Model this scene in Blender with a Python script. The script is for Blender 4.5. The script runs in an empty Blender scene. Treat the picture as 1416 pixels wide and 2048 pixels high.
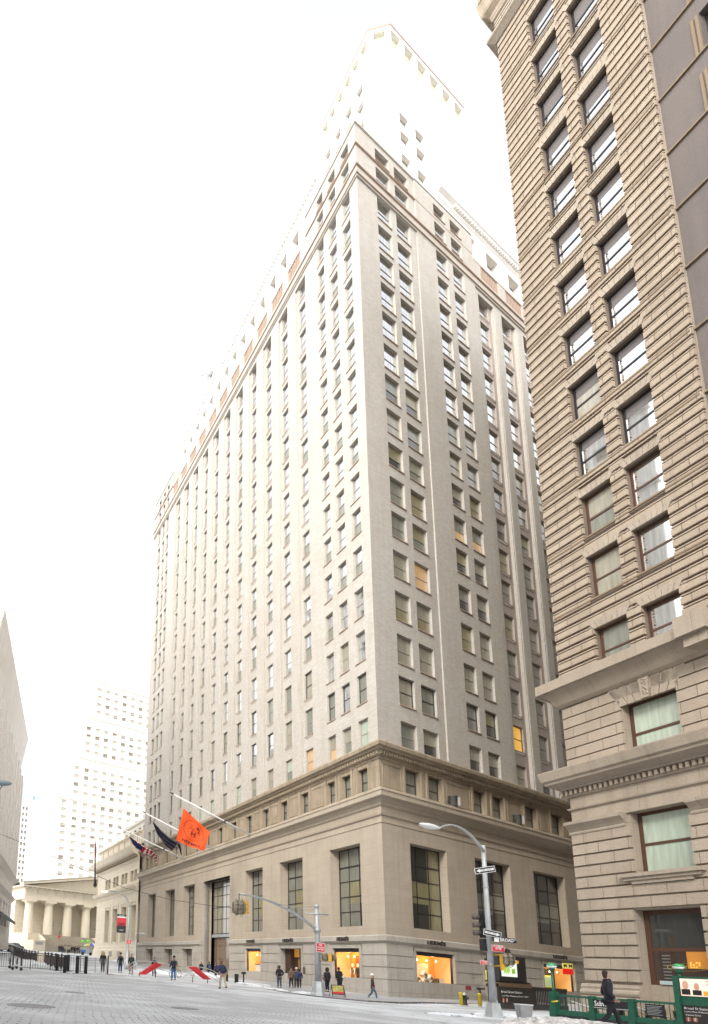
import bpy, bmesh, math, random
from mathutils import Vector, Matrix
random.seed(7)
S = bpy.context.scene
COL = S.collection
# ------------------------------------------------------------------ camera
MC = ((0.878246064531087, 0.14597762324464503, 0.45538377622342047),
      (-0.4740179983109063, 0.13994569200020415, 0.869322805733236),
      (0.06317267932405136, -0.9793394390110246, 0.19210277401586917))
PX, PY, FL, HC = 95.31, 1664.6, 1277.148, 1.2
cam_d = bpy.data.cameras.new('camera'); cam = bpy.data.objects.new('camera', cam_d); COL.objects.link(cam)
cam_d.sensor_fit = 'VERTICAL'; cam_d.sensor_height = 24.0; cam_d.sensor_width = 24.0 * 708 / 1024
cam_d.lens = 24.0 * FL / 2048
cam_d.shift_x = (708 - PX) / 2048; cam_d.shift_y = (PY - 1024) / 2048
cam_d.clip_start = 0.2; cam_d.clip_end = 5000
m = Matrix(((MC[0][0], -MC[0][1], -MC[0][2], 0), (MC[1][0], -MC[1][1], -MC[1][2], 0),
            (MC[2][0], -MC[2][1], -MC[2][2], HC), (0, 0, 0, 1)))
cam.matrix_world = m
S.camera = cam
# ------------------------------------------------------------------ sky, sun, exposure
SUN_FROM = Vector((-0.93, -0.36, 0)).normalized(); SUN_EL = math.radians(36)
w = bpy.data.worlds.new('World'); S.world = w; w.use_nodes = True
nt = w.node_tree; nt.nodes.clear()
sky = nt.nodes.new('ShaderNodeTexSky'); sky.sky_type = 'NISHITA'; sky.sun_disc = False
sky.sun_elevation = SUN_EL; sky.sun_rotation = math.atan2(SUN_FROM.x, SUN_FROM.y)
sky.air_density = 1.0; sky.dust_density = 2.0; sky.ozone_density = 1.0
hs = nt.nodes.new('ShaderNodeHueSaturation'); hs.inputs['Saturation'].default_value = 0.07; hs.inputs['Value'].default_value = 1.0
bg = nt.nodes.new('ShaderNodeBackground'); bg.inputs['Strength'].default_value = 0.15
wo = nt.nodes.new('ShaderNodeOutputWorld')
nt.links.new(sky.outputs[0], hs.inputs['Color']); nt.links.new(hs.outputs[0], bg.inputs['Color']); nt.links.new(bg.outputs[0], wo.inputs['Surface'])
sd = bpy.data.lights.new('sun', 'SUN'); sd.energy = 0.5; sd.angle = math.radians(14); sd.color = (1.0, 0.93, 0.82)
sun = bpy.data.objects.new('sun', sd); COL.objects.link(sun)
sv = Vector((SUN_FROM.x * math.cos(SUN_EL), SUN_FROM.y * math.cos(SUN_EL), math.sin(SUN_EL)))
sun.rotation_euler = sv.to_track_quat('Z', 'Y').to_euler(); sun.location = (-60, -60, 200)
S.view_settings.view_transform = 'Standard'; S.view_settings.look = 'None'
S.view_settings.exposure = 1.88; S.view_settings.gamma = 1.0
# ------------------------------------------------------------------ geometry of the place
Vv = Vector
C = Vv((44.3811, 30.1029, 0)); E = Vv((40.757, 17.050, 0))
RD = Vv((1, 0, 0)); LD = Vv((0.305272, 0.952265, 0)); UP = Vv((0, 0, 1))
NL = Vv((-LD.y, LD.x, 0)); NR = Vv((0, -1, 0))
IR = Vv((0.8800, -0.4750, 0)).normalized(); IN = Vv((-0.4750, -0.8800, 0)).normalized()

def ray(x, y):
    c = ((x - PX) / FL, (y - PY) / FL, 1.0)
    return Vv([sum(MC[i][k] * c[k] for k in range(3)) for i in range(3)])
def at(x, y, depth): return Vv((0, 0, HC)) + ray(x, y) * depth
def proj(P):
    d = (P.x, P.y, P.z - HC)
    c = [sum(MC[k][i] * d[k] for k in range(3)) for i in range(3)]
    return PX + FL * c[0] / c[2], PY + FL * c[1] / c[2], c[2]
def g1(n):
    if n < 0: return 0.0
    return 0.016 * n if n < 40 else (0.64 + 0.031 * (n - 40) if n < 135 else 3.585)
def street_z(x, y):
    d = Vv((x, y, 0)) - C
    n = d.dot(LD)
    r = math.hypot(x - 40, y - 24)
    return g1(n) - 0.04 - 0.17 * math.exp(-(r / 11) ** 2)
def ground(x, y, zoff=0.0):
    d = ray(x, y); t = 8.0
    while t < 420:
        P = Vv((0, 0, HC)) + d * t
        if P.z <= street_z(P.x, P.y) + zoff: break
        t += 0.1
    return P, t
def zat(P, ypx):
    a, b = P.z - 5, P.z + 60
    for _ in range(40):
        mz = (a + b) / 2
        if proj(Vv((P.x, P.y, mz)))[1] > ypx: a = mz
        else: b = mz
    return a
# ------------------------------------------------------------------ materials
MATS = {}; EM = .55
def newmat(name):
    mt = bpy.data.materials.new(name); mt.use_nodes = True
    n = mt.node_tree; b = n.nodes['Principled BSDF']
    return mt, n, b
def flat(name, col, rough=0.6, metal=0.0, var=0.0, vs=4.0, emit=None, es=0.0, coat=0.0, spec=0.5):
    if name in MATS: return MATS[name]
    mt, n, b = newmat(name)
    b.inputs['Base Color'].default_value = (*col, 1); b.inputs['Roughness'].default_value = rough
    b.inputs['Metallic'].default_value = metal; b.inputs['Coat Weight'].default_value = coat
    b.inputs['Specular IOR Level'].default_value = spec
    if var:
        tc = n.nodes.new('ShaderNodeTexCoord'); nz = n.nodes.new('ShaderNodeTexNoise'); nz.inputs['Scale'].default_value = vs
        nz.inputs['Detail'].default_value = 6
        mr = n.nodes.new('ShaderNodeMapRange'); mr.inputs['From Min'].default_value = .3; mr.inputs['From Max'].default_value = .7
        mr.inputs['To Min'].default_value = 1 - var; mr.inputs['To Max'].default_value = 1 + var
        mx = n.nodes.new('ShaderNodeVectorMath'); mx.operation = 'SCALE'; mx.inputs[0].default_value = col
        n.links.new(tc.outputs['Object'], nz.inputs['Vector']); n.links.new(nz.outputs['Fac'], mr.inputs['Value'])
        n.links.new(mr.outputs[0], mx.inputs['Scale']); n.links.new(mx.outputs[0], b.inputs['Base Color'])
        bp = n.nodes.new('ShaderNodeBump'); bp.inputs['Strength'].default_value = .25; bp.inputs['Distance'].default_value = .02
        n.links.new(nz.outputs['Fac'], bp.inputs['Height']); n.links.new(bp.outputs[0], b.inputs['Normal'])
    if emit:
        b.inputs['Emission Color'].default_value = (*emit, 1); b.inputs['Emission Strength'].default_value = es * EM
    MATS[name] = mt; return mt
def masonry(name, c1, c2, bw, bh, mortar, msize, stain=0.25, stain_col=(0.1, 0.09, 0.07), rough=0.85, bump=0.4, mfac=1.0, streak=0.3, offs=0.5, dz=0.0):
    """stone or brick laid in courses, from UVs in metres; blotches and vertical streaks of dirt"""
    mt, n, b = newmat(name); L = n.links.new; N = n.nodes.new
    uv = N('ShaderNodeUVMap'); uv.uv_map = 'UVMap'
    br = N('ShaderNodeTexBrick'); br.inputs['Scale'].default_value = 1.0
    br.inputs['Brick Width'].default_value = bw; br.inputs['Row Height'].default_value = bh
    br.inputs['Mortar Size'].default_value = msize; br.inputs['Mortar Smooth'].default_value = 0.1
    br.offset = offs
    br.inputs['Color1'].default_value = (*c1, 1); br.inputs['Color2'].default_value = (*c2, 1)
    br.inputs['Mortar'].default_value = (*mortar, 1)
    mz = N('ShaderNodeMapping'); mz.inputs['Location'].default_value = (0, -dz, 0); L(uv.outputs[0], mz.inputs['Vector']); L(mz.outputs[0], br.inputs['Vector'])
    nz = N('ShaderNodeTexNoise'); nz.inputs['Scale'].default_value = 0.35; nz.inputs['Detail'].default_value = 8; nz.inputs['Roughness'].default_value = .65
    L(uv.outputs[0], nz.inputs['Vector'])
    mp = N('ShaderNodeMapping'); mp.inputs['Scale'].default_value = (2.2, 0.12, 1); L(uv.outputs[0], mp.inputs['Vector'])
    ns = N('ShaderNodeTexNoise'); ns.inputs['Scale'].default_value = 1.0; ns.inputs['Detail'].default_value = 5; L(mp.outputs[0], ns.inputs['Vector'])
    def rng(src, a, c, lo, hi):
        r = N('ShaderNodeMapRange'); r.inputs['From Min'].default_value = a; r.inputs['From Max'].default_value = c
        r.inputs['To Min'].default_value = lo; r.inputs['To Max'].default_value = hi; L(src, r.inputs['Value']); return r.outputs[0]
    m1 = N('ShaderNodeMix'); m1.data_type = 'RGBA'; L(br.outputs['Color'], m1.inputs['A']); m1.inputs['B'].default_value = (*stain_col, 1)
    L(rng(nz.outputs['Fac'], .45, .8, 0, stain), m1.inputs['Factor'])
    m2 = N('ShaderNodeMix'); m2.data_type = 'RGBA'; L(m1.outputs['Result'], m2.inputs['A']); m2.inputs['B'].default_value = (*stain_col, 1)
    L(rng(ns.outputs['Fac'], .48, .78, 0, streak), m2.inputs['Factor'])
    nf = N('ShaderNodeTexNoise'); nf.inputs['Scale'].default_value = 9.0; nf.inputs['Detail'].default_value = 8; L(uv.outputs[0], nf.inputs['Vector'])
    sc = N('ShaderNodeVectorMath'); sc.operation = 'SCALE'; L(m2.outputs['Result'], sc.inputs[0]); L(rng(nf.outputs['Fac'], .3, .7, .93, 1.07), sc.inputs['Scale'])
    L(sc.outputs[0], b.inputs['Base Color']); b.inputs['Roughness'].default_value = rough
    ad = N('ShaderNodeMath'); ad.operation = 'MULTIPLY_ADD'; L(br.outputs['Fac'], ad.inputs[0]); ad.inputs[1].default_value = -1.0 * mfac; L(nf.outputs['Fac'], ad.inputs[2])
    bp = N('ShaderNodeBump'); bp.inputs['Strength'].default_value = bump; bp.inputs['Distance'].default_value = .03
    L(ad.outputs[0], bp.inputs['Height']); L(bp.outputs[0], b.inputs['Normal'])
    MATS[name] = mt; return mt
LIME = masonry('limestone', (.405, .345, .27), (.385, .328, .255), 1.6, .62, (.33, .28, .215), .010, stain=.4, stain_col=(.24, .19, .14), streak=.32)
LIMEP = masonry('limestone_ashlar', (.42, .385, .335), (.39, .355, .305), 1.9, .89, (.27, .235, .19), .014, stain=.45, stain_col=(.2, .17, .13), streak=.4, dz=.31)
SOOT = masonry('sooty_limestone', (.36, .29, .21), (.33, .265, .19), 2.2, 1.6, (.24, .20, .15), .01, stain=.7, stain_col=(.12, .105, .06), streak=.65)
BRICK = masonry('pale_brick', (.485, .455, .408), (.42, .39, .345), .42, .15, (.40, .365, .32), .012, stain=.32, stain_col=(.33, .275, .21), streak=.34, bump=.6)
BRICKD = masonry('spandrel_brick', (.42, .36, .32), (.39, .335, .295), .42, .15, (.3, .26, .23), .012, stain=.3, streak=.2)
TERRA = masonry('terracotta_trim', (.38, .28, .22), (.36, .26, .20), 1.5, 3.0, (.30, .2, .15), .01, stain=.35, streak=.3)
ESTONE = masonry('buff_stone', (.34, .282, .22), (.30, .246, .19), 1.45, .593, (.17, .13, .095), .016, stain=.35, stain_col=(.16, .125, .09), streak=.32, bump=.6)
ESTU = masonry('buff_stone_upper', (.345, .28, .21), (.30, .24, .178), 1.3, .61, (.17, .13, .095), .02, stain=.35, stain_col=(.18, .135, .095), streak=.3, bump=.6)
EPLAIN = masonry('buff_stone_plain', (.33, .275, .215), (.30, .25, .193), 2.6, 2.4, (.18, .145, .11), .010, stain=.35, stain_col=(.15, .12, .085), streak=.35)
BROWN = masonry('brown_stucco', (.125, .105, .094), (.118, .098, .088), 6, 3.66, (.1, .08, .07), .01, stain=.4, stain_col=(.08, .07, .065), streak=.45)
CREAM = masonry('cream_marble', (.66, .585, .46), (.63, .555, .43), 1.8, .9, (.48, .41, .31), .012, stain=.22, stain_col=(.3, .24, .17), streak=.22)
CREAM2 = masonry('cream_stone_columns', (.68, .61, .49), (.66, .59, .47), 4, 2.4, (.55, .47, .37), .008, stain=.2, stain_col=(.3, .24, .17), streak=.2)
GREYST = masonry('grey_stone', (.78, .74, .69), (.75, .71, .66), 1.6, .8, (.6, .57, .53), .015, stain=.35, stain_col=(.5, .45, .4), streak=.35)
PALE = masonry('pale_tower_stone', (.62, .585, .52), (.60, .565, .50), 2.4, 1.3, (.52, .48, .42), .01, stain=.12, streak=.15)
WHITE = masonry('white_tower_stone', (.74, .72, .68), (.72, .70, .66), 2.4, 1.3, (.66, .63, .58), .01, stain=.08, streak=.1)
STEPS = masonry('step_stone', (.42, .375, .29), (.39, .345, .265), 3, .3, (.25, .21, .16), .02, stain=.3)
DARKFR = flat('dark_window_frame', (.035, .032, .028), .45)
BRNFR = flat('brown_window_frame', (.075, .035, .02), .4)
GRYFR = flat('beige_window_frame', (.30, .275, .235), .55)
BLACKFR = flat('black_window_frame', (.018, .017, .02), .35)
def glassmat(name, col, rough=0.02, coat=1.0, emit=None, es=0, spec=0.5):
    if name in MATS: return MATS[name]
    mt, n, b = newmat(name); L = n.links.new; N = n.nodes.new
    uv = N('ShaderNodeUVMap'); uv.uv_map = 'UVMap'
    nz = N('ShaderNodeTexNoise'); nz.inputs['Scale'].default_value = .9; nz.inputs['Detail'].default_value = 2; L(uv.outputs[0], nz.inputs['Vector'])
    bp = N('ShaderNodeBump'); bp.inputs['Strength'].default_value = .06; bp.inputs['Distance'].default_value = .05; L(nz.outputs['Fac'], bp.inputs['Height'])
    L(bp.outputs[0], b.inputs['Coat Normal'])
    wv = N('ShaderNodeTexNoise'); wv.inputs['Scale'].default_value = 1; wv.inputs['Detail'].default_value = 3
    mp = N('ShaderNodeMapping'); mp.inputs['Scale'].default_value = (6, .5, 1); L(uv.outputs[0], mp.inputs['Vector']); L(mp.outputs[0], wv.inputs['Vector'])
    mr = N('ShaderNodeMapRange'); mr.inputs['From Min'].default_value = .3; mr.inputs['From Max'].default_value = .7; mr.inputs['To Min'].default_value = .8; mr.inputs['To Max'].default_value = 1.2
    L(wv.outputs['Fac'], mr.inputs['Value'])
    sc = N('ShaderNodeVectorMath'); sc.operation = 'SCALE'; sc.inputs[0].default_value = col; L(mr.outputs[0], sc.inputs['Scale']); L(sc.outputs[0], b.inputs['Base Color'])
    b.inputs['Roughness'].default_value = .5 if coat else rough
    b.inputs['Specular IOR Level'].default_value = spec
    b.inputs['Coat Weight'].default_value = coat; b.inputs['Coat Roughness'].default_value = rough; b.inputs['Coat IOR'].default_value = 1.75
    if emit:
        b.inputs['Emission Color'].default_value = (*emit, 1); b.inputs['Emission Strength'].default_value = es * EM
    MATS[name] = mt; return mt
G_DARK = glassmat('dark_glass', (.02, .022, .02))
G_GREEN = glassmat('green_grey_blind_behind_glass', (.17, .175, .14))
G_BLIND = glassmat('beige_blind_behind_glass', (.27, .25, .19))
G_LIT = glassmat('lit_office_glass', (.40, .27, .15), emit=(1.0, .55, .2), es=.13)
G_AMBER = glassmat('amber_lit_glass', (.6, .3, .02), emit=(1.0, .55, .06), es=.30)
G_SHADE = glassmat('pale_green_shade_behind_glass', (.36, .42, .34))
G_CURT = glassmat('olive_curtain_behind_glass', (.22, .195, .10))
G_MIR = glassmat('mirror_glass', (.72, .74, .76), coat=0)
MIRB = G_MIR.node_tree.nodes['Principled BSDF']; MIRB.inputs['Metallic'].default_value = 1.0; MIRB.inputs['Roughness'].default_value = .03
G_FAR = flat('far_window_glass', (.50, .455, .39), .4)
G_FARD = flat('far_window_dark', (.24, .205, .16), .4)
STEEL = flat('galvanised_steel', (.42, .44, .44), .45, .35, var=.12, vs=3)
BLKM = flat('black_metal', (.018, .018, .02), .45)
GREENP = flat('subway_green_paint', (.012, .085, .05), .4, var=.15, vs=6)
SNOW = flat('dirty_snow', (.66, .68, .70), .8, var=.16, vs=3)
# ------------------------------------------------------------------ mesh building
class MB:
    def __init__(s): s.v = []; s.f = []; s.m = []; s.mats = []; s.sm = []
    def mi(s, mat):
        if mat not in s.mats: s.mats.append(mat)
        return s.mats.index(mat)
    def face(s, pts, mat, smooth=False):
        i = len(s.v); s.v += [tuple(p) for p in pts]; s.f.append(tuple(range(i, i + len(pts)))); s.m.append(s.mi(mat)); s.sm.append(smooth)
    def raw(s, verts, faces, mat, smooth=False):
        i = len(s.v); s.v += [tuple(p) for p in verts]; k = s.mi(mat)
        for f in faces: s.f.append(tuple(i + j for j in f)); s.m.append(k); s.sm.append(smooth)
    def box(s, o, a, b, c, mat):
        """o corner, a b c edge vectors"""
        if a.cross(b).dot(c) < 0: a, b = b, a
        p = [o, o + a, o + a + b, o + b, o + c, o + a + c, o + a + b + c, o + b + c]
        s.raw(p, [(0, 3, 2, 1), (4, 5, 6, 7), (0, 1, 5, 4), (1, 2, 6, 5), (2, 3, 7, 6), (3, 0, 4, 7)], mat)
    def tube(s, pts, rad, mat, n=8, cap=True):
        pts = [Vv(p) for p in pts]
        if not hasattr(rad, '__len__'): rad = [rad] * len(pts)
        rings = []; up0 = None
        for i, p in enumerate(pts):
            t = (pts[min(i + 1, len(pts) - 1)] - pts[max(i - 1, 0)])
            t = t.normalized() if t.length > 1e-9 else Vv((0, 0, 1))
            if up0 is None: up0 = Vv((0, 0, 1)) if abs(t.z) < .9 else Vv((1, 0, 0))
            a = t.cross(up0).normalized(); bq = t.cross(a).normalized(); up0 = -bq if False else up0
            rings.append([p + (a * math.cos(2 * math.pi * k / n) + bq * math.sin(2 * math.pi * k / n)) * rad[i] for k in range(n)])
        v = [q for r in rings for q in r]; f = []
        for i in range(len(pts) - 1):
            for k in range(n):
                f.append((i * n + k, i * n + (k + 1) % n, (i + 1) * n + (k + 1) % n, (i + 1) * n + k))
        if cap:
            f.append(tuple(reversed(range(n)))); f.append(tuple((len(pts) - 1) * n + k for k in range(n)))
        s.raw(v, f, mat, True)
    def lathe(s, c, prof, mat, n=16, sx=1, sy=1, ax=None, ay=None):
        ax = ax or Vv((1, 0, 0)); ay = ay or Vv((0, 1, 0)); v = []; f = []
        for r, z in prof:
            for k in range(n):
                t = 2 * math.pi * k / n
                v.append(c + ax * (math.cos(t) * r * sx) + ay * (math.sin(t) * r * sy) + UP * z)
        for i in range(len(prof) - 1):
            for k in range(n): f.append((i * n + k, i * n + (k + 1) % n, (i + 1) * n + (k + 1) % n, (i + 1) * n + k))
        f.append(tuple(reversed(range(n)))); f.append(tuple((len(prof) - 1) * n + k for k in range(n)))
        s.raw(v, f, mat, True)
    def mesh(s, name):
        me = bpy.data.meshes.new(name); me.from_pydata(s.v, [], s.f)
        for mt in s.mats: me.materials.append(mt)
        me.polygons.foreach_set('material_index', s.m); me.polygons.foreach_set('use_smooth', s.sm)
        uv = me.uv_layers.new(name='UVMap'); buf = [0.0] * (2 * len(me.loops))
        vs = s.v
        for p in me.polygons:
            nrm = p.normal
            if abs(nrm.z) > .8: tx, ty = (1, 0, 0), (0, 1, 0)
            else:
                h = math.hypot(nrm.x, nrm.y) or 1; tx, ty = (-nrm.y / h, nrm.x / h, 0), (0, 0, 1)
            for li, vi in zip(p.loop_indices, p.vertices):
                q = vs[vi]; buf[2 * li] = q[0] * tx[0] + q[1] * tx[1]; buf[2 * li + 1] = q[0] * ty[0] + q[1] * ty[1] + q[2] * ty[2]
        uv.data.foreach_set('uv', buf)
        return me
    def build(s, name, parent=None, label=None, cat=None, group=None, kind=None):
        o = bpy.data.objects.new(name, s.mesh(name)); return link(o, parent, label, cat, group, kind)
def link(o, parent=None, label=None, cat=None, group=None, kind=None):
    COL.objects.link(o)
    if parent is not None:
        o.parent = parent; o.matrix_parent_inverse = Matrix.Translation(-Vv(parent.location)) if parent.rotation_euler.z == 0 and parent.get('_w') else Matrix()
    if label: o['label'] = label
    if cat: o['category'] = cat
    if group: o['group'] = group
    if kind: o['kind'] = kind
    return o
def thing(name, label, cat, loc=(0, 0, 0), group=None, rz=0.0, world=True):
    """Empty at a thing's base; world=True: its parts are written in world coordinates"""
    o = bpy.data.objects.new(name, None); COL.objects.link(o); o.location = loc; o.empty_display_size = .3
    o.rotation_euler.z = rz
    if world: o['_w'] = 1
    o['label'] = label; o['category'] = cat
    if group: o['group'] = group
    return o
def sub(mb, name, parent, label=None, kind=None):
    """child written in the same coordinates as its parent's parent"""
    o = bpy.data.objects.new(name, mb.mesh(name)); COL.objects.link(o); o.parent = parent
    o.matrix_parent_inverse = Matrix()
    if label: o['label'] = label
    if kind: o['kind'] = kind
    return o
def copy_tree(o, parent=None):
    c = o.copy(); COL.objects.link(c)
    if parent is not None: c.parent = parent
    for ch in list(o.children): copy_tree(ch, c)
    return c
def bez(P0, P1, P2, n=10):
    return [P0 * (1 - t) ** 2 + P1 * (2 * t * (1 - t)) + P2 * t * t for t in [i / n for i in range(n + 1)]]
class Fr:
    """facade frame: s along, d outwards, z up"""
    def __init__(s, o, sd, nd): s.o = o; s.s = sd; s.n = nd
    def p(s, a, d, z): return s.o + s.s * a + s.n * d + UP * z
    def box(s, mb, a0, a1, d0, d1, z0, z1, mat): mb.box(s.p(a0, d0, z0), s.s * (a1 - a0), s.n * (d1 - d0), UP * (z1 - z0), mat)
    def quad(s, mb, a0, a1, d, z0, z1, mat):
        pts = [s.p(a0, d, z0), s.p(a1, d, z0), s.p(a1, d, z1), s.p(a0, d, z1)]
        if s.s.cross(UP).dot(s.n) < 0: pts.reverse()
        mb.face(pts, mat)
FLF = Fr(C, LD, NL); FRF = Fr(C, RD, NR); FEF = Fr(E, -LD, NL)
def wall(mb, fr, a0, a1, z0, z1, d, ops, depth, mat, rmat=None):
    """wall face with openings (a,b,z0,z1) and their reveals"""
    rmat = rmat or mat
    A = sorted({a0, a1, *[v for o in ops for v in o[:2] if a0 < v < a1]}); Z = sorted({z0, z1, *[v for o in ops for v in o[2:4] if z0 < v < z1]})
    for j in range(len(Z) - 1):
        run = None; cz = (Z[j] + Z[j + 1]) / 2
        for i in range(len(A) - 1):
            ca = (A[i] + A[i + 1]) / 2
            hole = any(o[0] < ca < o[1] and o[2] < cz < o[3] for o in ops)
            if not hole: run = A[i] if run is None else run
            if (hole or i == len(A) - 2) and run is not None:
                fr.quad(mb, run, A[i] if hole else A[i + 1], d, Z[j], Z[j + 1], mat); run = None
    for o in ops:
        a, b, c, e = o[:4]
        for q in ((a, a, c, e), (b, b, c, e)):
            mb.face([fr.p(q[0], d, c), fr.p(q[0], d - depth, c), fr.p(q[0], d - depth, e), fr.p(q[0], d, e)], rmat)
        for z in (c, e):
            mb.face([fr.p(a, d, z), fr.p(b, d, z), fr.p(b, d - depth, z), fr.p(a, d - depth, z)], rmat)
def sweep(mb, pts, prof, mat):
    """moulding along a 2-D path (list of Vector), prof = [(out, z)], outward is to the right-hand normals given"""
    n = len(pts); rows = []
    for i in range(n):
        ns = []
        if i > 0: t = (pts[i] - pts[i - 1]).normalized(); ns.append(Vv((t.y, -t.x, 0)))
        if i < n - 1: t = (pts[i + 1] - pts[i]).normalized(); ns.append(Vv((t.y, -t.x, 0)))
        if len(ns) == 2: mt = (ns[0] + ns[1]); mt = mt / (mt.dot(ns[0]))
        else: mt = ns[0]
        rows.append([pts[i] + mt * o + UP * z for o, z in prof])
    for i in range(n - 1):
        for k in range(len(prof) - 1):
            mb.face([rows[i][k], rows[i + 1][k], rows[i + 1][k + 1], rows[i][k + 1]], mat)
    mb.face(rows[0], mat); mb.face(list(reversed(rows[-1])), mat)
def sash(fr, a0, a1, z0, z1, d, frame, glass, parent, rows=(.5,), cols=(), bw=.07, lab=None, glass2=None, name='window'):
    """window: frame with its pane as a child"""
    mb = MB(); sash_into(mb, fr, a0, a1, z0, z1, d, frame, rows, cols, bw)
    wn = mb.build(name, parent, lab)
    pm = MB(); pane_into(pm, fr, a0, a1, z0, z1, d, glass, glass2)
    sub(pm, 'pane', wn); return wn
def sash_into(mb, fr, a0, a1, z0, z1, d, frame, rows=(.5,), cols=(), bw=.07):
    fr.box(mb, a0, a0 + bw, d, d + .07, z0, z1, frame); fr.box(mb, a1 - bw, a1, d, d + .07, z0, z1, frame)
    fr.box(mb, a0 + bw, a1 - bw, d, d + .07, z0, z0 + bw, frame); fr.box(mb, a0 + bw, a1 - bw, d, d + .07, z1 - bw, z1, frame)
    for r in rows:
        z = z0 + (z1 - z0) * r; fr.box(mb, a0 + bw, a1 - bw, d + .003, d + .06, z - bw * .4, z + bw * .4, frame)
    for c in cols:
        a = a0 + (a1 - a0) * c; fr.box(mb, a - bw * .35, a + bw * .35, d + .006, d + .055, z0 + bw, z1 - bw, frame)
def pane_into(pm, fr, a0, a1, z0, z1, d, glass, glass2=None):
    zm = (z0 + z1) / 2
    if glass2 is None: fr.quad(pm, a0, a1, d + .02, z0, z1, glass)
    else: fr.quad(pm, a0, a1, d + .02, zm, z1, glass); fr.quad(pm, a0, a1, d + .012, z0, zm, glass2)
def text_mesh(txt, size, bold=False):
    cu = bpy.data.curves.new('t', 'FONT'); cu.body = txt; cu.size = size; cu.align_x = 'CENTER'; cu.align_y = 'CENTER'
    cu.extrude = 0.0; cu.offset = .012 * size if bold else 0; cu.resolution_u = 2
    o = bpy.data.objects.new('t', cu); COL.objects.link(o); bpy.context.view_layer.update()
    me = bpy.data.meshes.new_from_object(o.evaluated_get(bpy.context.evaluated_depsgraph_get()))
    vs = [tuple(v.co) for v in me.vertices]; fs = [tuple(p.vertices) for p in me.polygons]
    bpy.data.objects.remove(o); bpy.data.curves.remove(cu); bpy.data.meshes.remove(me)
    return vs, fs
def put_text(mb, txt, size, fn, mat, sx=1.0, thick=0.0, bold=False, width=None):
    """fn(x, y, h) maps flat text coordinates to the place"""
    vs, fs = text_mesh(txt, size, bold)
    if width:
        xs = [v[0] for v in vs]; sx = width / (max(xs) - min(xs))
    mb.raw([fn(v[0] * sx, v[1], thick) for v in vs], fs, mat)
    if thick:
        ed = {}
        for f in fs:
            for a, b in zip(f, f[1:] + f[:1]): ed[(a, b)] = ed.get((a, b), 0) + 1
        for (a, b) in ed:
            if (b, a) not in ed:
                va, vb = vs[a], vs[b]
                mb.face([fn(va[0] * sx, va[1], 0), fn(vb[0] * sx, vb[1], 0), fn(vb[0] * sx, vb[1], thick), fn(va[0] * sx, va[1], thick)], mat)
def plane_fn(o, xd, yd, nd, off=.004): return lambda x, y, h: o + xd * x + yd * y + nd * (off + h)
# ================================================================== main building
KM = -1.3707
def zz(z): return 1.2 + (z - 1.2) * 1.009
hb = thing('office_building', 'tall pale brick corner office building on a limestone base with lit shop windows', 'building', C)
def courses(mb, fr, a0, a1, zs, db, df, ops, mat, m0=None):
    """protruding stone courses between openings; m0: mitre factor at a0"""
    for z0, z1 in zs:
        cuts = sorted([(o[0], o[1]) for o in ops if o[2] < (z0 + z1) / 2 < o[3]]); a = a0; segs = []
        for c in cuts + [(a1, a1)]:
            if c[0] > a: segs.append((a, min(c[0], a1)))
            a = max(a, c[1])
        for i, (s0, s1) in enumerate(segs):
            sb, sf = (m0 * db, m0 * df) if (m0 is not None and s0 == a0) else (s0, s0)
            v = [fr.p(sb, db, z0), fr.p(s1, db, z0), fr.p(s1, df, z0), fr.p(sf, df, z0), fr.p(sb, db, z1), fr.p(s1, db, z1), fr.p(s1, df, z1), fr.p(sf, df, z1)]
            fl = [(0, 1, 2, 3), (4, 7, 6, 5), (0, 3, 7, 4), (1, 5, 6, 2), (2, 6, 7, 3)]
            if fr.s.cross(fr.n).dot(UP) < 0: fl = [tuple(reversed(f)) for f in fl]
            mb.raw(v, fl, mat)
LO = [(3.1, 6.46, .4, 3.45), (11.1, 14.55, -.1, 3.45), (18.3, 21.4, .45, 3.45), (25.3, 32.6, -.2, 11.7), (35.4, 38.8, 1.2, 3.5), (42.2, 45.5, 1.35, 3.5), (50.0, 53.1, 1.6, 3.5)]
RO = [(3.5, 8.4, .32, 3.45), (12.6, 17.4, .32, 3.45), (21.9, 27.3, .32, 3.45), (31.5, 36.5, .32, 3.45)]
LB = [(2.95, 6.95), (11.05, 15.0), (18.3, 22.05), (35.6, 39.4), (42.5, 46.2), (50.2, 53.7)]
RB = [(3.75, 8.6), (12.65, 18.1), (22.0, 27.6), (31.5, 37)]
BT = [(a, b, 5.2, 11.8) for a, b in LB] + [LO[3]]; BR = [(a, b, 5.2, 11.85) for a, b in RB]
LEN_L, LEN_R = 57.6, 46.0
path = lambda e=0: [C + LD * LEN_L, C, C + RD * LEN_R]
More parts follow.
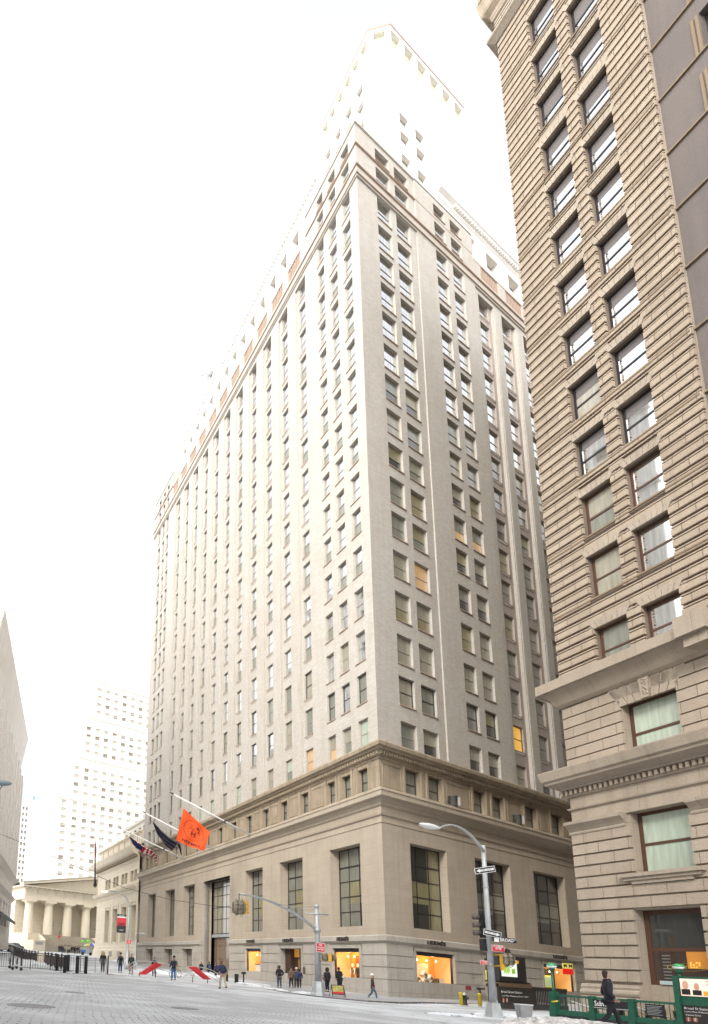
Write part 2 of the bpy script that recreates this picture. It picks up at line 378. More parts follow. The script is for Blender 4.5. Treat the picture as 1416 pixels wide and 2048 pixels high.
# ground floor with rusticated courses
mb = MB()
for fr, ops, ln in ((FLF, LO, LEN_L), (FRF, RO, LEN_R)):
    wall(mb, fr, KM * -.06, ln, -1.5, 3.87, -.06, ops, .9, LIMEP)
    courses(mb, fr, 0, ln, [(1.22, 2.05), (2.11, 2.92), (2.98, 3.84)], -.06, 0, [(o[0] - .35, o[1] + .35, -1, 3.7) for o in ops], LIMEP, KM)
    courses(mb, fr, 0, ln, [(-1.5, 1.18)], -.06, .06, [(o[0] - .02, o[1] + .02, o[2] if o[2] < .2 else .6 + .0 * o[2], 9) if o[2] < .2 else (o[0], o[1], .9, .9) for o in ops], LIMEP, KM)
mb.build('ground_floor_wall', hb)
for fr, ops, ln in ((FLF, LO, LEN_L), (FRF, RO, LEN_R)):   # plinth pieces under shop windows and window surrounds
    for o in ops:
        if o[3] > 4: continue
        mb = MB()
        for a, b in ((o[0] - .3, o[0] - .02), (o[1] + .02, o[1] + .3)): fr.box(mb, a, b, -.05, .025, 1.19 if o[2] > .2 else 0, 3.66, LIMEP)
        fr.box(mb, o[0] - .3, o[1] + .3, -.05, .03, 3.46, 3.68, LIMEP)
        mb.build('window_surround', hb)
mb = MB()
for seg in ([C + LD * LEN_L, C + LD * 32.9], [C + LD * 25.0, C, C + RD * LEN_R]):
    sweep(mb, seg, [(-.1, 3.84), (.05, 3.84), (.07, 3.95), (.2, 4.0), (.2, 4.36), (.12, 4.44), (-.3, 4.46)], LIMEP)
mb.build('belt_course', hb)
# tall banking floor
mb = MB()
wall(mb, FLF, KM * -.25, LEN_L, 3.84, 15.6, -.25, BT, 1.0, LIME); wall(mb, FRF, KM * -.25, LEN_R, 3.84, 15.6, -.25, BR, .75, LIME)
mb.build('banking_floor_wall', hb)
mb = MB()
sweep(mb, path(), [(-.26, 13.0), (-.2, 13.02), (-.2, 13.12), (-.26, 13.14)], LIME)
sweep(mb, path(), [(-.26, 13.55), (-.14, 13.6), (-.1, 13.75), (-.26, 13.8)], LIME)
mb.build('string_course', hb)
mb = MB()
sweep(mb, path(), [(-.26, 14.3), (-.15, 14.38), (-.08, 14.55), (.12, 14.78), (.36, 14.9), (.4, 14.95), (.4, 15.3), (.46, 15.34), (.46, 15.42)], LIME)
sweep(mb, path(), [(.46, 15.42), (.38, 15.6), (-.6, 15.66)], SOOT)
mb.build('ledge', hb)
# attic storey
LA = [(1.95, 3.15), (4.1, 5.28), (6.2, 7.35)] + [(10.2 + 3.56 * k, 11.45 + 3.56 * k) for k in range(11)] + [(50.4, 51.6), (52.35, 53.4), (54.4, 55.6)]
RA = [(3.8, 5.75), (6.85, 8.8), (13.35, 15.2), (16.3, 18.2), (21.75, 23.8), (26.5, 28.6), (31, 33), (36, 38)]
LA = [(a, b, 15.75, 17.9) for a, b in LA]; RA = [(a, b, 15.75, 18.05) for a, b in RA]
mb = MB()
for fr, ops, ln in ((FLF, LA, LEN_L), (FRF, RA, LEN_R)):
    wall(mb, fr, KM * -.42, ln, 15.5, 18.9, -.42, ops, .45, SOOT)
    # pilaster strips and sunk panels
    prev = .8
    for o in ops:
        fr.box(mb, o[0] - .32, o[0] - .06, -.43, -.34, 15.65, 18.2, SOOT); fr.box(mb, o[1] + .06, o[1] + .32, -.43, -.34, 15.65, 18.2, SOOT)
        g0, g1_ = prev, o[0] - .45
        if g1_ - g0 > .9:
            for x0, x1, y0, y1 in ((g0 + .1, g0 + .16, 16, 17.9), (g1_ - .16, g1_ - .1, 16, 17.9), (g0 + .16, g1_ - .16, 16, 16.06), (g0 + .16, g1_ - .16, 17.84, 17.9)):
                fr.box(mb, x0, x1, -.43, -.37, y0, y1, SOOT)
        prev = o[1] + .45
mb.build('attic_storey_wall', hb)
mb = MB()
sweep(mb, path(), [(-.43, 18.2), (-.36, 18.22), (-.33, 18.4), (-.2, 18.46), (-.2, 18.72), (.08, 18.86), (.1, 18.95), (.3, 19.05), (.34, 19.3), (.3, 19.42), (-.6, 19.5)], SOOT)
for fr, ln in ((FLF, 57), (FRF, 32)):
    a = .3
    while a < ln: fr.box(mb, a, a + .16, -.2, -.02, 18.5, 18.74, SOOT); a += .32
mb.build('main_cornice', hb)
# brick shaft
ROWS = [(22.0, 19.62), (26.0, 23.4), (29.8, 27.1), (33.8, 31.1), (37.7, 35.1), (41.5, 39.0), (45.0, 42.4), (48.5, 46.1), (52.1, 49.5), (55.8, 53.1), (59.2, 56.5), (62.8, 60.0), (66.2, 63.4), (69.6, 66.8), (73.0, 70.2), (76.4, 73.8)]
ROWS = [(zz(a), zz(b)) for a, b in ROWS]; R17 = (80.9, 78.95); R18 = (83.3, 81.8)
DB = -.6
LP_ = [(1.95, 3.15), (4.1, 5.27), (6.19, 7.32)]; LQ = [(50.45, 51.6), (52.35, 53.45), (54.4, 55.6)]
RP1 = [(3.85, 5.98), (6.88, 9.05)]; RP2 = [(13.38, 15.35), (16.38, 18.35)]
LBAY = [(9.98 + 3.56 * k, 11.2 + 3.56 * k) for k in range(11)]; RBAY = [(21.65, 23.75), (26.3, 28.4), (30.95, 33.0), (35.6, 37.7)]
Z0, ZT, ZP = 19.4, 77.2, 84.2
win = []   # fr, a0, a1, z0, z1, d, kind, column, row
mb = MB()
def block(fr, a0, a1, cols, d, ztop, tag, rows=None):
    rr = ROWS + [R17, R18]
    ops = [(c[0], c[1], r[1], r[0]) for c in cols for r in rr]
    wall(mb, fr, a0, a1, Z0, ztop, d, ops, .28, BRICK)
    for ci, c in enumerate(cols):
        for ri, r in enumerate(rr): win.append((fr, c[0], c[1], r[1], r[0], d - .28, tag, ci, ri))
block(FLF, KM * DB, 9.3, LP_, DB, ZP, 'LP'); block(FLF, 48.6, LEN_L, LQ, DB, ZP, 'LQ')
block(FRF, KM * DB, 10.15, RP1, DB, ZP, 'RP'); block(FRF, 10.15, 20.6, RP2, DB + .12, ZP, 'RP2')
FRF.box(mb, 10.13, 10.16, DB - .1, DB + .119, Z0, ZP - .01, BRICK); FRF.box(mb, 20.57, 20.6, DB - 1.4, DB + .119, Z0, ZP - .01, BRICK)
FLF.box(mb, 9.28, 9.3, DB - 1.4, DB - .002, Z0, ZP - .01, BRICK); FLF.box(mb, 48.6, 48.63, DB - 1.4, DB - .002, Z0, ZP - .01, BRICK)
mb.build('corner_pavilion_wall', hb)
mb = MB()
for fr, bays, a0, a1, rec, tag, ex in ((FLF, LBAY, 9.3, 48.6, .24, 'LB', (.38, .38)), (FRF, RBAY, 20.6, 46, .3, 'RB', (.35, .55))):
    ops = [(c[0], c[1], r[1], r[0]) for c in bays for r in ROWS[:15] + [(ROWS[15][0] - .5, ROWS[15][1])]]
    wall(mb, fr, a0, a1, Z0, ZT, DB - rec, ops, .22, BRICKD if tag == 'RB' else BRICK)
    for ci, c in enumerate(bays):
        for ri, r in enumerate(ROWS[:15] + [(ROWS[15][0] - .5, ROWS[15][1])]): win.append((fr, c[0], c[1], r[1], r[0], DB - rec - .22, tag, ci, ri))
    edges = [a0] + [v for c in bays for v in (c[0] - ex[0], c[1] + ex[1])] + [a1]
    for i in range(0, len(edges), 2):
        fr.box(mb, edges[i], edges[i + 1], DB - rec + .001, DB, Z0, 76.6, BRICK)
        if tag == 'LB' and i: # slim stepped strip on each pier
            fr.box(mb, edges[i] + .3, edges[i + 1] - .3, DB, DB + .05, Z0, 76.0, BRICK)
        if tag == 'RB' and 0 < i < len(edges) - 2: fr.box(mb, edges[i] + .15, edges[i] + .75, DB, DB + .07, Z0, 76.3, BRICK)
    fr.box(mb, a0, a1, DB - rec + .001, DB, 76.6, ZT + .1, BRICK)
mb.build('bay_wall', hb)
mb = MB()
full = [C + LD * LEN_L, C, C + RD * LEN_R]
sweep(mb, full, [(DB - .3, 77.1), (DB + .13, 77.15), (DB + .16, 77.4), (DB + .2, 77.5), (DB + .2, 78.2), (DB + .3, 78.3), (DB + .3, 78.45), (DB - .6, 78.5)], BRICK)
mb.build('upper_string_band', hb)
mb = MB()
sweep(mb, full, [(DB + .16, 77.3), (DB + .25, 77.34), (DB + .25, 77.46), (DB + .16, 77.5)], TERRA)
sweep(mb, full, [(DB + .2, 78.14), (DB + .34, 78.2), (DB + .34, 78.31), (DB + .2, 78.34)], TERRA)
for seg in ([C + LD * LEN_L, C + LD * 48.6], [C + LD * 9.3, C, C + RD * 20.6]):
    sweep(mb, seg, [(DB, 81.25), (DB + .14, 81.3), (DB + .14, 81.38), (DB, 81.4)], TERRA)
    sweep(mb, seg, [(DB - .02, ZP - .25), (DB + .12, ZP - .2), (DB + .12, ZP), (DB - .6, ZP + .02)], BRICK)
mb.build('terracotta_string', hb)
# balustrades in front of the set-back storeys
for fr, a0, a1, n in ((FLF, 9.3, 48.6, 11), (FRF, 20.6, 46, 5)):
    mb = MB(); st = (a1 - a0) / n
    fr.box(mb, a0, a1, DB - .25, DB + .05, 80.9, 81.15, TERRA); fr.box(mb, a0, a1, DB - .25, DB + .05, 78.5, 79.2, BRICK)
    for k in range(n):
        x0 = a0 + st * k; fr.box(mb, x0, x0 + st * .32, DB - .24, DB + .04, 79.2, 80.9, BRICK)
        q = x0 + st * .36
        while q < x0 + st * .98: fr.box(mb, q, q + .16, DB - .18, DB, 79.2, 80.9, TERRA); q += .34
    mb.build('balustrade', hb)
# set-back storeys in the sun
mb = MB(); D2 = -2.3
up = []
for fr, a0, a1, p0, pitch, n, ww in ((FLF, 9.4, LEN_L, 10.75, 2.62, 15, 1.45), (FRF, 17.6, 46, 22.6, 4.9, 5, 2.6)):
    ops = [(p0 + pitch * k, p0 + pitch * k + ww, z0, z1) for k in range(n) for z0, z1 in ((86.3, 88.6), (82.6, 84.9))]
    wall(mb, fr, a0, a1, 78.4, 91.5, D2, ops, .8, WHITE)
    for o in ops: win.append((fr, o[0], o[1], o[2], o[3], D2 - .8, 'UP', 0, 30))
sweep(mb, [C + LD * LEN_L, C + LD * 9.4], [(D2, 89.6), (D2 + .15, 89.8), (D2 + .2, 90.3), (D2 + .6, 90.6), (D2 + .6, 90.9), (D2 - .5, 91.6)], WHITE)
sweep(mb, [C + RD * 17.6, C + RD * LEN_R], [(D2, 89.6), (D2 + .15, 89.8), (D2 + .2, 90.3), (D2 + .6, 90.6), (D2 + .6, 90.9), (D2 - .5, 91.6)], WHITE)
a = 20.6
while a < 46: FRF.box(mb, a, a + .25, D2 + .15, D2 + .5, 90.0, 90.35, WHITE); a += .5
a = 9.3
while a < 56: FLF.box(mb, a, a + .25, D2 + .15, D2 + .5, 90.0, 90.35, WHITE); a += .5
mb.build('setback_storey_wall', hb)
# tower with chamfered corner
K0 = C + RD * 10.83 + LD * 5.1; cL = K0 + LD * 1.8; cR = K0 + RD * 2.4; tL = K0 + LD * 11.7; tR = K0 + RD * 18.2
TF = Fr(K0, LD, NL); TR_ = Fr(K0, RD, NR); chn = (cR - cL).normalized(); TC = Fr(cL, chn, Vv((chn.y, -chn.x, 0)))
ZTW = 118.2
mb = MB()
topL = [(2.2 + 1.6 * k, 3.4 + 1.6 * k, 114.6, 117.4) for k in range(6)]; topR = [(2.5 + 2.68 * k, 4.35 + 2.68 * k, 114.5, 117.4) for k in range(6)]
lo = [(3.2 + 2.2 * k, 4.4 + 2.2 * k, z, z + 1.7) for k in range(4) for z in (110.2, 107.4, 104.2, 101.0, 97.8, 94.6, 91.4)]
hi = [(p, p + 1.75, z, z + 1.7) for p in (3.3, 6.45) for z in (102.9, 100.0, 96.5, 93.3, 90)]
wall(mb, TF, 1.8, 11.7, 84, ZTW, 0, topL + lo, .5, WHITE); wall(mb, TR_, 2.4, 18.2, 84, ZTW, 0, topR + hi, .5, WHITE)
cl = (cR - cL).length; wall(mb, TC, 0, cl, 84, ZTW, 0, [(cl * .25, cl * .75, 114.5, 117.4)], .5, WHITE)
mb.face([tL + UP * ZTW, cL + UP * ZTW, cR + UP * ZTW, tR + UP * ZTW, tR + LD * 12 + UP * ZTW, tL + RD * 12 + UP * ZTW], WHITE)
for q in (tL, tR):
    dd = RD if q is tL else LD; mb.face([q + UP * 84, q + dd * 12 + UP * 84, q + dd * 12 + UP * ZTW, q + UP * ZTW], WHITE)
PALEY = flat('pale_yellow_grille', (.62, .60, .42), .7)
for fr, l in ((TF, topL), (TR_, topR)):
    for o in l: fr.quad(mb, o[0], o[1], -.5, o[2], o[3], PALEY)
TC.quad(mb, cl * .25, cl * .75, -.5, 114.5, 117.4, PALEY)
sweep(mb, [tL, cL, cR, tR], [(0, 118.0), (.06, 118.05), (.06, 118.2), (-.3, 118.25)], TERRA)
sweep(mb, [tL, cL, cR, tR], [(0, 113.4), (.1, 113.5), (.1, 113.7), (0, 113.8)], WHITE)
mb.build('rooftop_tower', hb)
for fr, l in ((TF, lo), (TR_, hi)):
    for o in l: win.append((fr, o[0], o[1], o[2], o[3], -.5, 'TW', 0, 31))
# far roof pavilion, faint behind the parapet
mb = MB(); FW = Fr(C + LD * 36, LD, NL)
ops = [(1.0 + 2.3 * k, 2.0 + 2.3 * k, z, z + 1.6) for k in range(7) for z in (91, 87.4)]
wall(mb, FW, 0, 18, 80, 95.6, -4.2, ops, .4, WHITE); FW.box(mb, 0, 18, -5.9, -4.6, 80, 95.5, WHITE)
sweep(mb, [C + LD * 54, C + LD * 36], [(-4.2, 94.8), (-3.9, 95.1), (-3.9, 95.6), (-4.6, 95.7)], WHITE)
mb.build('far_roof_storey', hb)
# closed core so that no light leaks through, and roofs
mb = MB()
def prism(mb, off, z0, z1, mat, ll=LEN_L, lr=LEN_R, depth=40):
    P = [C + LD * ll + NL * off, C + Vv((-1.3707, -1, 0)) * off, C + RD * lr + NR * off, C + RD * lr + LD * depth, C + LD * ll + RD * 30]
    n = len(P)
    for i in range(n): mb.face([P[i] + UP * z0, P[(i + 1) % n] + UP * z0, P[(i + 1) % n] + UP * z1, P[i] + UP * z1], mat)
    mb.face([p + UP * z1 for p in P], mat)
DKI = flat('dark_interior', (.03, .028, .025), .9)
prism(mb, -2.6, -1, 15.4, DKI); prism(mb, -2.0, 15.4, 19.3, DKI); prism(mb, -1.7, 19.3, 78.4, DKI); prism(mb, -3.6, 78.4, 84.0, WHITE, 50)
Q_ = [C + LD * 56 + NL * -3.4, C + LD * 9.5 + NL * -3.4, C + LD * 9.5 + RD * 10, C + RD * 17.7 + LD * 9.5, C + RD * 17.7 + NR * -3.4, C + RD * 45 + NR * -3.4, C + RD * 45 + LD * 30, C + LD * 56 + RD * 28]
for i in range(8): mb.face([Q_[i] + UP * 78.4, Q_[(i + 1) % 8] + UP * 78.4, Q_[(i + 1) % 8] + UP * 91.4, Q_[i] + UP * 91.4], WHITE)
mb.face([q + UP * 91.4 for q in Q_], WHITE)
mb.face([C + LD * LEN_L + NL * DB + UP * z if False else p + UP * 78.42 for p in [C + LD * LEN_L + NL * -.7, C + Vv((-1.37, -1, 0)) * -.7, C + RD * LEN_R + NR * -.7, C + RD * LEN_R + LD * 30, C + LD * LEN_L + RD * 30]], BRICK)
mb.build('roof_and_core', hb)
mb = MB()
for z0, z1, d in ((-1, 15.6, -.25), (15.5, 19.4, -.42), (19.4, 84.2, DB)):
    P0 = C + LD * (LEN_L - .001) + NL * d; mb.face([P0 + UP * z0, P0 + RD * 26 + UP * z0, P0 + RD * 26 + UP * z1, P0 + UP * z1], BRICK if z0 > 19 else LIME)
mb.build('north_end_wall', hb)
# sills
mb = MB()
for (fr, a0, a1, z0, z1, d, tag, ci, ri) in win:
    if tag in ('UP', 'TW') or ri > 17: continue
    wd = d + (.28 if tag[1] in 'PQ' else .22)
    fr.box(mb, a0 - .06, a1 + .06, d + .1, wd + .08, z0 - .06, z0 + .012, TERRA if ri else BRICK)
    if tag in ('LB', 'RB') and ri:
        q = a0 + .02
        while q < a1 - .1: fr.box(mb, q, q + .09, wd - .02, wd + .07, z0 - .24, z0 - .1, BRICK); q += .2
mb.build('window_sills', hb)
def style(tag, ci, ri, rnd):
    fr_ = GRYFR; g2 = None
    if tag in ('UP', 'TW'): return GRYFR, G_FAR, None
    if ri == 1 and tag[1] in 'PQ': fr_ = DARKFR
    if tag == 'LB' and 0 < ri < 3 and rnd.random() < .6: fr_ = DARKFR
    if tag[0] == 'R':
        if tag == 'RB' and ci == 0 and ri == 1: return DARKFR, G_AMBER, None
        if tag == 'RP' and ri == 4: return GRYFR, G_LIT if ci else G_BLIND, None
        if tag == 'RP' and ri in (2, 3): return GRYFR, G_BLIND, (G_CURT if ri == 3 else None)
        if tag == 'RP2' and ri == 6: return GRYFR, G_GREEN, G_LIT
        if ri >= 10: return GRYFR, G_MIR, None
        return fr_, rnd.choice([G_GREEN, G_GREEN, G_BLIND, G_CURT]), rnd.choice([None, None, G_DARK, G_GREEN])
    if tag == 'LB' and ci == 0 and ri == 0: return GRYFR, G_LIT, None
    if tag == 'LP' and ci == 2 and ri == 0: return GRYFR, G_BLIND, G_LIT
    if ri == 0: return GRYFR, rnd.choice([G_SHADE, G_BLIND]), rnd.choice([None, G_GREEN])
    if ri <= 2: return fr_, rnd.choice([G_BLIND, G_GREEN, G_MIR]), None
    return fr_, G_MIR, rnd.choice([None, None, G_GREEN])
def area(wn):
    fr, a0, a1, z0, z1, d = wn[:6]
    q = [proj(fr.p(a, d, z)) for a, z in ((a0, z0), (a1, z0), (a1, z1), (a0, z1))]
    if any(p[2] < 1 for p in q): return 0
    cx = sum(p[0] for p in q) / 4; cy = sum(p[1] for p in q) / 4
    A = abs(sum(q[i][0] * q[(i + 1) % 4][1] - q[(i + 1) % 4][0] * q[i][1] for i in range(4))) / 2
    lim = 990 + .1 * cy if cy < 1380 else 1085
    if wn[0] is FRF and cx > lim: A *= .01
    return A if -10 < cx < 1430 and -10 < cy < 2060 else 0
rnd = random.Random(3)
def place_windows(lst, parent, n=100):
    lst = sorted(lst, key=lambda q: -q[0])
    mbf = MB(); mbp = MB()
    for i, (A, wn, frm, gl, gl2) in enumerate(lst):
        fr, a0, a1, z0, z1, d = wn[:6]
        if i < n: sash(fr, a0, a1, z0, z1, d, frm, gl, parent, glass2=gl2)
        else: sash_into(mbf, fr, a0, a1, z0, z1, d, frm); pane_into(mbp, fr, a0, a1, z0, z1, d, gl, gl2)
    if len(lst) > n:
        o = mbf.build('window', parent, kind='stuff'); sub(mbp, 'pane', o, kind='stuff')
lst = [(area(wn), wn, *style(wn[6], wn[7], wn[8], rnd)) for wn in win]
for fr, l in ((FLF, LA), (FRF, RA)):
    for o in l:
        wn = (fr, o[0], o[1], o[2], o[3], -.42 - .42); lst.append((area(wn), wn, DARKFR, G_GREEN, G_GREEN))
# the tall windows of the banking floor are parts of their own
def tall(fr, a0, a1, z0, z1, d, cur):
    mb = MB(); sash_into(mb, fr, a0, a1, z0, z1, d, BLACKFR, rows=(.195, .385, .58, .765), cols=(.35, .68), bw=.09)
    fr.box(mb, a0 + .09, a1 - .09, d + .02, d + .075, z0 + (z1 - z0) * .765 - .05, z0 + (z1 - z0) * .765 + .06, BLACKFR)
    o = mb.build('tall_window', hb); pm = MB(); h = z1 - z0; w_ = a1 - a0
    for (u0, u1, v0, v1, g) in cur: fr.quad(pm, a0 + w_ * u0, a0 + w_ * u1, d + .02, z0 + h * v0, z0 + h * v1, g)
    sub(pm, 'pane', o)
curL = [(0, .35, 0, .3, G_DARK), (.35, 1, 0, .3, G_GREEN), (0, .68, .3, .58, G_CURT), (.68, 1, .3, .58, G_GREEN), (0, 1, .58, 1, G_GREEN)]
curR = [(0, .12, 0, 1, G_CURT), (.12, .65, 0, .31, G_DARK), (.12, .65, .31, .58, G_CURT), (.12, .65, .58, 1, G_DARK), (.65, 1, 0, 1, G_CURT)]
curD = [(0, .12, 0, 1, G_GREEN), (.12, .65, 0, .31, G_DARK), (.12, .65, .31, .58, G_GREEN), (.12, .65, .58, 1, G_DARK), (.65, 1, 0, .35, G_DARK), (.65, 1, .35, .6, G_GREEN), (.65, 1, .6, 1, G_DARK)]
for a, b in LB: tall(FLF, a, b, 5.2, 11.8, -1.2, curL)
for k, (a, b) in enumerate(RB): tall(FRF, a, b, 5.2, 11.85, -.95, curR if k == 0 else curD)
# entrance bay on the long side
mb = MB(); FLF.box(mb, 25.35, 32.55, -1.55, -1.3, 4.9, 5.25, STEEL); sash_into(mb, FLF, 25.35, 32.55, 5.25, 11.7, -1.5, BLACKFR, rows=(.28, .5, .72, .88), cols=(.33, .66, .16, .5, .83), bw=.12)
o = mb.build('entrance_window', hb); pm = MB(); FLF.quad(pm, 25.35, 32.55, -1.46, 5.25, 11.7, G_BLIND); sub(pm, 'pane', o)
mb = MB(); BRONZE = flat('bronze', (.20, .14, .08), .35, .7)
sash_into(mb, FLF, 25.35, 32.55, .3, 4.9, -1.7, BRONZE, rows=(.45, .78), cols=(.2, .4, .6, .8), bw=.1)
o = mb.build('entrance_door', hb); pm = MB(); FLF.quad(pm, 25.35, 32.55, -1.66, .3, 4.9, flat('warm_lobby_glass', (.16, .12, .09), .1, emit=(1, .6, .3), es=.015, coat=1)); sub(pm, 'pane', o)
place_windows(lst, hb, 100)
# shop windows with lit displays
SHOPW = flat('lit_shop_back', (.62, .42, .2), .8, emit=(1.0, .50, .12), es=.10); SHOPC = flat('lit_shop_cream', (.85, .76, .58), .7, emit=(1.0, .66, .30), es=.12)
SHOPO = flat('lit_shop_orange_panel', (.75, .36, .09), .7, emit=(1.0, .40, .05), es=.10); BULB = flat('display_bulb', (1, 1, 1), .5, emit=(1, .85, .6), es=1.6)
WHM = flat('ivory_gloss', (.8, .75, .65), .4); GOLDD = flat('dark_gold_fabric', (.22, .15, .07), .6, var=.3, vs=9)
SUITM = flat('brown_suit', (.06, .045, .03), .8)
def shop(fr, a0, a1, z0, z1, items, name='shop_window', dep=.3, back=1.6):
    mb = MB(); t = .1
    fr.box(mb, a0, a0 + t, -dep, -dep + .12, z0, z1, BLACKFR); fr.box(mb, a1 - t, a1, -dep, -dep + .12, z0, z1, BLACKFR)
    fr.box(mb, a0 + t, a1 - t, -dep, -dep + .14, z1 - .3, z1, BLACKFR); fr.box(mb, a0 + t, a1 - t, -dep, -dep + .14, z0, z0 + .2, BLACKFR)
    o = mb.build(name, hb)
    pm = MB()
    fr.quad(pm, a0, a1, -back, z0, z1, SHOPO)
    for a in (a0 + .02, a1 - .02): pm.face([fr.p(a, -dep - .03, z0), fr.p(a, -back, z0), fr.p(a, -back, z1), fr.p(a, -dep - .03, z1)], SHOPW)
    pm.face([fr.p(a0, -dep - .03, z1 - .04), fr.p(a1, -dep - .03, z1 - .04), fr.p(a1, -back, z1 - .04), fr.p(a0, -back, z1 - .04)], SHOPC)
    pm.face([fr.p(a0, -dep - .03, z0 + .2), fr.p(a1, -dep - .03, z0 + .2), fr.p(a1, -back, z0 + .2), fr.p(a0, -back, z0 + .2)], SHOPC)
    n = 4
    for k in range(n):
        c = fr.p(a0 + (a1 - a0) * (k + .5) / n, -back + .5, z1 - .62); pm.lathe(c, [(.02, .12), (.06, .05), (.075, 0), (.04, -.05)], BULB, 8)
    items(pm, fr, a0, a1, z0, z1, dep, back)
    for k in (.28, .72):
        ld_ = bpy.data.lights.new('display_lamp', 'POINT'); ld_.energy = 11; ld_.color = (1, .56, .24); ld_.shadow_soft_size = .12
        lo_ = bpy.data.objects.new('display_lamp', ld_); COL.objects.link(lo_); lo_.location = fr.p(a0 + (a1 - a0) * k, -back + .7, z1 - .5); lo_.parent = hb; lo_.matrix_parent_inverse = Matrix.Translation(-Vv(hb.location))
    sub(pm, 'display', o)
def it_cubes(pm, fr, a0, a1, z0, z1, dep, back):
    fr.box(pm, a0 + 2.0, a0 + 3.7, -back + .02, -back + .2, z0 + .2, z0 + 2.3, SHOPC)
    ax = (fr.s * .7 + UP * .7).normalized(); ay = (UP * .7 - fr.s * .7).normalized()
    for (u, v, q, mt) in ((1.3, .75, .5, GOLDD), (2.2, .62, .72, WHM), (2.1, 1.35, .45, WHM), (2.85, 1.15, .4, WHM)):
        c = fr.p(a0 + u, -back + .65, z0 + v - .25); pm.box(c, ax * q, ay * q, fr.n * .3, mt)
        pm.tube([c + ax * q * .5 + ay * q * .5 + fr.n * .29, c + ax * q * .5 + ay * q * .5 + fr.n * .36], q * .28, WHM if mt is GOLDD else GOLDD, 14)
    fr.box(pm, a0 + 3.3, a0 + 4.1, -back + .3, -back + .8, z0 + .2, z0 + 1.2, GOLDD); fr.box(pm, a0 + 4.15, a0 + 4.7, -back + .3, -back + .8, z0 + .2, z0 + 1.2, WHM)
    fr.box(pm, a0 + 3.2, a0 + 3.8, -back + .02, -back + .08, z1 - 1.55, z1 - .95, SHOPC); fr.box(pm, a0 + 3.3, a0 + 3.7, -back + .08, -back + .1, z1 - 1.45, z1 - 1.05, GOLDD)
def it_case(pm, fr, a0, a1, z0, z1, dep, back):
    fr.box(pm, a0 + 1.0, a0 + 2.5, -back + .3, -back + .8, z0 + .2, z0 + 1.45, WHM); fr.box(pm, a0 + .94, a0 + 2.56, -back + .25, -back + .85, z0 + 1.42, z0 + 1.48, GOLDD)
    fr.box(pm, a0 + 1.4, a0 + 2.0, -back + .02, -back + .08, z1 - 1.3, z1 - .6, GOLDD)
def it_dolls(pm, fr, a0, a1, z0, z1, dep, back):
    fr.box(pm, a0 + 1.4, a0 + 2.6, -back + .02, -back + .06, z0 + .9, z1 - .5, flat('rust_panel', (.4, .13, .03), .8))
    for u, mt, sk in ((2.1, GOLDD, 1.05), (1.45, SUITM, 1.0)):
        c = fr.p(a0 + u, -back + .7, z0 + .2)
        pm.lathe(c, [(.05, 1.38), (.09, 1.45), (.1, 1.56), (.07, 1.66), (.02, 1.7)], SHOPC, 10)
        pm.lathe(c, [(.19, .25 if mt is GOLDD else .7), (.17, .7), (.13, 1.0), (.19, 1.22), (.16, 1.36), (.05, 1.4)], mt, 10, sy=.6, ax=fr.s, ay=fr.n)
        for sg in (-1, 1):
            pm.tube([c + fr.s * (.19 * sg) + UP * 1.3, c + fr.s * (.3 * sg) + UP * 1.02, c + fr.s * (.2 * sg) + fr.n * .1 + UP * .85], [.05, .04, .03], mt if mt is SUITM else SHOPC, 6)
            pm.tube([c + fr.s * (.09 * sg) + UP * .75, c + fr.s * (.1 * sg) + UP * .05], [.07, .045], mt if mt is SUITM else SHOPC, 6)
    fr.box(pm, a0 + 2.5, a0 + 3.3, -back + .1, -back + .5, z0 + .2, z0 + .8, WHM)
def it_panels(pm, fr, a0, a1, z0, z1, dep, back):
    w_ = a1 - a0; a0 = a0 + w_ * .25
    fr.box(pm, a0 + w_ * .28, a0 + w_ * .7, -back + .02, -back + .1, z0 + .2, z1 - .3, DKI)
    fr.box(pm, a0 + w_ * .38, a0 + w_ * .6, -back + .12, -back + .16, z0 + 1.2, z0 + 2.1, flat('lit_green_poster', (.3, .5, .4), .6, emit=(.4, .8, .55), es=.15))
    fr.box(pm, a0 + w_ * .34, a0 + w_ * .64, -back + .1, -back + .12, z0 + 1.1, z0 + 2.2, flat('yellow_poster_frame', (.6, .6, .1), .6, emit=(.8, .8, .1), es=.2))
    fr.box(pm, a0 + w_ * .3, a0 + w_ * .68, -back + .2, -back + .6, z0 + .2, z0 + .75, WHM)
shop(FRF, *RO[0], it_cubes); shop(FRF, *RO[1], it_panels); shop(FRF, *RO[2], it_panels); shop(FRF, *RO[3], it_case)
shop(FLF, *LO[0], it_dolls); shop(FLF, *LO[2], it_case)
# shop entrance (door bay) on the long side
mb = MB(); fr = FLF; a0, a1 = 11.1, 14.55
WOOD = flat('dark_brown_wood', (.06, .033, .02), .5, var=.2, vs=3)
fr.box(mb, a0, a0 + .9, -.9, -.4, .1, 3.45, WOOD); fr.box(mb, a1 - .9, a1, -.9, -.5, .1, 3.45, WOOD)
fr.box(mb, a0 + .9, a1 - .9, -1.0, -.9, 2.7, 3.45, SHOPO); fr.box(mb, a0 + .9, a1 - .9, -1.0, -.9, .1, 2.7, WOOD)
fr.box(mb, a0 + 1.15, a0 + 1.8, -.89, -.86, 1.0, 2.5, flat('dim_door_glass', (.3, .15, .06), .2, emit=(1, .45, .15), es=.12))
d_ = mb.build('shop_door', hb)
for a in (10.6, 14.95):
    mb = MB(); fr.box(mb, a - .16, a + .16, .0, .05, 1.1, 1.75, BRONZE); mb.face([fr.p(a - .16, .05, 1.75), fr.p(a + .16, .05, 1.75), fr.p(a, .05, 1.9)], BRONZE)
    mb.build('door_plaque', hb)
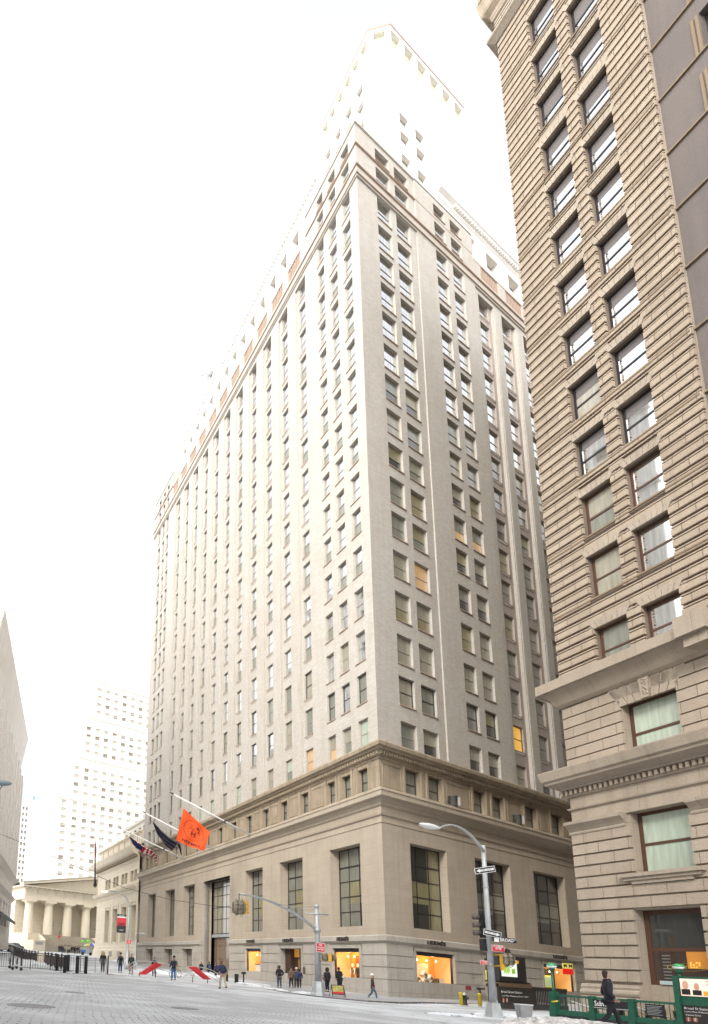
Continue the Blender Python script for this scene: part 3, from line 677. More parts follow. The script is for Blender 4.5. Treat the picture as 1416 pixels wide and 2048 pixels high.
for o in LO[4:]:
    mb = MB(); sash_into(mb, FLF, o[0], o[1], o[2], o[3], -.85, BRONZE, rows=(.7,), cols=(.5,), bw=.1); q = mb.build('street_window', hb)
    pm = MB(); FLF.quad(pm, o[0], o[1], -.82, o[2], o[3], flat('reflecting_street_glass', (.25, .22, .2), .05, coat=1)); sub(pm, 'pane', q)
# shop name in raised letters, once over each shop opening
LETT = flat('dark_bronze_letter', (.06, .052, .042), .6, .3)
for fr, a, wd in ((FLF, 4.75, 1.5), (FLF, 12.85, 1.75), (FLF, 19.9, 1.7), (FRF, 5.75, 2.35), (FRF, 14.9, 2.35), (FRF, 24.4, 2.5)):
    mb = MB(); xd = fr.s if fr is FRF else -fr.s
    put_text(mb, 'HERMÈS', .42, plane_fn(fr.p(a, .2, 4.16), xd, UP, fr.n, .02), LETT, width=wd, thick=.06, bold=True)
    mb.build('shop_name', hb)
mb = MB()   # address letters by the second shop window
for k, t in enumerate(('15 BROAD', 'STREET')): put_text(mb, t, .2, plane_fn(FRF.p(10.9, 0, 2.0 - k * .26), RD, UP, NR, .01), flat('faint_letters', (.2, .18, .15), .8))
mb.build('address_lettering', hb)
# ================================================================== striped stone building on the right
eb = thing('stone_building', 'tall buff stone building on the right with closely grooved courses and deep ledges', 'building', E)
AC = .6; EC = E - LD * AC; ES = 36.0
epath = [EC + RD * 120, EC, E - LD * ES]
KE = 0.7265 * -1   # corner shift of the west face per metre of offset (its end moves north as it comes forward)
E3 = [(3.6, 6.08, 12.93, 15.75), (9.2, 11.7, 12.93, 15.75)]; E2 = [(3.42, 5.95, 7.0, 10.08), (9.2, 11.7, 7.0, 10.08)]; E1 = [(3.15, 5.97, .95, 5.27), (8.9, 11.7, .95, 5.27)]
mb = MB()
wall(mb, FEF, AC - .1, ES, -1, 10.1, -.08, E1 + E2, .55, EPLAIN)
zs = [(.593 * k + .045, .593 * (k + 1) - .045) for k in range(3, 16)]
courses(mb, FEF, AC - .1, ES, zs, -.08, .06, [(o[0], o[1], o[2], o[3]) for o in E1] + [(o[0], o[1], o[2] - .1, o[3]) for o in E2], ESTONE, None)
mb.face([E - LD * (AC - .1) + NL * -.08 + UP * z for z in (-1, 10.1)] + [E - LD * (AC - .1) + NL * -.08 + RD * 120 + UP * z for z in (10.1, -1)], EPLAIN)
mb.build('rusticated_base_wall', eb)
mb = MB()
def espl(a, b, prof, mat=EPLAIN):
    sweep(mb, [E - LD * a, E - LD * b], prof, mat)
for a, b in ((.3, 3.15), (5.97, 8.9), (11.7, ES)):
    espl(a, b, [(-.1, .0), (.22, .0), (.22, 1.0), (.1, 1.08), (.2, 1.15), (.24, 1.25), (.18, 1.36), (.1, 1.42), (.13, 1.52), (.06, 1.66), (-.1, 1.68)])
for a, b in ((3.15, 5.97), (8.9, 11.7)): FEF.box(mb, a, b, -.5, .1, -1, .95, EPLAIN)
FEF.box(mb, 0.3, ES, -.5, .2, -1, 0.001, EPLAIN)
mb.build('base_moulding', eb)
mb = MB()   # pier capitals, frieze, sills
for a, b in ((.42, 3.3), (6.1, 9.1), (11.8, ES)):
    espl(a, b, [(-.1, 9.42), (.1, 9.44), (.12, 9.52), (.08, 9.6), (.16, 9.72), (.3, 9.86), (.4, 9.95), (.42, 10.1), (-.1, 10.12)])
mb.build('pier_capital', eb)
mb = MB()
for o in E2: FEF.box(mb, o[0] - .55, o[1] + .45, -.3, .34, 6.84, 7.0, EPLAIN); FEF.box(mb, o[0] - .4, o[1] + .3, -.3, .24, 6.68, 6.84, EPLAIN); FEF.box(mb, o[0] - .1, o[1] - .05, -.2, .16, 6.5, 6.68, EPLAIN)
mb.build('window_sill', eb)
mb = MB()
sweep(mb, epath, [(-.02, 10.08), (.02, 10.1), (.02, 10.72), (.14, 10.8), (.16, 10.88), (.02, 10.9), (.02, 11.5), (-.3, 11.52)], EPLAIN)
mb.build('frieze', eb)
mb = MB()
sweep(mb, epath, [(-.2, 11.48), (.12, 11.5), (.14, 11.56), (.14, 11.86), (.3, 11.9), (.35, 12.05), (.85, 12.22), (.88, 12.32), (1.0, 12.42), (1.12, 12.86), (1.12, 12.92), (-.3, 13.0)], EPLAIN)
a = .3
while a < 14: FEF.box(mb, a, a + .13, .13, .3, 11.6, 11.84, EPLAIN); a += .26
mb.build('dentil_cornice', eb)
mb = MB()
wall(mb, FEF, AC, ES, 12.9, 16.75, -.12, E3, .5, EPLAIN)
ops3 = [(o[0] - .02, o[1] + .02, o[2], o[3]) for o in E3]
courses(mb, FEF, AC, ES, [(.593 * k + .035, .593 * (k + 1) - .035) for k in range(22, 28)], -.12, 0, ops3, ESTONE)
mb.face([EC + NL * -.12 + UP * 12.9, EC + NL * -.12 + RD * 120 + UP * 12.9, EC + NL * -.12 + RD * 120 + UP * 16.75, EC + NL * -.12 + UP * 16.75], EPLAIN)
mb.build('third_storey_wall', eb)
for o in E3:   # splayed keystones over the window
    mb = MB(); n = 7; w0 = (o[1] - o[0]) / n; w1 = (o[1] - o[0] + 1.1) / n
    for k in range(n):
        x0 = o[0] + w0 * k + .02; x1 = o[0] + w0 * (k + 1) - .02; y0 = o[0] - .55 + w1 * k + .02; y1 = o[0] - .55 + w1 * (k + 1) - .02
        dd = .2 if k == 3 else .1
        P = [FEF.p(x0, -.1, 15.62), FEF.p(x1, -.1, 15.62), FEF.p(y1, -.1, 16.66), FEF.p(y0, -.1, 16.66)]
        Q = [p + NL * dd for p in P]
        mb.raw(P + Q, [(4, 5, 6, 7), (0, 1, 5, 4), (1, 2, 6, 5), (2, 3, 7, 6), (3, 0, 4, 7)], EPLAIN)
        if k == 3:
            for j in range(14):
                c = FEF.p((x0 + x1) / 2 + rnd.uniform(-.14, .14), .1, 15.8 + j * .06); mb.lathe(c, [(.02, -.06), (.07, 0), (.02, .06)], EPLAIN, 6)
    mb.build('keystone_arch', eb)
mb = MB()
sweep(mb, epath, [(-.15, 16.64), (.05, 16.66), (.2, 16.78), (.5, 17.3), (.7, 17.5), (.92, 17.52), (.92, 18.06), (-.2, 18.1)], EPLAIN)
for a in (7.15, 12.6): FEF.box(mb, a, a + 1.2, .2, 1.25, 17.4, 18.35, EPLAIN); FEF.box(mb, a + .15, a + 1.05, .1, 1.0, 16.9, 17.4, EPLAIN)
mb.build('broad_ledge', eb)
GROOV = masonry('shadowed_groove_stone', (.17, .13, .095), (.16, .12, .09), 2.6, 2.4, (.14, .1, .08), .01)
TOPS = [20.4, 24.68, 28.4, 32.1, 35.74, 39.42, 43.1, 46.74, 50.35, 53.95, 57.65, 61.35, 65.0]
HT = [2.4] + [2.5] * 12
EU = [(a, b, t - h, t) for t, h in zip(TOPS, HT) for a, b in ((2.72, 4.4), (5.08, 6.76))]
mb = MB()
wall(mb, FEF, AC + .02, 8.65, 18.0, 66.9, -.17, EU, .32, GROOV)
zs = []; z = .61 * 30 - .02
blk = [(o[0] - .0, o[1] + .0, o[2] - .14, o[3] + .48) for o in EU]
while z < 66.6: zs.append((z, z + .36)); z += .61
courses(mb, FEF, AC, 8.7, zs, -.17, 0, blk, ESTU)
courses(mb, FEF, AC + .01, 8.69, [(a + .445, a + .515) for a, b in zs], -.17, -.04, blk, ESTU)
mb.face([EC + NL * -.17 + UP * 18, EC + NL * -.17 + RD * 120 + UP * 18, EC + NL * -.17 + RD * 120 + UP * 66.9, EC + NL * -.17 + UP * 66.9], EPLAIN)
for o in EU: FEF.box(mb, o[0] - .28, o[1] + .28, -.18, -.069, o[3] + .001, o[3] + .48, EPLAIN)
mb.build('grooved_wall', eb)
OCH = masonry('ochre_sill_band', (.20, .145, .09), (.19, .135, .085), 1.4, 3, (.2, .14, .08), .01)
for o in EU:
    mb = MB(); n = 7; w0 = (o[1] - o[0]) / n; w1 = (o[1] - o[0] + .5) / n
    for k in range(n):
        x0 = o[0] + w0 * k + .008; x1 = o[0] + w0 * (k + 1) - .008; y0 = o[0] - .25 + w1 * k + .008; y1 = o[0] - .25 + w1 * (k + 1) - .008
        P = [FEF.p(x0, -.069, o[3] + .001), FEF.p(x1, -.069, o[3] + .001), FEF.p(y1, -.069, o[3] + .47), FEF.p(y0, -.069, o[3] + .47)]; Q = [p + NL * .075 for p in P]
        mb.raw(P + Q, [(4, 5, 6, 7), (0, 1, 5, 4), (1, 2, 6, 5), (2, 3, 7, 6), (3, 0, 4, 7)], EPLAIN)
    mb.build('flat_arch', eb)
mb = MB()
for o in EU[2::2]: FEF.box(mb, AC + .05, 8.66, -.07, .03, o[2] - .13, o[2] - .04, OCH)
mb.build('sill_band', eb)
BR_ = [(10.75 + 4.2 * k, 12.5 + 4.2 * k, t - 2.4, t - .05) for t in TOPS for k in range(5)]
mb = MB(); wall(mb, FEF, 8.65, ES, 17.9, 66.9, -.32, BR_, .4, BROWN); FEF.box(mb, 8.64, 8.7, -.4, -.17, 18, 66.9, EPLAIN)
for t in TOPS: FEF.box(mb, 8.7, ES, -.33, -.2, t - 2.56, t - 2.47, OCH)
for o in BR_:
    for x0, x1 in ((o[0] - .34, o[0] - .22), (o[0] - .14, o[0] - .02), (o[1] + .02, o[1] + .14)): FEF.box(mb, x0, x1, -.33, -.25, o[2] - .05, o[3], OCH)
mb.build('brown_wall', eb)
mb = MB()
sweep(mb, epath, [(-.1, 66.85), (.1, 66.9), (.4, 67.2), (.5, 67.3), (.5, 67.45), (0, 67.5), (0, 69.0), (.15, 69.1), (.2, 69.3), (-.1, 69.35)], EPLAIN)
for k in range(5): sweep(mb, epath, [(-.01, 67.55 + .3 * k), (.05, 67.58 + .3 * k), (.05, 67.76 + .3 * k), (-.01, 67.8 + .3 * k)], ESTONE)
mb.build('upper_string', eb)
mb = MB()
sweep(mb, epath, [(-.1, 69.3), (.2, 69.35), (.25, 69.6), (.6, 69.9), (.68, 70.1), (.75, 70.7), (.85, 71.1), (-.6, 71.3)], SOOT)
a = .2
while a < 12: FEF.box(mb, a, a + .3, .7, .88, 71.05, 71.35 + .1 * rnd.random(), SOOT); a += .42
mb.build('top_cornice', eb)
mb = MB()
P = [E - LD * 0.9 + RD * .8 - UP * 1, E - LD * ES + RD * .8 - UP, E - LD * ES + RD * 30 - UP, E - LD * .9 + RD * 120 - UP]
for i in range(4): mb.face([P[i], P[(i + 1) % 4], P[(i + 1) % 4] + UP * 72.2, P[i] + UP * 72.2], DKI)
mb.face([p + UP * 72.2 for p in P], EPLAIN); mb.build('core_and_roof', eb)
for k, o in enumerate(EU):
    top = (k // 2) >= 4; low = (k // 2) <= 1
    frm = BRNFR if (k // 2) < 3 else BLACKFR
    gl = [G_GREEN, G_MIR, G_BLIND, G_MIR, G_BLIND, G_MIR][k] if k < 6 else (G_BLIND if k in (8,) else G_MIR)
    wn = sash(FEF, o[0] + .02, o[1] - .02, o[2] + .01, o[3] - .02, -.45, frm, gl, eb, bw=.13, rows=(.45,), glass2=G_GREEN if k == 4 else None)
    if (k // 2) >= 3:      # roller blind drawn part-way down behind the top sash
        bm = MB(); hgt = .9 if k // 2 < 9 else 1.45
        FEF.quad(bm, o[0] + .15, o[1] - .15, -.425, o[3] - .15 - hgt * (.55 + .1 * (k % 3)), o[3] - .14, flat('grey_roller_blind', (.13, .115, .11), .8)); sub(bm, 'blind', wn)
for o in E3: sash(FEF, o[0], o[1], o[2], o[3], -.6, BRNFR, G_SHADE, eb, bw=.16, rows=(.42,))
for o in E2: sash(FEF, o[0], o[1], o[2], o[3], -.6, BRNFR, G_SHADE, eb, bw=.16, rows=(.48,))
for i, o in enumerate(E1):
    mb = MB(); sash_into(mb, FEF, o[0], o[1], 1.75, o[3], -.62, BRNFR, rows=(.47,), bw=.22); FEF.box(mb, o[0], o[1], -.62, -.4, .95, 1.75, EPLAIN)
    q = mb.build('shopfront_window', eb); pm = MB()
    FEF.quad(pm, o[0], o[1], -.58, 3.4, o[3], G_DARK)
    FEF.quad(pm, o[0], o[1], -.58, 1.75, 3.4, glassmat('brown_interior_glass', (.03, .014, .008)))
    if i == 0:
        AMB = flat('amber_wall_light', (.5, .2, .03), .6, emit=(1, .35, .03), es=.05)
        FEF.quad(pm, 4.75, 5.95, -.575, 2.55, 3.34, AMB)
        for k in range(9):
            c = FEF.p(4.9 + .11 * (k % 4), -.56, 2.62 + .09 * (k // 3)); pm.lathe(c, [(.01, -.05), (.045, 0), (.01, .05)], flat('amber_bulb', (1, .5, .1), .5, emit=(1, .45, .06), es=.3), 6)
    sub(pm, 'pane', q)
GOLD = flat('gold_leaf_letters', (.55, .42, .1), .35, .3, emit=(.8, .6, .15), es=.08)
mb = MB(); fn = plane_fn(FEF.p(4.62, -.54, 2.62), -FEF.s * -1, UP, NL, .01)
fn = plane_fn(FEF.p(4.75, -.54, 2.6), FEF.s, UP, NL, .01)
put_text(mb, "BOBBY VAN'S", .2, fn, GOLD, width=1.25)
for k in range(40):
    t0, t1 = 2 * math.pi * k / 40, 2 * math.pi * (k + 1) / 40
    mb.face([fn(.82 * r * math.cos(t), .17 * r * math.sin(t), 0) for t, r in ((t0, 1), (t1, 1), (t1, .97), (t0, .97))], GOLD)
mb.build('gold_window_lettering', eb)
mb = MB()
for k in range(8): FEF.box(mb, 3.75 + .0, 4.1, -.55, -.545, 2.05 + .15 * k, 2.1 + .15 * k, flat('menu_print', (.16, .15, .14), .8))
FEF.box(mb, 3.7, 5.9, -.35, -.32, 1.78, 1.95, flat('pale_glass_sign', (.35, .42, .4), .3))
mb.build('menu_board', eb)

# ================================================================== low marble bank beyond the main building
jb = thing('bank_building', 'low cream marble bank beyond the tall office building, with a deep dentilled cornice', 'building', C + LD * 58)
jp = [C + LD * 84 + RD * 30, C + LD * 84, C + LD * 57.7]
TA = [(58.4 + 5.27 * k, 61.4 + 5.27 * k, 4.7, 10.7) for k in range(4)] + [(79.4, 81.6, 4.7, 10.7)][:0]
UA = [(58.9 + 5.27 * k + q, 60.5 + 5.27 * k + q, 14.7, 16.6) for k in range(4) for q in (0, 1.9)]
SA = [(60 + 5.27 * k, 62 + 5.27 * k, 2.1, 3.05) for k in range(4)]
mb = MB()
wall(mb, FLF, 57.7, 84, 0, 19.3, 0, TA + UA + SA, 1.1, CREAM)
for o in TA: FLF.box(mb, o[0] - .4, o[0] - .02, 0, .12, 4.4, 11.2, CREAM); FLF.box(mb, o[1] + .02, o[1] + .4, 0, .12, 4.4, 11.2, CREAM); FLF.box(mb, o[0] - .4, o[1] + .4, 0, .14, 11.2, 11.6, CREAM)
mb.face([C + LD * 84 + UP * z for z in (0, 19.3)] + [C + LD * 84 + RD * 30 + UP * z for z in (19.3, 0)], CREAM)
mb.build('wall', jb)
mb = MB(); sweep(mb, jp, [(0, 0), (.35, 0), (.35, 3.3), (.15, 3.5), (.15, 3.9), (0, 4.0)], CREAM)
for o in SA: FLF.box(mb, o[0], o[1], .34, .36, o[2], o[3], G_FARD)
mb.build('plinth', jb)
mb = MB(); sweep(mb, jp, [(0, 12.7), (.15, 12.9), (.2, 13.2), (.7, 13.5), (.9, 13.9), (.9, 14.05), (0, 14.2)], CREAM); mb.build('lower_cornice', jb)
mb = MB(); sweep(mb, jp, [(0, 18.0), (.2, 18.2), (.3, 18.8), (1.1, 19.2), (1.3, 19.5), (1.6, 20.3), (0, 20.6)], CREAM)
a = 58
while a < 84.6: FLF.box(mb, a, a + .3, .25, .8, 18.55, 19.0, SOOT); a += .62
mb.build('dentil_cornice', jb)
mb = MB(); sweep(mb, jp, [(0, 20.4), (-.3, 20.6), (-.3, 22.7), (.1, 22.9), (.1, 23.1), (-3, 23.15)], CREAM)
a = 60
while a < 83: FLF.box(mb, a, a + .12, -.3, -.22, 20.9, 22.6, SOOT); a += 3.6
mb.build('parapet', jb)
mb = MB(); o_ = [(60 + 2.6 * k, 61.4 + 2.6 * k, 24.0, 25.2) for k in range(6)]
wall(mb, FLF, 57.8, 75.5, 22, 26.0, -2.5, o_, .3, PALE); sweep(mb, [C + LD * 75.5, C + LD * 57.8], [(-2.5, 25.8), (-2.2, 26), (-2.2, 26.4), (-3.4, 26.5)], PALE)
for o in o_: FLF.quad(mb, o[0], o[1], -2.8, o[2], o[3], G_FARD)
mb.build('penthouse', jb)
mb = MB(); prP = [C + LD * 57.8 + NL * -1.2, C + LD * 83.9 + NL * -1.2, C + LD * 83.9 + RD * 29, C + LD * 57.8 + RD * 29]
for i in range(4): mb.face([prP[i], prP[(i + 1) % 4], prP[(i + 1) % 4] + UP * 22.8, prP[i] + UP * 22.8], CREAM)
mb.face([p + UP * 22.8 for p in prP], CREAM); mb.build('core_and_roof', jb)
for o in TA: sash(FLF, o[0], o[1], o[2], o[3], -1.1, flat('cream_grille', (.3, .25, .18), .6), G_BLIND, jb, bw=.25, rows=(.3, .6), cols=(.5,))
for o in UA: sash(FLF, o[0], o[1], o[2], o[3], -1.05, flat('tan_frame', (.26, .2, .14), .6), flat('tan_blind', (.25, .185, .12), .7), jb, bw=.1)
# ================================================================== columned hall at the head of the street
FP = Vv((67.292, 136.737, 0)); FH = Fr(FP, RD, NR)
fb = thing('columned_hall', 'cream marble hall with thick Doric columns under a low pediment', 'building', FP + UP * 3.7)
ZB, ZC, HR = 6.5, 14.45, 19.2
mb = MB(); dops = [(7.3, 9.7, 6.5, 9.3), (17.4, 20.6, 6.5, 12.6), (28, 30.5, 6.5, 9.3)]
wall(mb, FH, -1, 39.2, 3, 14.6, -4.2, dops, 1, CREAM)
for o in dops:
    FH.quad(mb, o[0], o[1], -5.1, o[2], o[3], G_FARD); FH.box(mb, o[0] - .5, o[1] + .5, -4.2, -3.9, o[3] + .1, o[3] + .55, CREAM)
FH.box(mb, 17.4, 20.6, -4.6, -4.3, 10.2, 11.6, CREAM)
mb.build('porch_wall', fb)
for k in range(8):
    mb = MB(); c = FH.p(.65 + 5.3 * k, 0, ZB); pr = [(1.16, 0), (1.13, 1.5), (1.06, 4), (.95, 6.9), (.97, 7.05), (1.05, 7.12), (1.35, 7.5)]
    nn = 40; vs = []; fs = []
    for r, z in pr:
        for i in range(nn):
            t = 2 * math.pi * i / nn; rr = r * (1 - (.06 if i % 2 and z < 7.0 else 0)); vs.append(c + RD * (math.cos(t) * rr) + Vv((0, 1, 0)) * (math.sin(t) * rr) + UP * z)
    for j in range(len(pr) - 1):
        for i in range(nn): fs.append((j * nn + i, j * nn + (i + 1) % nn, (j + 1) * nn + (i + 1) % nn, (j + 1) * nn + i))
    mb.raw(vs, fs, CREAM2); FH.box(mb, .65 + 5.3 * k - 1.4, .65 + 5.3 * k + 1.4, -1.4, 1.4, ZC - .45, ZC, CREAM2)
    mb.build('column', fb)
mb = MB(); FH.box(mb, -1.3, 39.8, -4.5, 1.25, ZC, 15.7, CREAM); FH.box(mb, -1.3, 39.8, -4.5, 1.32, 15.7, 15.85, CREAM); FH.box(mb, -1.25, 39.7, -4.5, 1.2, 15.85, 17.1, CREAM)
a = -1.0
while a < 39.5:
    for q in (0, .22, .44): FH.box(mb, a + q, a + q + .15, 1.2, 1.3, 15.87, 17.0, CREAM)
    a += 2.65
sweep(mb, [FH.p(-1.3, 1.25, 0) + Vv((0, 20, 0)), FH.p(-1.3, 1.25, 0), FH.p(39.8, 1.25, 0)], [(0, 17.1), (.1, 17.15), (.8, 17.35), (.9, 17.7), (.6, 17.75)], CREAM)
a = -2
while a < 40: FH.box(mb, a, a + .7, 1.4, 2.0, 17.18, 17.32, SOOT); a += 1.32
mb.build('entablature', fb)
mb = MB()
mb.face([FH.p(-1.3, 1.0, 17.6), FH.p(39.8, 1.0, 17.6), FH.p(19.25, 1.0, 21.3)], CREAM)
for s0, s1 in ((-2.3, 19.25), (40.8, 19.25)):
    for o1, o2, z1, z2 in ((2.2, .9, 17.75, 18.25),):
        A0, A1 = FH.p(s0, 2.2, 17.7), FH.p(s1, 2.2, 21.35); mb.box(A0, A1 - A0, NR * -2.0, UP * .55, CREAM)
        A0, A1 = FH.p(s0, 2.3, 18.26), FH.p(s1, 2.3, 21.9); mb.box(A0, A1 - A0, NR * -32, UP * .14, SOOT)
mb.build('pediment', fb)
mb = MB(); FH.box(mb, -.9, 39.1, -30, -4.6, 3, 17.5, CREAM); mb.build('hall_body', fb)
mb = MB()
n = 14
for k in range(n): FH.box(mb, 1.6, 37, -4, 1.2 + (n - k) * .42, 3.0, ZB - (n - 1 - k) * 0.2, STEPS) if False else FH.box(mb, 1.6, 37, -4.0, 1.3 + (n - k) * .42, 2.2 if k == 0 else 3.5 + k * .21, 3.5 + (k + 1) * .215, STEPS)
mb.build('steps', fb)
mb = MB(); FH.box(mb, -1.4, 1.55, -4, 7.6, 2, 4.9, CREAM); FH.box(mb, -1.4, 1.55, -4, 4.4, 4.9, ZB, CREAM); FH.box(mb, -1.5, 1.65, 7.4, 7.7, 4.75, 5.0, CREAM); FH.box(mb, -.9, 1.0, 7.61, 7.65, 3.9, 4.6, flat('grey_notice', (.3, .3, .3), .6))
mb.face([FH.p(1.56, 7.6, 5.3), FH.p(1.56, 4.4, 6.6), FH.p(1.56, 4.4, 4.9), FH.p(1.56, 7.6, 4.9)], CREAM)
mb.build('cheek_wall', fb)

def grid_building(name, label, fr, tiers, mat, frame, glass, nmax=100, deep=25, lit=None, seed=1, loc=None, roof=None, parts=True):
    """tiers: (a0, a1, z0, z1, [window starts], width, [window sill heights], height)"""
    rr = random.Random(seed)
    b = thing(name, label, 'building', loc or fr.p(tiers[0][0], 0, tiers[0][2])); allw = []
    for (a0, a1, z0, z1, cols, ww, rows, hh) in tiers:
        mb = MB(); ops = [(c, c + ww, z, z + hh) for c in cols for z in rows if a0 < c and c + ww < a1 and z0 < z and z + hh < z1]
        wall(mb, fr, a0, a1, z0, z1, 0, ops, .5, mat)
        for q in (a0, a1): mb.face([fr.p(q, 0, z0), fr.p(q, -deep, z0), fr.p(q, -deep, z1), fr.p(q, 0, z1)], mat)
        mb.face([fr.p(a0, 0, z1), fr.p(a1, 0, z1), fr.p(a1, -deep, z1), fr.p(a0, -deep, z1)], mat)
        mb.face([fr.p(a0, -deep, z0), fr.p(a1, -deep, z0), fr.p(a1, -deep, z1), fr.p(a0, -deep, z1)], mat)
        sweep(mb, [fr.p(a0 - .3, 0, 0), fr.p(a1 + .3, 0, 0)] if fr.s.cross(UP).dot(fr.n) > 0 else [fr.p(a1 + .3, 0, 0), fr.p(a0 - .3, 0, 0)], [(-.1, z1 - .8), (.4, z1 - .6), (.4, z1 + .2), (-.2, z1 + .3)], mat)
        mb.build('wall', b); allw += ops
    lst = []
    for o in allw:
        wn = (fr, o[0], o[1], o[2], o[3], -.5); A = area(wn) if parts else 0
        g = rr.choice(glass); lst.append((A, wn, frame, g, rr.choice(glass) if rr.random() < .3 else None))
    lst = [l for l in lst if l[0] > 0] + [l for l in lst if l[0] <= 0]
    place_windows(lst, b, nmax if parts else 0)
    return b
BP = Vv((133.66, 257.9, 0)); BP = at(105, 1760, 300.); BP.z = 0; FB = Fr(BP, RD, NR)
cw = [2.4, 8.5, 14.2, 19.5, 24.7, 29.9, 35.2, 40.4, 45.6, 50.8]
rows = [76.5 - 1.75 - 3.9 * k for k in range(14)]
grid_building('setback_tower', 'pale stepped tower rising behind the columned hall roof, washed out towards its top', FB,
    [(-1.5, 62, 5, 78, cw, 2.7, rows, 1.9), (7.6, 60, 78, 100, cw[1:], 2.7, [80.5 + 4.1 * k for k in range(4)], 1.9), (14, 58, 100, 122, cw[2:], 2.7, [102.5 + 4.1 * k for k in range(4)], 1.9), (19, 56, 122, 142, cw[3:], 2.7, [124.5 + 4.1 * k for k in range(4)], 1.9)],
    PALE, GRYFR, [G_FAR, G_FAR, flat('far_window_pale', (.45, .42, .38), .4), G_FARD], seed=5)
TP = at(40, 1860, 400.); TP.z = 0; FT = Fr(TP, RD, NR)
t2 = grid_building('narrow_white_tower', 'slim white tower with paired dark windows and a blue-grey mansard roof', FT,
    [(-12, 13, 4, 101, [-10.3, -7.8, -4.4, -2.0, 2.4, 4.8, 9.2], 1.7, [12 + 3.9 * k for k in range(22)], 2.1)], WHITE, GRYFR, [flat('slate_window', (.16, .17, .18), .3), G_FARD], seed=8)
mb = MB(); SLATE = flat('blue_grey_slate', (.36, .42, .44), .6, var=.1)
mb.raw([FT.p(-11, -1, 101), FT.p(5, -1, 101), FT.p(5, -16, 101), FT.p(-11, -16, 101), FT.p(-9, -4, 117), FT.p(-5, -4, 117), FT.p(-5, -9, 117), FT.p(-9, -9, 117)], [(0, 1, 5, 4), (1, 2, 6, 5), (2, 3, 7, 6), (3, 0, 4, 7), (4, 5, 6, 7)], SLATE)
FT.box(mb, 5.5, 9, -8, -1, 101, 106, SLATE); mb.build('mansard_roof', t2)
# grey building where the street bends, at the left edge
D3 = Vv((0.50227616, 0.86470727, 0)); LPt = at(45, 1888, 140.); LPt.z = 0
F3 = Fr(LPt, D3, Vv((D3.y, -D3.x, 0)))
b = thing('grey_stone_building', 'grey stone building with tall pilasters cut by the left edge of the picture', 'building', F3.p(-21, 0, 3))
mb = MB(); ops = [(-37.6 - 4.2 * k, -36.2 - 4.2 * k, z, z + 2.2) for k in range(9) for z in [16.2 + 3.9 * j for j in range(4)]] + [(-38 - 4.2 * k, -35.8 - 4.2 * k, 5.5, 9.2) for k in range(9)]
wall(mb, F3, -76, -33, 2, 34, 0, ops, .8, GREYST); mb.face([F3.p(-33, 0, 2), F3.p(-33, -25, 2), F3.p(-33, -25, 34), F3.p(-33, 0, 34)], GREYST); mb.face([F3.p(-33, 0, 34), F3.p(-33, -25, 34), F3.p(-76, -25, 34), F3.p(-76, 0, 34)], GREYST)
for o in ops: F3.quad(mb, o[0], o[1], -.8, o[2], o[3], G_FARD)
for k in range(10): F3.box(mb, -35.0 - 4.2 * k, -33.8 - 4.2 * k, 0, .6, 14.2, 32, GREYST)
mb.build('wall', b)
for pr_ in ([(0, 9.9), (.3, 10.2), (.6, 10.6), (0, 10.9)], [(0, 12.9), (.4, 13.2), (.9, 13.7), (0, 14.1)], [(0, 38), (.4, 38.2), (.8, 39.6), (0, 34)]):
    mb = MB(); sweep(mb, [F3.p(-76, 0, 0), F3.p(-33, 0, 0), F3.p(-33, -20, 0)], pr_, GREYST); mb.build('cornice', b)
F4 = Fr(F3.p(-44, -10, 0), D3, F3.n)
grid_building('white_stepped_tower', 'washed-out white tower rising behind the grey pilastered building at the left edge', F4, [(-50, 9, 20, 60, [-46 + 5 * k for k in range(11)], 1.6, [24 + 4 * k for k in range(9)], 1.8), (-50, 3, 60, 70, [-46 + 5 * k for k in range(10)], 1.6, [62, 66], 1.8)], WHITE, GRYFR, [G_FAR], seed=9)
# ================================================================== buildings of the street's far side, behind and left of the camera
def offb(name, label, o, sdir, n, L_, H_, seed, mat):
    fr = Fr(o, sdir, n)
    cols = [2 + 5 * k for k in range(int(L_ / 5) - 1)]; rws = [4 + 4.2 * k for k in range(int(H_ / 4.2) - 1)]
    b = thing(name, label, 'building', o); mb = MB(); ops = [(c, c + 2, z, z + 2.4) for c in cols for z in rws]
    wall(mb, fr, 0, L_, -1, H_, 0, ops, .4, mat)
    for c in ops: fr.quad(mb, c[0], c[1], -.38, c[2], c[3], G_DARK)
    for q in (0, L_): mb.face([fr.p(q, 0, -1), fr.p(q, -30, -1), fr.p(q, -30, H_), fr.p(q, 0, H_)], mat)
    mb.face([fr.p(0, 0, H_), fr.p(L_, 0, H_), fr.p(L_, -30, H_), fr.p(0, -30, H_)], mat); mb.face([fr.p(0, -30, -1), fr.p(L_, -30, -1), fr.p(L_, -30, H_), fr.p(0, -30, H_)], mat)
    mb.build('wall', b)
offb('stock_hall', 'low stone hall across the street, left of the camera and out of the picture', C + NL * 46 - LD * 5, LD, -NL, 70, 26, 1, LIME)
offb('street_corner_block', 'stone block behind the camera on the far kerb, out of the picture', C + NL * 50 - LD * 95, LD, -NL, 75, 48, 4, LIME)
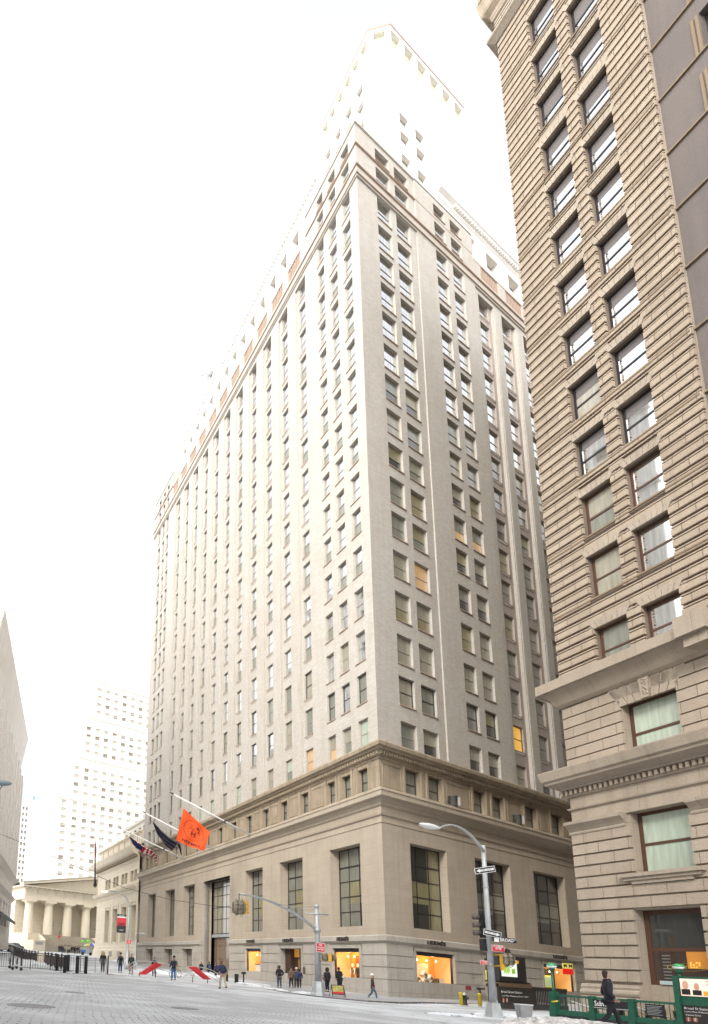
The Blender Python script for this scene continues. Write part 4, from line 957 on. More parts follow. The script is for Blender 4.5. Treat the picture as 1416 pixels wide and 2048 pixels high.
# ================================================================== ground
def snowy(name, base, dark, snow, thr, sc, bump=.3, cracks=0):
    mt, n, b = newmat(name); L = n.links.new; N = n.nodes.new
    tc = N('ShaderNodeTexCoord')
    n1 = N('ShaderNodeTexNoise'); n1.inputs['Scale'].default_value = sc; n1.inputs['Detail'].default_value = 9; n1.inputs['Roughness'].default_value = .6
    mp = N('ShaderNodeMapping'); mp.inputs['Scale'].default_value = (1, .8, 1); mp.inputs['Rotation'].default_value = (0, 0, .35); L(tc.outputs['Object'], mp.inputs['Vector']); L(mp.outputs[0], n1.inputs['Vector'])
    n2 = N('ShaderNodeTexNoise'); n2.inputs['Scale'].default_value = 2.6; n2.inputs['Detail'].default_value = 8; L(tc.outputs['Object'], n2.inputs['Vector'])
    cr = N('ShaderNodeValToRGB'); cr.color_ramp.elements[0].position = thr - .09; cr.color_ramp.elements[1].position = thr + .09; L(n1.outputs['Fac'], cr.inputs[0])
    m0 = N('ShaderNodeMix'); m0.data_type = 'RGBA'; m0.inputs['A'].default_value = (*base, 1); m0.inputs['B'].default_value = (*dark, 1); L(n2.outputs['Fac'], m0.inputs['Factor'])
    m1 = N('ShaderNodeMix'); m1.data_type = 'RGBA'; L(m0.outputs['Result'], m1.inputs['A']); m1.inputs['B'].default_value = (*snow, 1); L(cr.outputs[0], m1.inputs['Factor'])
    last = m1.outputs['Result']
    if cracks:
        vo = N('ShaderNodeTexNoise'); vo.inputs['Scale'].default_value = .22; vo.inputs['Detail'].default_value = 3; vo.inputs['Distortion'].default_value = 1.5; L(tc.outputs['Object'], vo.inputs['Vector'])
        c2 = N('ShaderNodeValToRGB'); e = c2.color_ramp.elements; e[0].position = .488; e[0].color = (0, 0, 0, 1); e[1].position = .512; e[1].color = (0, 0, 0, 1)
        k = e.new(.5); k.color = (1, 1, 1, 1); L(vo.outputs['Fac'], c2.inputs[0])
        ml = N('ShaderNodeMath'); ml.operation = 'MULTIPLY'; ml.inputs[1].default_value = .6; L(c2.outputs[0], ml.inputs[0])
        m3 = N('ShaderNodeMix'); m3.data_type = 'RGBA'; L(last, m3.inputs['A']); m3.inputs['B'].default_value = (.17, .17, .17, 1); L(ml.outputs[0], m3.inputs['Factor']); last = m3.outputs['Result']
    L(last, b.inputs['Base Color']); b.inputs['Roughness'].default_value = .75
    bp = N('ShaderNodeBump'); bp.inputs['Strength'].default_value = bump; bp.inputs['Distance'].default_value = .03; L(n2.outputs['Fac'], bp.inputs['Height']); L(bp.outputs[0], b.inputs['Normal'])
    return mt, n, b, last
ASPH = snowy('salt_whitened_asphalt', (.33, .345, .36), (.46, .475, .495), (.62, .64, .66), .48, .3, cracks=1)[0]
WALK = snowy('pale_concrete_walk', (.36, .37, .375), (.30, .31, .315), (.48, .49, .50), .62, .6)[0]
KERB = flat('granite_kerb', (.13, .12, .115), .8, var=.3, vs=3)
def paver_mat():
    mt, n, b, last = snowy('frosted_pavers', (.38, .39, .40), (.48, .495, .51), (.62, .64, .66), .56, .35)
    L = n.links.new; N = n.nodes.new
    tc = N('ShaderNodeTexCoord'); mp = N('ShaderNodeMapping'); mp.inputs['Rotation'].default_value = (0, 0, .55); L(tc.outputs['Object'], mp.inputs['Vector'])
    dn = N('ShaderNodeTexNoise'); dn.inputs['Scale'].default_value = .6; L(tc.outputs['Object'], dn.inputs['Vector'])
    av = N('ShaderNodeVectorMath'); av.operation = 'MULTIPLY_ADD'; L(dn.outputs['Color'], av.inputs[0]); av.inputs[1].default_value = (.25, .25, 0); L(mp.outputs[0], av.inputs[2])
    br = N('ShaderNodeTexBrick'); br.inputs['Scale'].default_value = 1; br.inputs['Brick Width'].default_value = .42; br.inputs['Row Height'].default_value = .21
    br.inputs['Mortar Size'].default_value = .022; br.inputs['Mortar Smooth'].default_value = .4; L(av.outputs[0], br.inputs['Vector'])
    nz = N('ShaderNodeTexNoise'); nz.inputs['Scale'].default_value = .45; nz.inputs['Detail'].default_value = 5; L(tc.outputs['Object'], nz.inputs['Vector'])
    mr = N('ShaderNodeMapRange'); mr.inputs['From Min'].default_value = .4; mr.inputs['From Max'].default_value = .62; mr.inputs['To Min'].default_value = .3; mr.inputs['To Max'].default_value = 1.0; L(nz.outputs['Fac'], mr.inputs['Value'])
    ml = N('ShaderNodeMath'); ml.operation = 'MULTIPLY'; L(br.outputs['Fac'], ml.inputs[0]); L(mr.outputs[0], ml.inputs[1])
    mx = N('ShaderNodeMix'); mx.data_type = 'RGBA'; L(last, mx.inputs['A']); mx.inputs['B'].default_value = (.10, .10, .105, 1); L(ml.outputs[0], mx.inputs['Factor'])
    L(mx.outputs['Result'], b.inputs['Base Color'])
    return mt
PAV = paver_mat()
def sheet(name, xs, ys, zf, mat, kind='structure', inside=None, lab=None):
    mb = MB()
    v = [Vv((x, y, zf(x, y))) for y in ys for x in xs]; nx = len(xs); f = []
    for j in range(len(ys) - 1):
        for i in range(nx - 1):
            if inside and not inside((xs[i] + xs[i + 1]) / 2, (ys[j] + ys[j + 1]) / 2): continue
            f.append((j * nx + i, j * nx + i + 1, (j + 1) * nx + i + 1, (j + 1) * nx + i))
    used = sorted({k for q in f for k in q}); mp = {k: i for i, k in enumerate(used)}
    mb.raw([v[k] for k in used], [tuple(mp[k] for k in q) for q in f], mat, True); return mb.build(name, kind=kind, label=lab)
def lin(a, b, st): n = max(1, int((b - a) / st)); return [a + (b - a) * i / n for i in range(n + 1)]
xs = [-3000, -1200, -500, -200, -100, -60] + lin(-40, 100, 1.5) + [110, 130, 160, 200, 300, 500, 1200, 3000]
ys = [-3000, -1200, -500, -200, -100, -40] + lin(-20, 190, 1.5) + [220, 300, 500, 1200, 3000]
sheet('street', xs, ys, street_z, ASPH)
def rel(x, y):
    d = Vv((x, y, 0)) - C; b_ = d.y / LD.y; return d.x - b_ * LD.x, b_   # (a along cross street, b along the long street)
def pav_in(x, y):
    p0 = (27.0, 43.0); p1 = (19.5, 12.0)
    a, b_ = rel(x, y)
    return a < -17.5 - .05 * max(0, b_ + 10) and b_ < 16 and y > -10 and x > -30
sheet('cobblestones', lin(-30, 45, .75), lin(-10, 60, .75), lambda x, y: street_z(x, y) + .012, PAV, inside=pav_in)
# pavement round the corner building, with its kerb
KP = [(-7.9, 58.0), (-7.9, 12.0), (-9.2, -1.5), (-8.6, -3.2), (-7.4, -4.9), (-4.7, -5.2), (-.9, -3.9), (7.6, -2.9), (15.3, -2.4), (46, -2.2)]
def walk_z(a, b_):
    P = C + RD * a + LD * b_; return P, g1(max(0, (P - C).dot(LD))) - .02 * max(0, min(8, -min(a, b_ if a > -1 else a))) * .9
mb = MB(); kb = MB()
pts = []
for i in range(len(KP) - 1):
    n_ = max(2, int(math.hypot(KP[i + 1][0] - KP[i][0], KP[i + 1][1] - KP[i][1]) / 1.5))
    for k in range(n_): t = k / n_; pts.append((KP[i][0] * (1 - t) + KP[i + 1][0] * t, KP[i][1] * (1 - t) + KP[i + 1][1] * t))
pts.append(KP[-1])
rowsw = []
for (a, b_) in pts:
    inn = (0.9, max(b_, .9)) if b_ > -1.4 and a < -5 else ((max(a, .9), .9) if a > -1 else (.9, .9))
    r = []
    for k in range(7):
        t = k / 6; aa, bb = a * (1 - t) + inn[0] * t, b_ * (1 - t) + inn[1] * t
        P = C + RD * aa + LD * bb; n0 = g1(max(0, (P - C).dot(LD))); P.z = n0 - .10 * (1 - t) + .0; r.append(P)
    rowsw.append(r)
for i in range(len(rowsw) - 1):
    for k in range(6): mb.face([rowsw[i][k], rowsw[i + 1][k], rowsw[i + 1][k + 1], rowsw[i][k + 1]], WALK, True)
mb.build('pavement', kind='structure')
for i in range(len(rowsw) - 1):
    a, b_ = rowsw[i][0], rowsw[i + 1][0]; out = (a - rowsw[i][1]).normalized() * .16; out.z = 0
    A = [a + UP * .006, b_ + UP * .006, b_ + out + UP * .0, a + out + UP * .0]
    kb.face(A, KERB); kb.face([A[3], A[2], A[2] - UP * .35, A[3] - UP * .35], KERB)
kb.build('kerb', kind='structure')
# ================================================================== snow
def mound(name, label, cx, cy, rx, ry, h, seed, zf=street_z, lump=.12, rot=0, mat=SNOW, kind='stuff'):
    rr = random.Random(seed); n = 34; vs = []; fs = []
    ph = [(rr.uniform(1.5, 7), rr.uniform(1.5, 7), rr.uniform(0, 6), rr.uniform(.3, 1)) for _ in range(12)]
    for j in range(n + 1):
        for i in range(n + 1):
            u, v = i / n * 2 - 1, j / n * 2 - 1; r = math.sqrt(u * u + v * v)
            e = max(0, 1 - r ** 2.2 * (1 + .25 * math.sin(5 * math.atan2(v, u) + seed)))
            z = h * e ** .6 * (1 + .25 * sum(math.sin(p[0] * u * 2 + p[1] * v * 2 + p[2]) * p[3] for p in ph) / 5) + (lump * rr.uniform(-.6, 1) * e ** .3 if e > 0 else 0)
            X = cx + math.cos(rot) * u * rx - math.sin(rot) * v * ry; Y = cy + math.sin(rot) * u * rx + math.cos(rot) * v * ry
            vs.append(Vv((X, Y, zf(X, Y) + (z if e > 0 else -.05))))
    for j in range(n):
        for i in range(n): fs.append((j * (n + 1) + i, j * (n + 1) + i + 1, (j + 1) * (n + 1) + i + 1, (j + 1) * (n + 1) + i))
    mb = MB(); mb.raw(vs, fs, mat, False); return mb.build(name, None, label, 'snow', kind=kind)
SNOWD = flat('snow_with_slush', (.52, .50, .48), .85, var=.45, vs=7)
c = at(1150, 2078, 17.0); c2 = at(1078, 2050, 20.5)
IRa = math.atan2(IR.y, IR.x)
mound('snow_pile', 'heap of lumpy dirty snow at the bottom edge in front of the green subway railing', c.x, c.y, 2.1, .9, .42, 3, lambda x, y: .0, .07, IRa, SNOWD)
mound('snow_pile', 'low lumpy snow beside the grey planter', c2.x, c2.y, .8, .6, .25, 4, lambda x, y: .0, .06, IRa, SNOWD)
for k, (px, py, rx, ry, h, lb) in enumerate([(610, 1989, 1.3, .5, .16, 'small snow drift against the signal pole foot'), (555, 1980, 1.6, .35, .08, 'thin snow strip along the kerb by the men on the pavement'), (500, 1970, 2.2, .4, .10, 'snow strip by the red standpipes'),
        (330, 1948, 3.8, .9, .38, 'ploughed snow bank behind the left red barrier'), (410, 1953, 3.6, .9, .45, 'ploughed snow bank behind the right red barrier'), (250, 1925, 6, 1.0, .4, 'long snow bank in front of the bank building'),
        (905, 2031, 1.1, .5, .05, 'thin snow patch at the street grate'), (1000, 2033, 1.2, .6, .10, 'snow around the tall street lamp base'), (975, 2001, 1.1, .5, .2, 'small snow heap beside the fire hydrant'), (60, 1925, 9, 2.2, .25, 'snow field inside the long iron fence'),
        (700, 1999, 1.0, .3, .07, 'snow crust on the kerb below the sign board')]):
    P, t = ground(px, py); mound('snow_patch', lb, P.x, P.y, rx, ry, h, 20 + k, street_z if k != 8 else (lambda x, y: -.1), .05, IRa if k in (6, 7) else math.atan2(LD.y, LD.x))
# ================================================================== people
def skin(nodes, edges, root=0, lv=1):
    """nodes: (x, y, z, rx, ry)"""
    me = bpy.data.meshes.new('s'); me.from_pydata([n[:3] for n in nodes], edges, [])
    o = bpy.data.objects.new('s', me); COL.objects.link(o); md = o.modifiers.new('Skin', 'SKIN'); md.use_smooth_shade = True
    if lv: sb = o.modifiers.new('Sub', 'SUBSURF'); sb.levels = lv; sb.render_levels = lv
    for i, n in enumerate(nodes):
        sk = me.skin_vertices[0].data[i]; sk.radius = (n[3], n[4] if len(n) > 4 else n[3]); sk.use_root = (i == root)
    bpy.context.view_layer.update(); ev = o.evaluated_get(bpy.context.evaluated_depsgraph_get()); m2 = bpy.data.meshes.new_from_object(ev)
    vs = [v.co.copy() for v in m2.vertices]; fs = [tuple(p.vertices) for p in m2.polygons]
    bpy.data.objects.remove(o); bpy.data.meshes.remove(me); bpy.data.meshes.remove(m2); return vs, fs
SKINM = flat('skin', (.38, .22, .15), .55)
def person(label, P, H, yaw, coat=(.02, .02, .03), legs=(.02, .025, .05), hat=None, hair=(.03, .02, .015), stride=.0, arms='down', lean=0.0, hem=.82, bag=None, bagc=(.3, .1, .1), group=None, slim=1.0, shoes=(.02, .015, .015), fur=None, scarf=None, hood=False, fine=True):
    r = thing('person', label, 'person', P, group, rz=yaw, world=False); k = H / 1.76; r.scale = (k * slim, k * slim, k)
    def L(z, y=0.0):   # lean the upper body forward
        return (y + (z - .92) * math.sin(lean) if z > .92 else y, .92 + (z - .92) * math.cos(lean) if z > .92 else z)
    def N(x, y, z, rx, ry=None): yy, zz_ = L(z, y); return (x, yy, zz_, rx, ry or rx)
    s = stride
    hipL, hipR = (-.09, 0, .90), (.09, 0, .90)
    kneL, kneR = (-.10, .16 * s * 1.2 + .03, .50 + .02 * s), (.10, -.10 * s + .04, .49)
    ankL, ankR = (-.10, .30 * s, .09), (.10, -.36 * s, .09 + .10 * s)
    if arms == 'down': EL = [(-.25, -.02, 1.13), (-.26, .05, .90)]; ERr = [(.25, -.02, 1.13), (.26, .06, .90)]
    elif arms == 'pocket': EL = [(-.30, -.08, 1.12), (-.19, .12, .97)]; ERr = [(.30, -.08, 1.12), (.19, .12, .97)]
    elif arms == 'front': EL = [(-.25, .06, 1.14), (-.10, .27, 1.18)]; ERr = [(.25, .06, 1.14), (.10, .27, 1.18)]
    elif arms == 'swing': EL = [(-.25, -.10, 1.13), (-.25, -.16, .92)]; ERr = [(.25, .06, 1.14), (.24, .24, .98)]
    elif arms == 'hold': EL = [(-.25, -.02, 1.13), (-.24, .22, 1.0)]; ERr = [(.25, .0, 1.13), (.24, .26, 1.0)]
    # body: one continuous surface
    nodes = [N(0, 0, .95, .13, .10), N(0, 0, 1.18, .12, .09), N(0, -.01, 1.38, .15, .10), N(0, 0, 1.50, .055), N(0, .02, 1.585, .07, .075), N(0, .012, 1.67, .078, .092), N(0, .0, 1.735, .055, .065)]
    ed = [(0, 1), (1, 2), (2, 3), (3, 4), (4, 5), (5, 6)]
    for sg, el in ((-1, EL), (1, ERr)):
        i = len(nodes); nodes += [N(sg * .17, 0, 1.42, .06), N(*el[0], .042), N(*el[1], .028)]; ed += [(2, i), (i, i + 1), (i + 1, i + 2)]
        wv_ = Vv(el[1]) - Vv(el[0]); wv_.normalize(); hp = Vv(el[1]) + wv_ * .075; nodes.append(N(hp.x, hp.y, hp.z, .042, .02)); ed.append((i + 2, i + 3))
    for hp, kn, an in ((hipL, kneL, ankL), (hipR, kneR, ankR)):
        i = len(nodes); nodes += [(*hp, .085, .09), (*kn, .052, .055), (*an, .036, .04), (an[0], an[1] + .12, max(.035, an[2] - .055), .035, .03)]; ed += [(0, i), (i, i + 1), (i + 1, i + 2), (i + 2, i + 3)]
    vs, fs = skin(nodes, ed, 0, 1)
    mb = MB(); mb.raw(vs, fs, SKINM, True)
    if fine:
        for el in (EL, ERr):      # four fingers and a thumb, slightly curled
            a = Vv(el[0]); b_ = Vv(el[1]); dv = (b_ - a).normalized(); hp = b_ + dv * .10; sd_ = dv.cross(Vv((1, 0, 0))).normalized()
            for q, ln in ((-.03, .06), (-.01, .075), (.01, .072), (.03, .055)):
                p0 = hp + sd_ * q; p1 = p0 + dv * ln * .6 + Vv((0, .008, 0)); p2 = p0 + dv * ln + Vv((0, .028, 0))
                mb.tube([Vv(N(*p, 0)[:3]) for p in (p0, p1, p2)], [.010, .009, .007], SKINM, 5)
            p0 = b_ + dv * .05 + sd_ * .035; mb.tube([Vv(N(*p, 0)[:3]) for p in (p0, p0 + sd_ * .035 + dv * .03, p0 + sd_ * .04 + dv * .06)], [.012, .011, .008], SKINM, 5)
        nb = Vv(N(0, .105, 1.645, 0)[:3]); mb.lathe(nb, [(.006, .035), (.013, .0), (.017, -.012), (.006, -.02)], SKINM, 6)
        for sg in (-1, 1):
            e_ = Vv(N(sg * .032, .092, 1.672, 0)[:3]); mb.lathe(e_, [(.004, -.008), (.011, 0), (.004, .008)], flat('eye', (.02, .015, .012), .4), 6)
            e_ = Vv(N(sg * .083, .01, 1.655, 0)[:3]); mb.lathe(e_, [(.008, -.03), (.016, 0), (.014, .02), (.006, .03)], SKINM, 6, sx=.6)
        e_ = Vv(N(0, .09, 1.607, 0)[:3]); mb.lathe(e_, [(.006, -.006), (.026, 0), (.006, .006)], flat('lips', (.28, .11, .09), .5), 8, sy=.5)
    mb.build('body', r)
    # hair or hat
    mb = MB(); cen = Vv(N(0, -.012, 1.665, 0)[:3]); hm = flat('cloth_%d_%d_%d' % tuple(int(q * 255) for q in (hat or hair)), hat or hair, .85, var=.15, vs=14)
    prof = [(.088, -.06), (.098, -.01), (.102, .035), (.092, .075), (.06, .105), (.02, .118)] if not hood else [(.12, -.14), (.13, -.06), (.128, .03), (.115, .09), (.075, .13), (.02, .15)]
    if hat: prof = [(.10, -.01), (.108, .0), (.108, .045), (.098, .09), (.065, .125), (.03, .14), (.01, .15)]
    if hat: prof = [(r_, z_ + .035) for r_, z_ in prof]
    elif not hood: prof = [(.05, -.11), (.075, -.06), (.084, .0), (.088, .04), (.082, .08), (.055, .108), (.015, .118)]; cen = cen + Vv((0, -.024, 0))
    mb.lathe(cen, prof, hm, 14, sy=1.12 if (hat or hood) else 1.0); mb.build('hat' if hat else ('hood' if hood else 'hair'), r)
    # coat
    cm = flat('cloth_%d_%d_%d' % tuple(int(q * 255) for q in coat), coat, .85, var=.22, vs=9)
    nodes = [N(0, 0, hem, .205, .155), N(0, 0, 1.0, .185, .14), N(0, 0, 1.18, .18, .13), N(0, -.01, 1.36, .20, .135), N(0, -.005, 1.48, .095, .09)]
    ed = [(0, 1), (1, 2), (2, 3), (3, 4)]
    for sg, el in ((-1, EL), (1, ERr)):
        i = len(nodes); nodes += [N(sg * .185, 0, 1.40, .088), N(*el[0], .068), N(el[1][0], el[1][1], el[1][2] + .01, .052)]; ed += [(3, i), (i, i + 1), (i + 1, i + 2)]
    vs, fs = skin(nodes, ed, 0, 1); mb = MB(); mb.raw(vs, fs, cm, True)
    c0 = Vv(N(0, .0, 1.47, 0)[:3]); mb.lathe(c0, [(.09, .0), (.10, .03), (.085, .06)], cm, 12)
    mb.build('coat', r)
    # trousers
    lm = flat('cloth_%d_%d_%d' % tuple(int(q * 255) for q in legs), legs, .9, var=.2, vs=8)
    nodes = [(0, 0, .93, .15, .12)]; ed = []
    for hp, kn, an in ((hipL, kneL, ankL), (hipR, kneR, ankR)):
        i = len(nodes); nodes += [(hp[0], hp[1], .84, .105, .11), (*kn, .078, .08), (an[0], an[1], an[2] + .03, .065, .07)]; ed += [(0, i), (i, i + 1), (i + 1, i + 2)]
    vs, fs = skin(nodes, ed, 0, 1); mb = MB(); mb.raw(vs, fs, lm, True); mb.build('trousers', r)
    sm_ = flat('cloth_%d_%d_%d' % tuple(int(q * 255) for q in shoes), shoes, .6)
    for an in (ankL, ankR):
        vs, fs = skin([(an[0], an[1] - .05, an[2] - .035, .045, .05), (an[0], an[1] + .06, an[2] - .045, .048, .045), (an[0], an[1] + .17, an[2] - .055, .045, .03)], [(0, 1), (1, 2)], 1, 1)
        mb = MB(); mb.raw(vs, fs, sm_, True); mb.build('shoe', r)
    if fur or scarf:
        mb = MB(); c0 = Vv(N(0, .0, 1.45, 0)[:3]); mb.lathe(c0, [(.10, -.02), (.145, .01), (.15, .06), (.11, .10)] if fur else [(.10, -.01), (.12, .02), (.12, .07), (.1, .09)], flat('cloth_%d_%d_%d' % tuple(int(q * 255) for q in (fur or scarf)), fur or scarf, .95, var=.4, vs=40), 14); mb.build('fur_collar' if fur else 'scarf', r)
    if bag:
        bm_ = flat('cloth_%d_%d_%d' % tuple(int(q * 255) for q in bagc), bagc, .7, var=.15, vs=8)
        mb = MB()
        if bag == 'backpack':
            c0 = Vv(N(0, -.22, 1.18, 0)[:3]); vs, fs = skin([(c0.x, c0.y, c0.z - .14, .15, .09), (c0.x, c0.y + (.3 * math.sin(lean)) * .3, c0.z + .02, .16, .1), (c0.x, c0.y + .3 * math.sin(lean), c0.z + .2, .12, .07)], [(0, 1), (1, 2)], 1, 1); mb.raw(vs, fs, bm_, True)
            for sg in (-1, 1): mb.tube([Vv(N(sg * .1, -.16, 1.36, 0)[:3]), Vv(N(sg * .13, 0, 1.5, 0)[:3]), Vv(N(sg * .13, .15, 1.34, 0)[:3]), Vv(N(sg * .15, .12, 1.15, 0)[:3])], .02, bm_, 6)
        else:
            x = .30 if bag == 'right' else -.30
            if bag == 'backR': x = .12
            yb = -.2 if bag == 'backR' else .05; zb = 1.08 if bag == 'backR' else .95
            vs, fs = skin([(x, yb, zb - .08, .06, .14), (x, yb, zb + .05, .05, .12), (x, yb, zb + .12, .03, .08)], [(0, 1), (1, 2)], 0, 1); mb.raw(vs, fs, bm_, True)
            mb.tube([Vv((x, yb - .1, zb + .1)), Vv((x * .8, yb, 1.40)), Vv((x, yb + .1, zb + .1))], .012, bm_, 6)
        b_ = mb.build('backpack' if bag == 'backpack' else 'bag', r)
    return r
AW = math.atan2(IR.y, IR.x)          # yaw that makes a person face away from the camera
def pp(px, py, ph, **k):
    P, t = ground(px, py); return P, min(1.95, max(1.5, ph * t / FL))
def standing(px, py, ph, label, turn=0, **k):
    P, H = pp(px, py, ph); return person(label, P, H, AW + turn, **k)
P = at(1224, 2062, 20.6); P.z = -.0
M_ = person('man in a navy coat striding past the green subway railing, hands in pockets', Vv((P.x, P.y, zat(P, 2060) if False else P.z)), 1.92, AW + math.pi + 1.2, coat=(.012, .012, .022), legs=(.008, .008, .012), stride=1.0, arms='pocket', hem=.80, scarf=(.012, .012, .022), slim=.82)
standing(746, 2000, 50, 'woman in a white hat and brown coat carrying a red bag, crossing at the corner', math.pi + 1.0, coat=(.045, .028, .022), legs=(.05, .10, .16), hat=(.75, .74, .72), bag='left', bagc=(.25, .02, .05), stride=.9, hem=.78, slim=.9)
person('woman in a black parka with a dark red handbag beside the signal pole', at(655, 1984, 43.5), 1.6, AW + .3, coat=(.02, .018, .025), legs=(.01, .012, .03), bag='left', bagc=(.22, .04, .05), hem=.72, hood=True)
person('woman in a long black coat with a cream shoulder bag behind the sign board', at(680, 1985, 42.8), 1.66, AW + .2, coat=(.012, .012, .014), legs=(.012, .012, .014), bag='backR', bagc=(.6, .56, .5), hem=.5, lean=.15)
standing(559, 1976, 44, 'man in a black jacket and blue jeans seen from behind near the shop door', 0, coat=(.012, .012, .016), legs=(.03, .06, .10), arms='pocket', stride=.15, hem=.86)
standing(583, 1977, 41, 'man in a brown puffer jacket beside the shop door', .1, coat=(.13, .08, .05), legs=(.02, .02, .03), stride=.3, hat=(.03, .03, .03))
standing(593, 1977, 40, 'woman in a blue coat and pale hat hugging the man in the brown jacket', -.2, coat=(.03, .045, .10), legs=(.02, .018, .02), hat=(.6, .58, .55), hem=.7)
standing(599, 1977, 38, 'boy in a dark blue coat at the right of the huddle by the shop door', -.3, coat=(.015, .02, .06), legs=(.02, .015, .02))
standing(446, 1978, 57, 'man in a navy jacket and beige trousers with a backpack, leaning into his walk', .15, coat=(.02, .035, .09), legs=(.42, .34, .25), bag='backpack', bagc=(.012, .015, .03), stride=.75, lean=.45, arms='hold', hem=.88, hair=(.15, .06, .03))
standing(347, 1961, 47, 'cyclist in a dark jacket and jeans with a tan messenger bag pushing his bicycle', .25, coat=(.015, .02, .04), legs=(.05, .13, .28), bag='backR', bagc=(.35, .18, .09), hat=(.015, .015, .02), arms='hold', stride=.2)
standing(308, 1952, 36, 'woman with a grey hat standing behind the left red barrier', .2, coat=(.02, .018, .02), legs=(.08, .08, .09), hat=(.16, .15, .15), stride=.3)
standing(240, 1946, 39, 'man in a grey jacket with a black backpack and blue jeans walking up the street', 0, coat=(.06, .065, .07), legs=(.012, .035, .10), bag='backpack', bagc=(.01, .01, .015), hat=(.02, .02, .02), arms='down')
standing(262, 1948, 39, 'man in a black coat and tan trousers with a striped hat walking up the street', 0, coat=(.014, .016, .016), legs=(.22, .11, .05), bag='backpack', bagc=(.02, .035, .03), hat=(.25, .23, .22), hem=.8)
standing(205, 1945, 41, 'woman with a big fur hood behind the grey metal barricade', .1, coat=(.02, .017, .02), legs=(.03, .03, .035), hair=(.4, .26, .14), fur=(.35, .22, .12), hood=True)
standing(192, 1912, 16, 'person in a dark jacket standing alone in front of the bank building', 0, coat=(.03, .03, .035), legs=(.02, .02, .025))
standing(402, 1953, 27, 'red-haired person in black waiting by the tall entrance', .2, coat=(.012, .012, .014), legs=(.012, .012, .014), hair=(.4, .12, .04), hem=.6)
standing(418, 1954, 30, 'man with a blue backpack by the tall entrance', 0, coat=(.013, .015, .02), legs=(.015, .015, .02), bag='backpack', bagc=(.05, .09, .18))
standing(432, 1956, 30, 'person in a dark blue jacket partly hidden behind the man in beige trousers', .4, coat=(.02, .03, .07), legs=(.015, .015, .02), hair=(.12, .05, .03), arms='front')
# distant crowd by the steps: three figures repeated
cr = []; cols_ = [((.02, .018, .02), (.02, .02, .025), None), ((.04, .03, .03), (.02, .025, .06), (.2, .15, .08)), ((.30, .26, .20), (.03, .03, .04), None)]
GL = 'crowd at the foot of the hall steps'; CL_ = 'person in winter clothes in the crowd at the foot of the hall steps'
def crowd_pt(px, py, yy=127.5):
    r_ = ray(px, py); t_ = (yy - (py - 1904) * 1.5) / r_.y; q_ = Vv((0, 0, HC)) + r_ * t_; q_.z = street_z(q_.x, q_.y); return q_, t_
for k, (c1, c2, h_) in enumerate(cols_):
    P, t = crowd_pt(122 + 7 * k, 1903); cr.append(person(CL_, P, 1.72, AW + .4 * k, coat=c1, legs=c2, hat=h_, group=GL, fine=False, stride=.2))
for k, (px, py) in enumerate([(127, 1903.5), (133, 1902), (139.5, 1904.5), (143, 1906), (147, 1903), (151, 1905), (154, 1907), (158, 1904), (145, 1901), (149, 1908), (137, 1906), (130, 1905), (156, 1902), (118, 1903), (141, 1902), (161, 1906), (125, 1907), (135, 1908.5), (149, 1900.5)]):
    P, t = crowd_pt(px, py); q = copy_tree(cr[k % 3 if k % 5 else 2]); q.location = P; q.rotation_euler.z = AW + rnd.uniform(-1.5, 1.5)
for k, (px, py, lb) in enumerate([(105, 1897, 'person in black crouching on the lowest hall steps'), (109, 1898, 'person in dark clothes beside the crouching one on the hall steps'), (77, 1894.5, 'person in a dark coat left of the white painted figure by the steps'), (85, 1896, 'person in a black puffer jacket right of the white figure by the steps')]):
    P, t = crowd_pt(px, py); q = copy_tree(cr[k % 2]); q.location = P; q.rotation_euler.z = AW + 1.0 * k; q['label'] = lb
    if 'group' in q: del q['group']
# statue in front of the columned hall
sp = FH.p(18.7, 2.6, 6.6)
st = thing('statue', 'dark bronze statue of a cloaked standing man before the hall doorway', 'statue', sp, rz=.1, world=False); st.scale = (1.9, 1.9, 1.9)
nodes = [(0, 0, .95, .2, .15), (0, 0, 1.2, .19, .14), (0, 0, 1.4, .2, .13), (0, 0, 1.5, .06), (0, .02, 1.62, .09), (0, 0, 1.72, .06), (-.2, 0, 1.42, .09), (-.3, .02, 1.15, .07), (-.42, .25, 1.1, .05), (.2, 0, 1.42, .09), (.3, -.05, 1.12, .08), (.27, .02, .88, .06), (-.1, 0, .85, .12), (-.11, .05, .5, .09), (-.12, .05, .06, .08), (.11, 0, .85, .12), (.13, 0, .5, .09), (.14, 0, .06, .08), (.25, -.1, .8, .12), (.28, -.12, .3, .14)]
vs, fs = skin(nodes, [(0, 1), (1, 2), (2, 3), (3, 4), (4, 5), (2, 6), (6, 7), (7, 8), (2, 9), (9, 10), (10, 11), (0, 12), (12, 13), (13, 14), (0, 15), (15, 16), (16, 17), (0, 18), (18, 19)])
mb = MB(); mb.raw(vs, fs, flat('dark_bronze_patina', (.035, .03, .026), .5, .5), True); mb.build('figure', st)
mb = MB(); mb.box(Vv((-.5, -.5, -1.2)), Vv((1, 0, 0)), Vv((0, 1, 0)), UP * 1.2, CREAM); mb.build('pedestal', st)
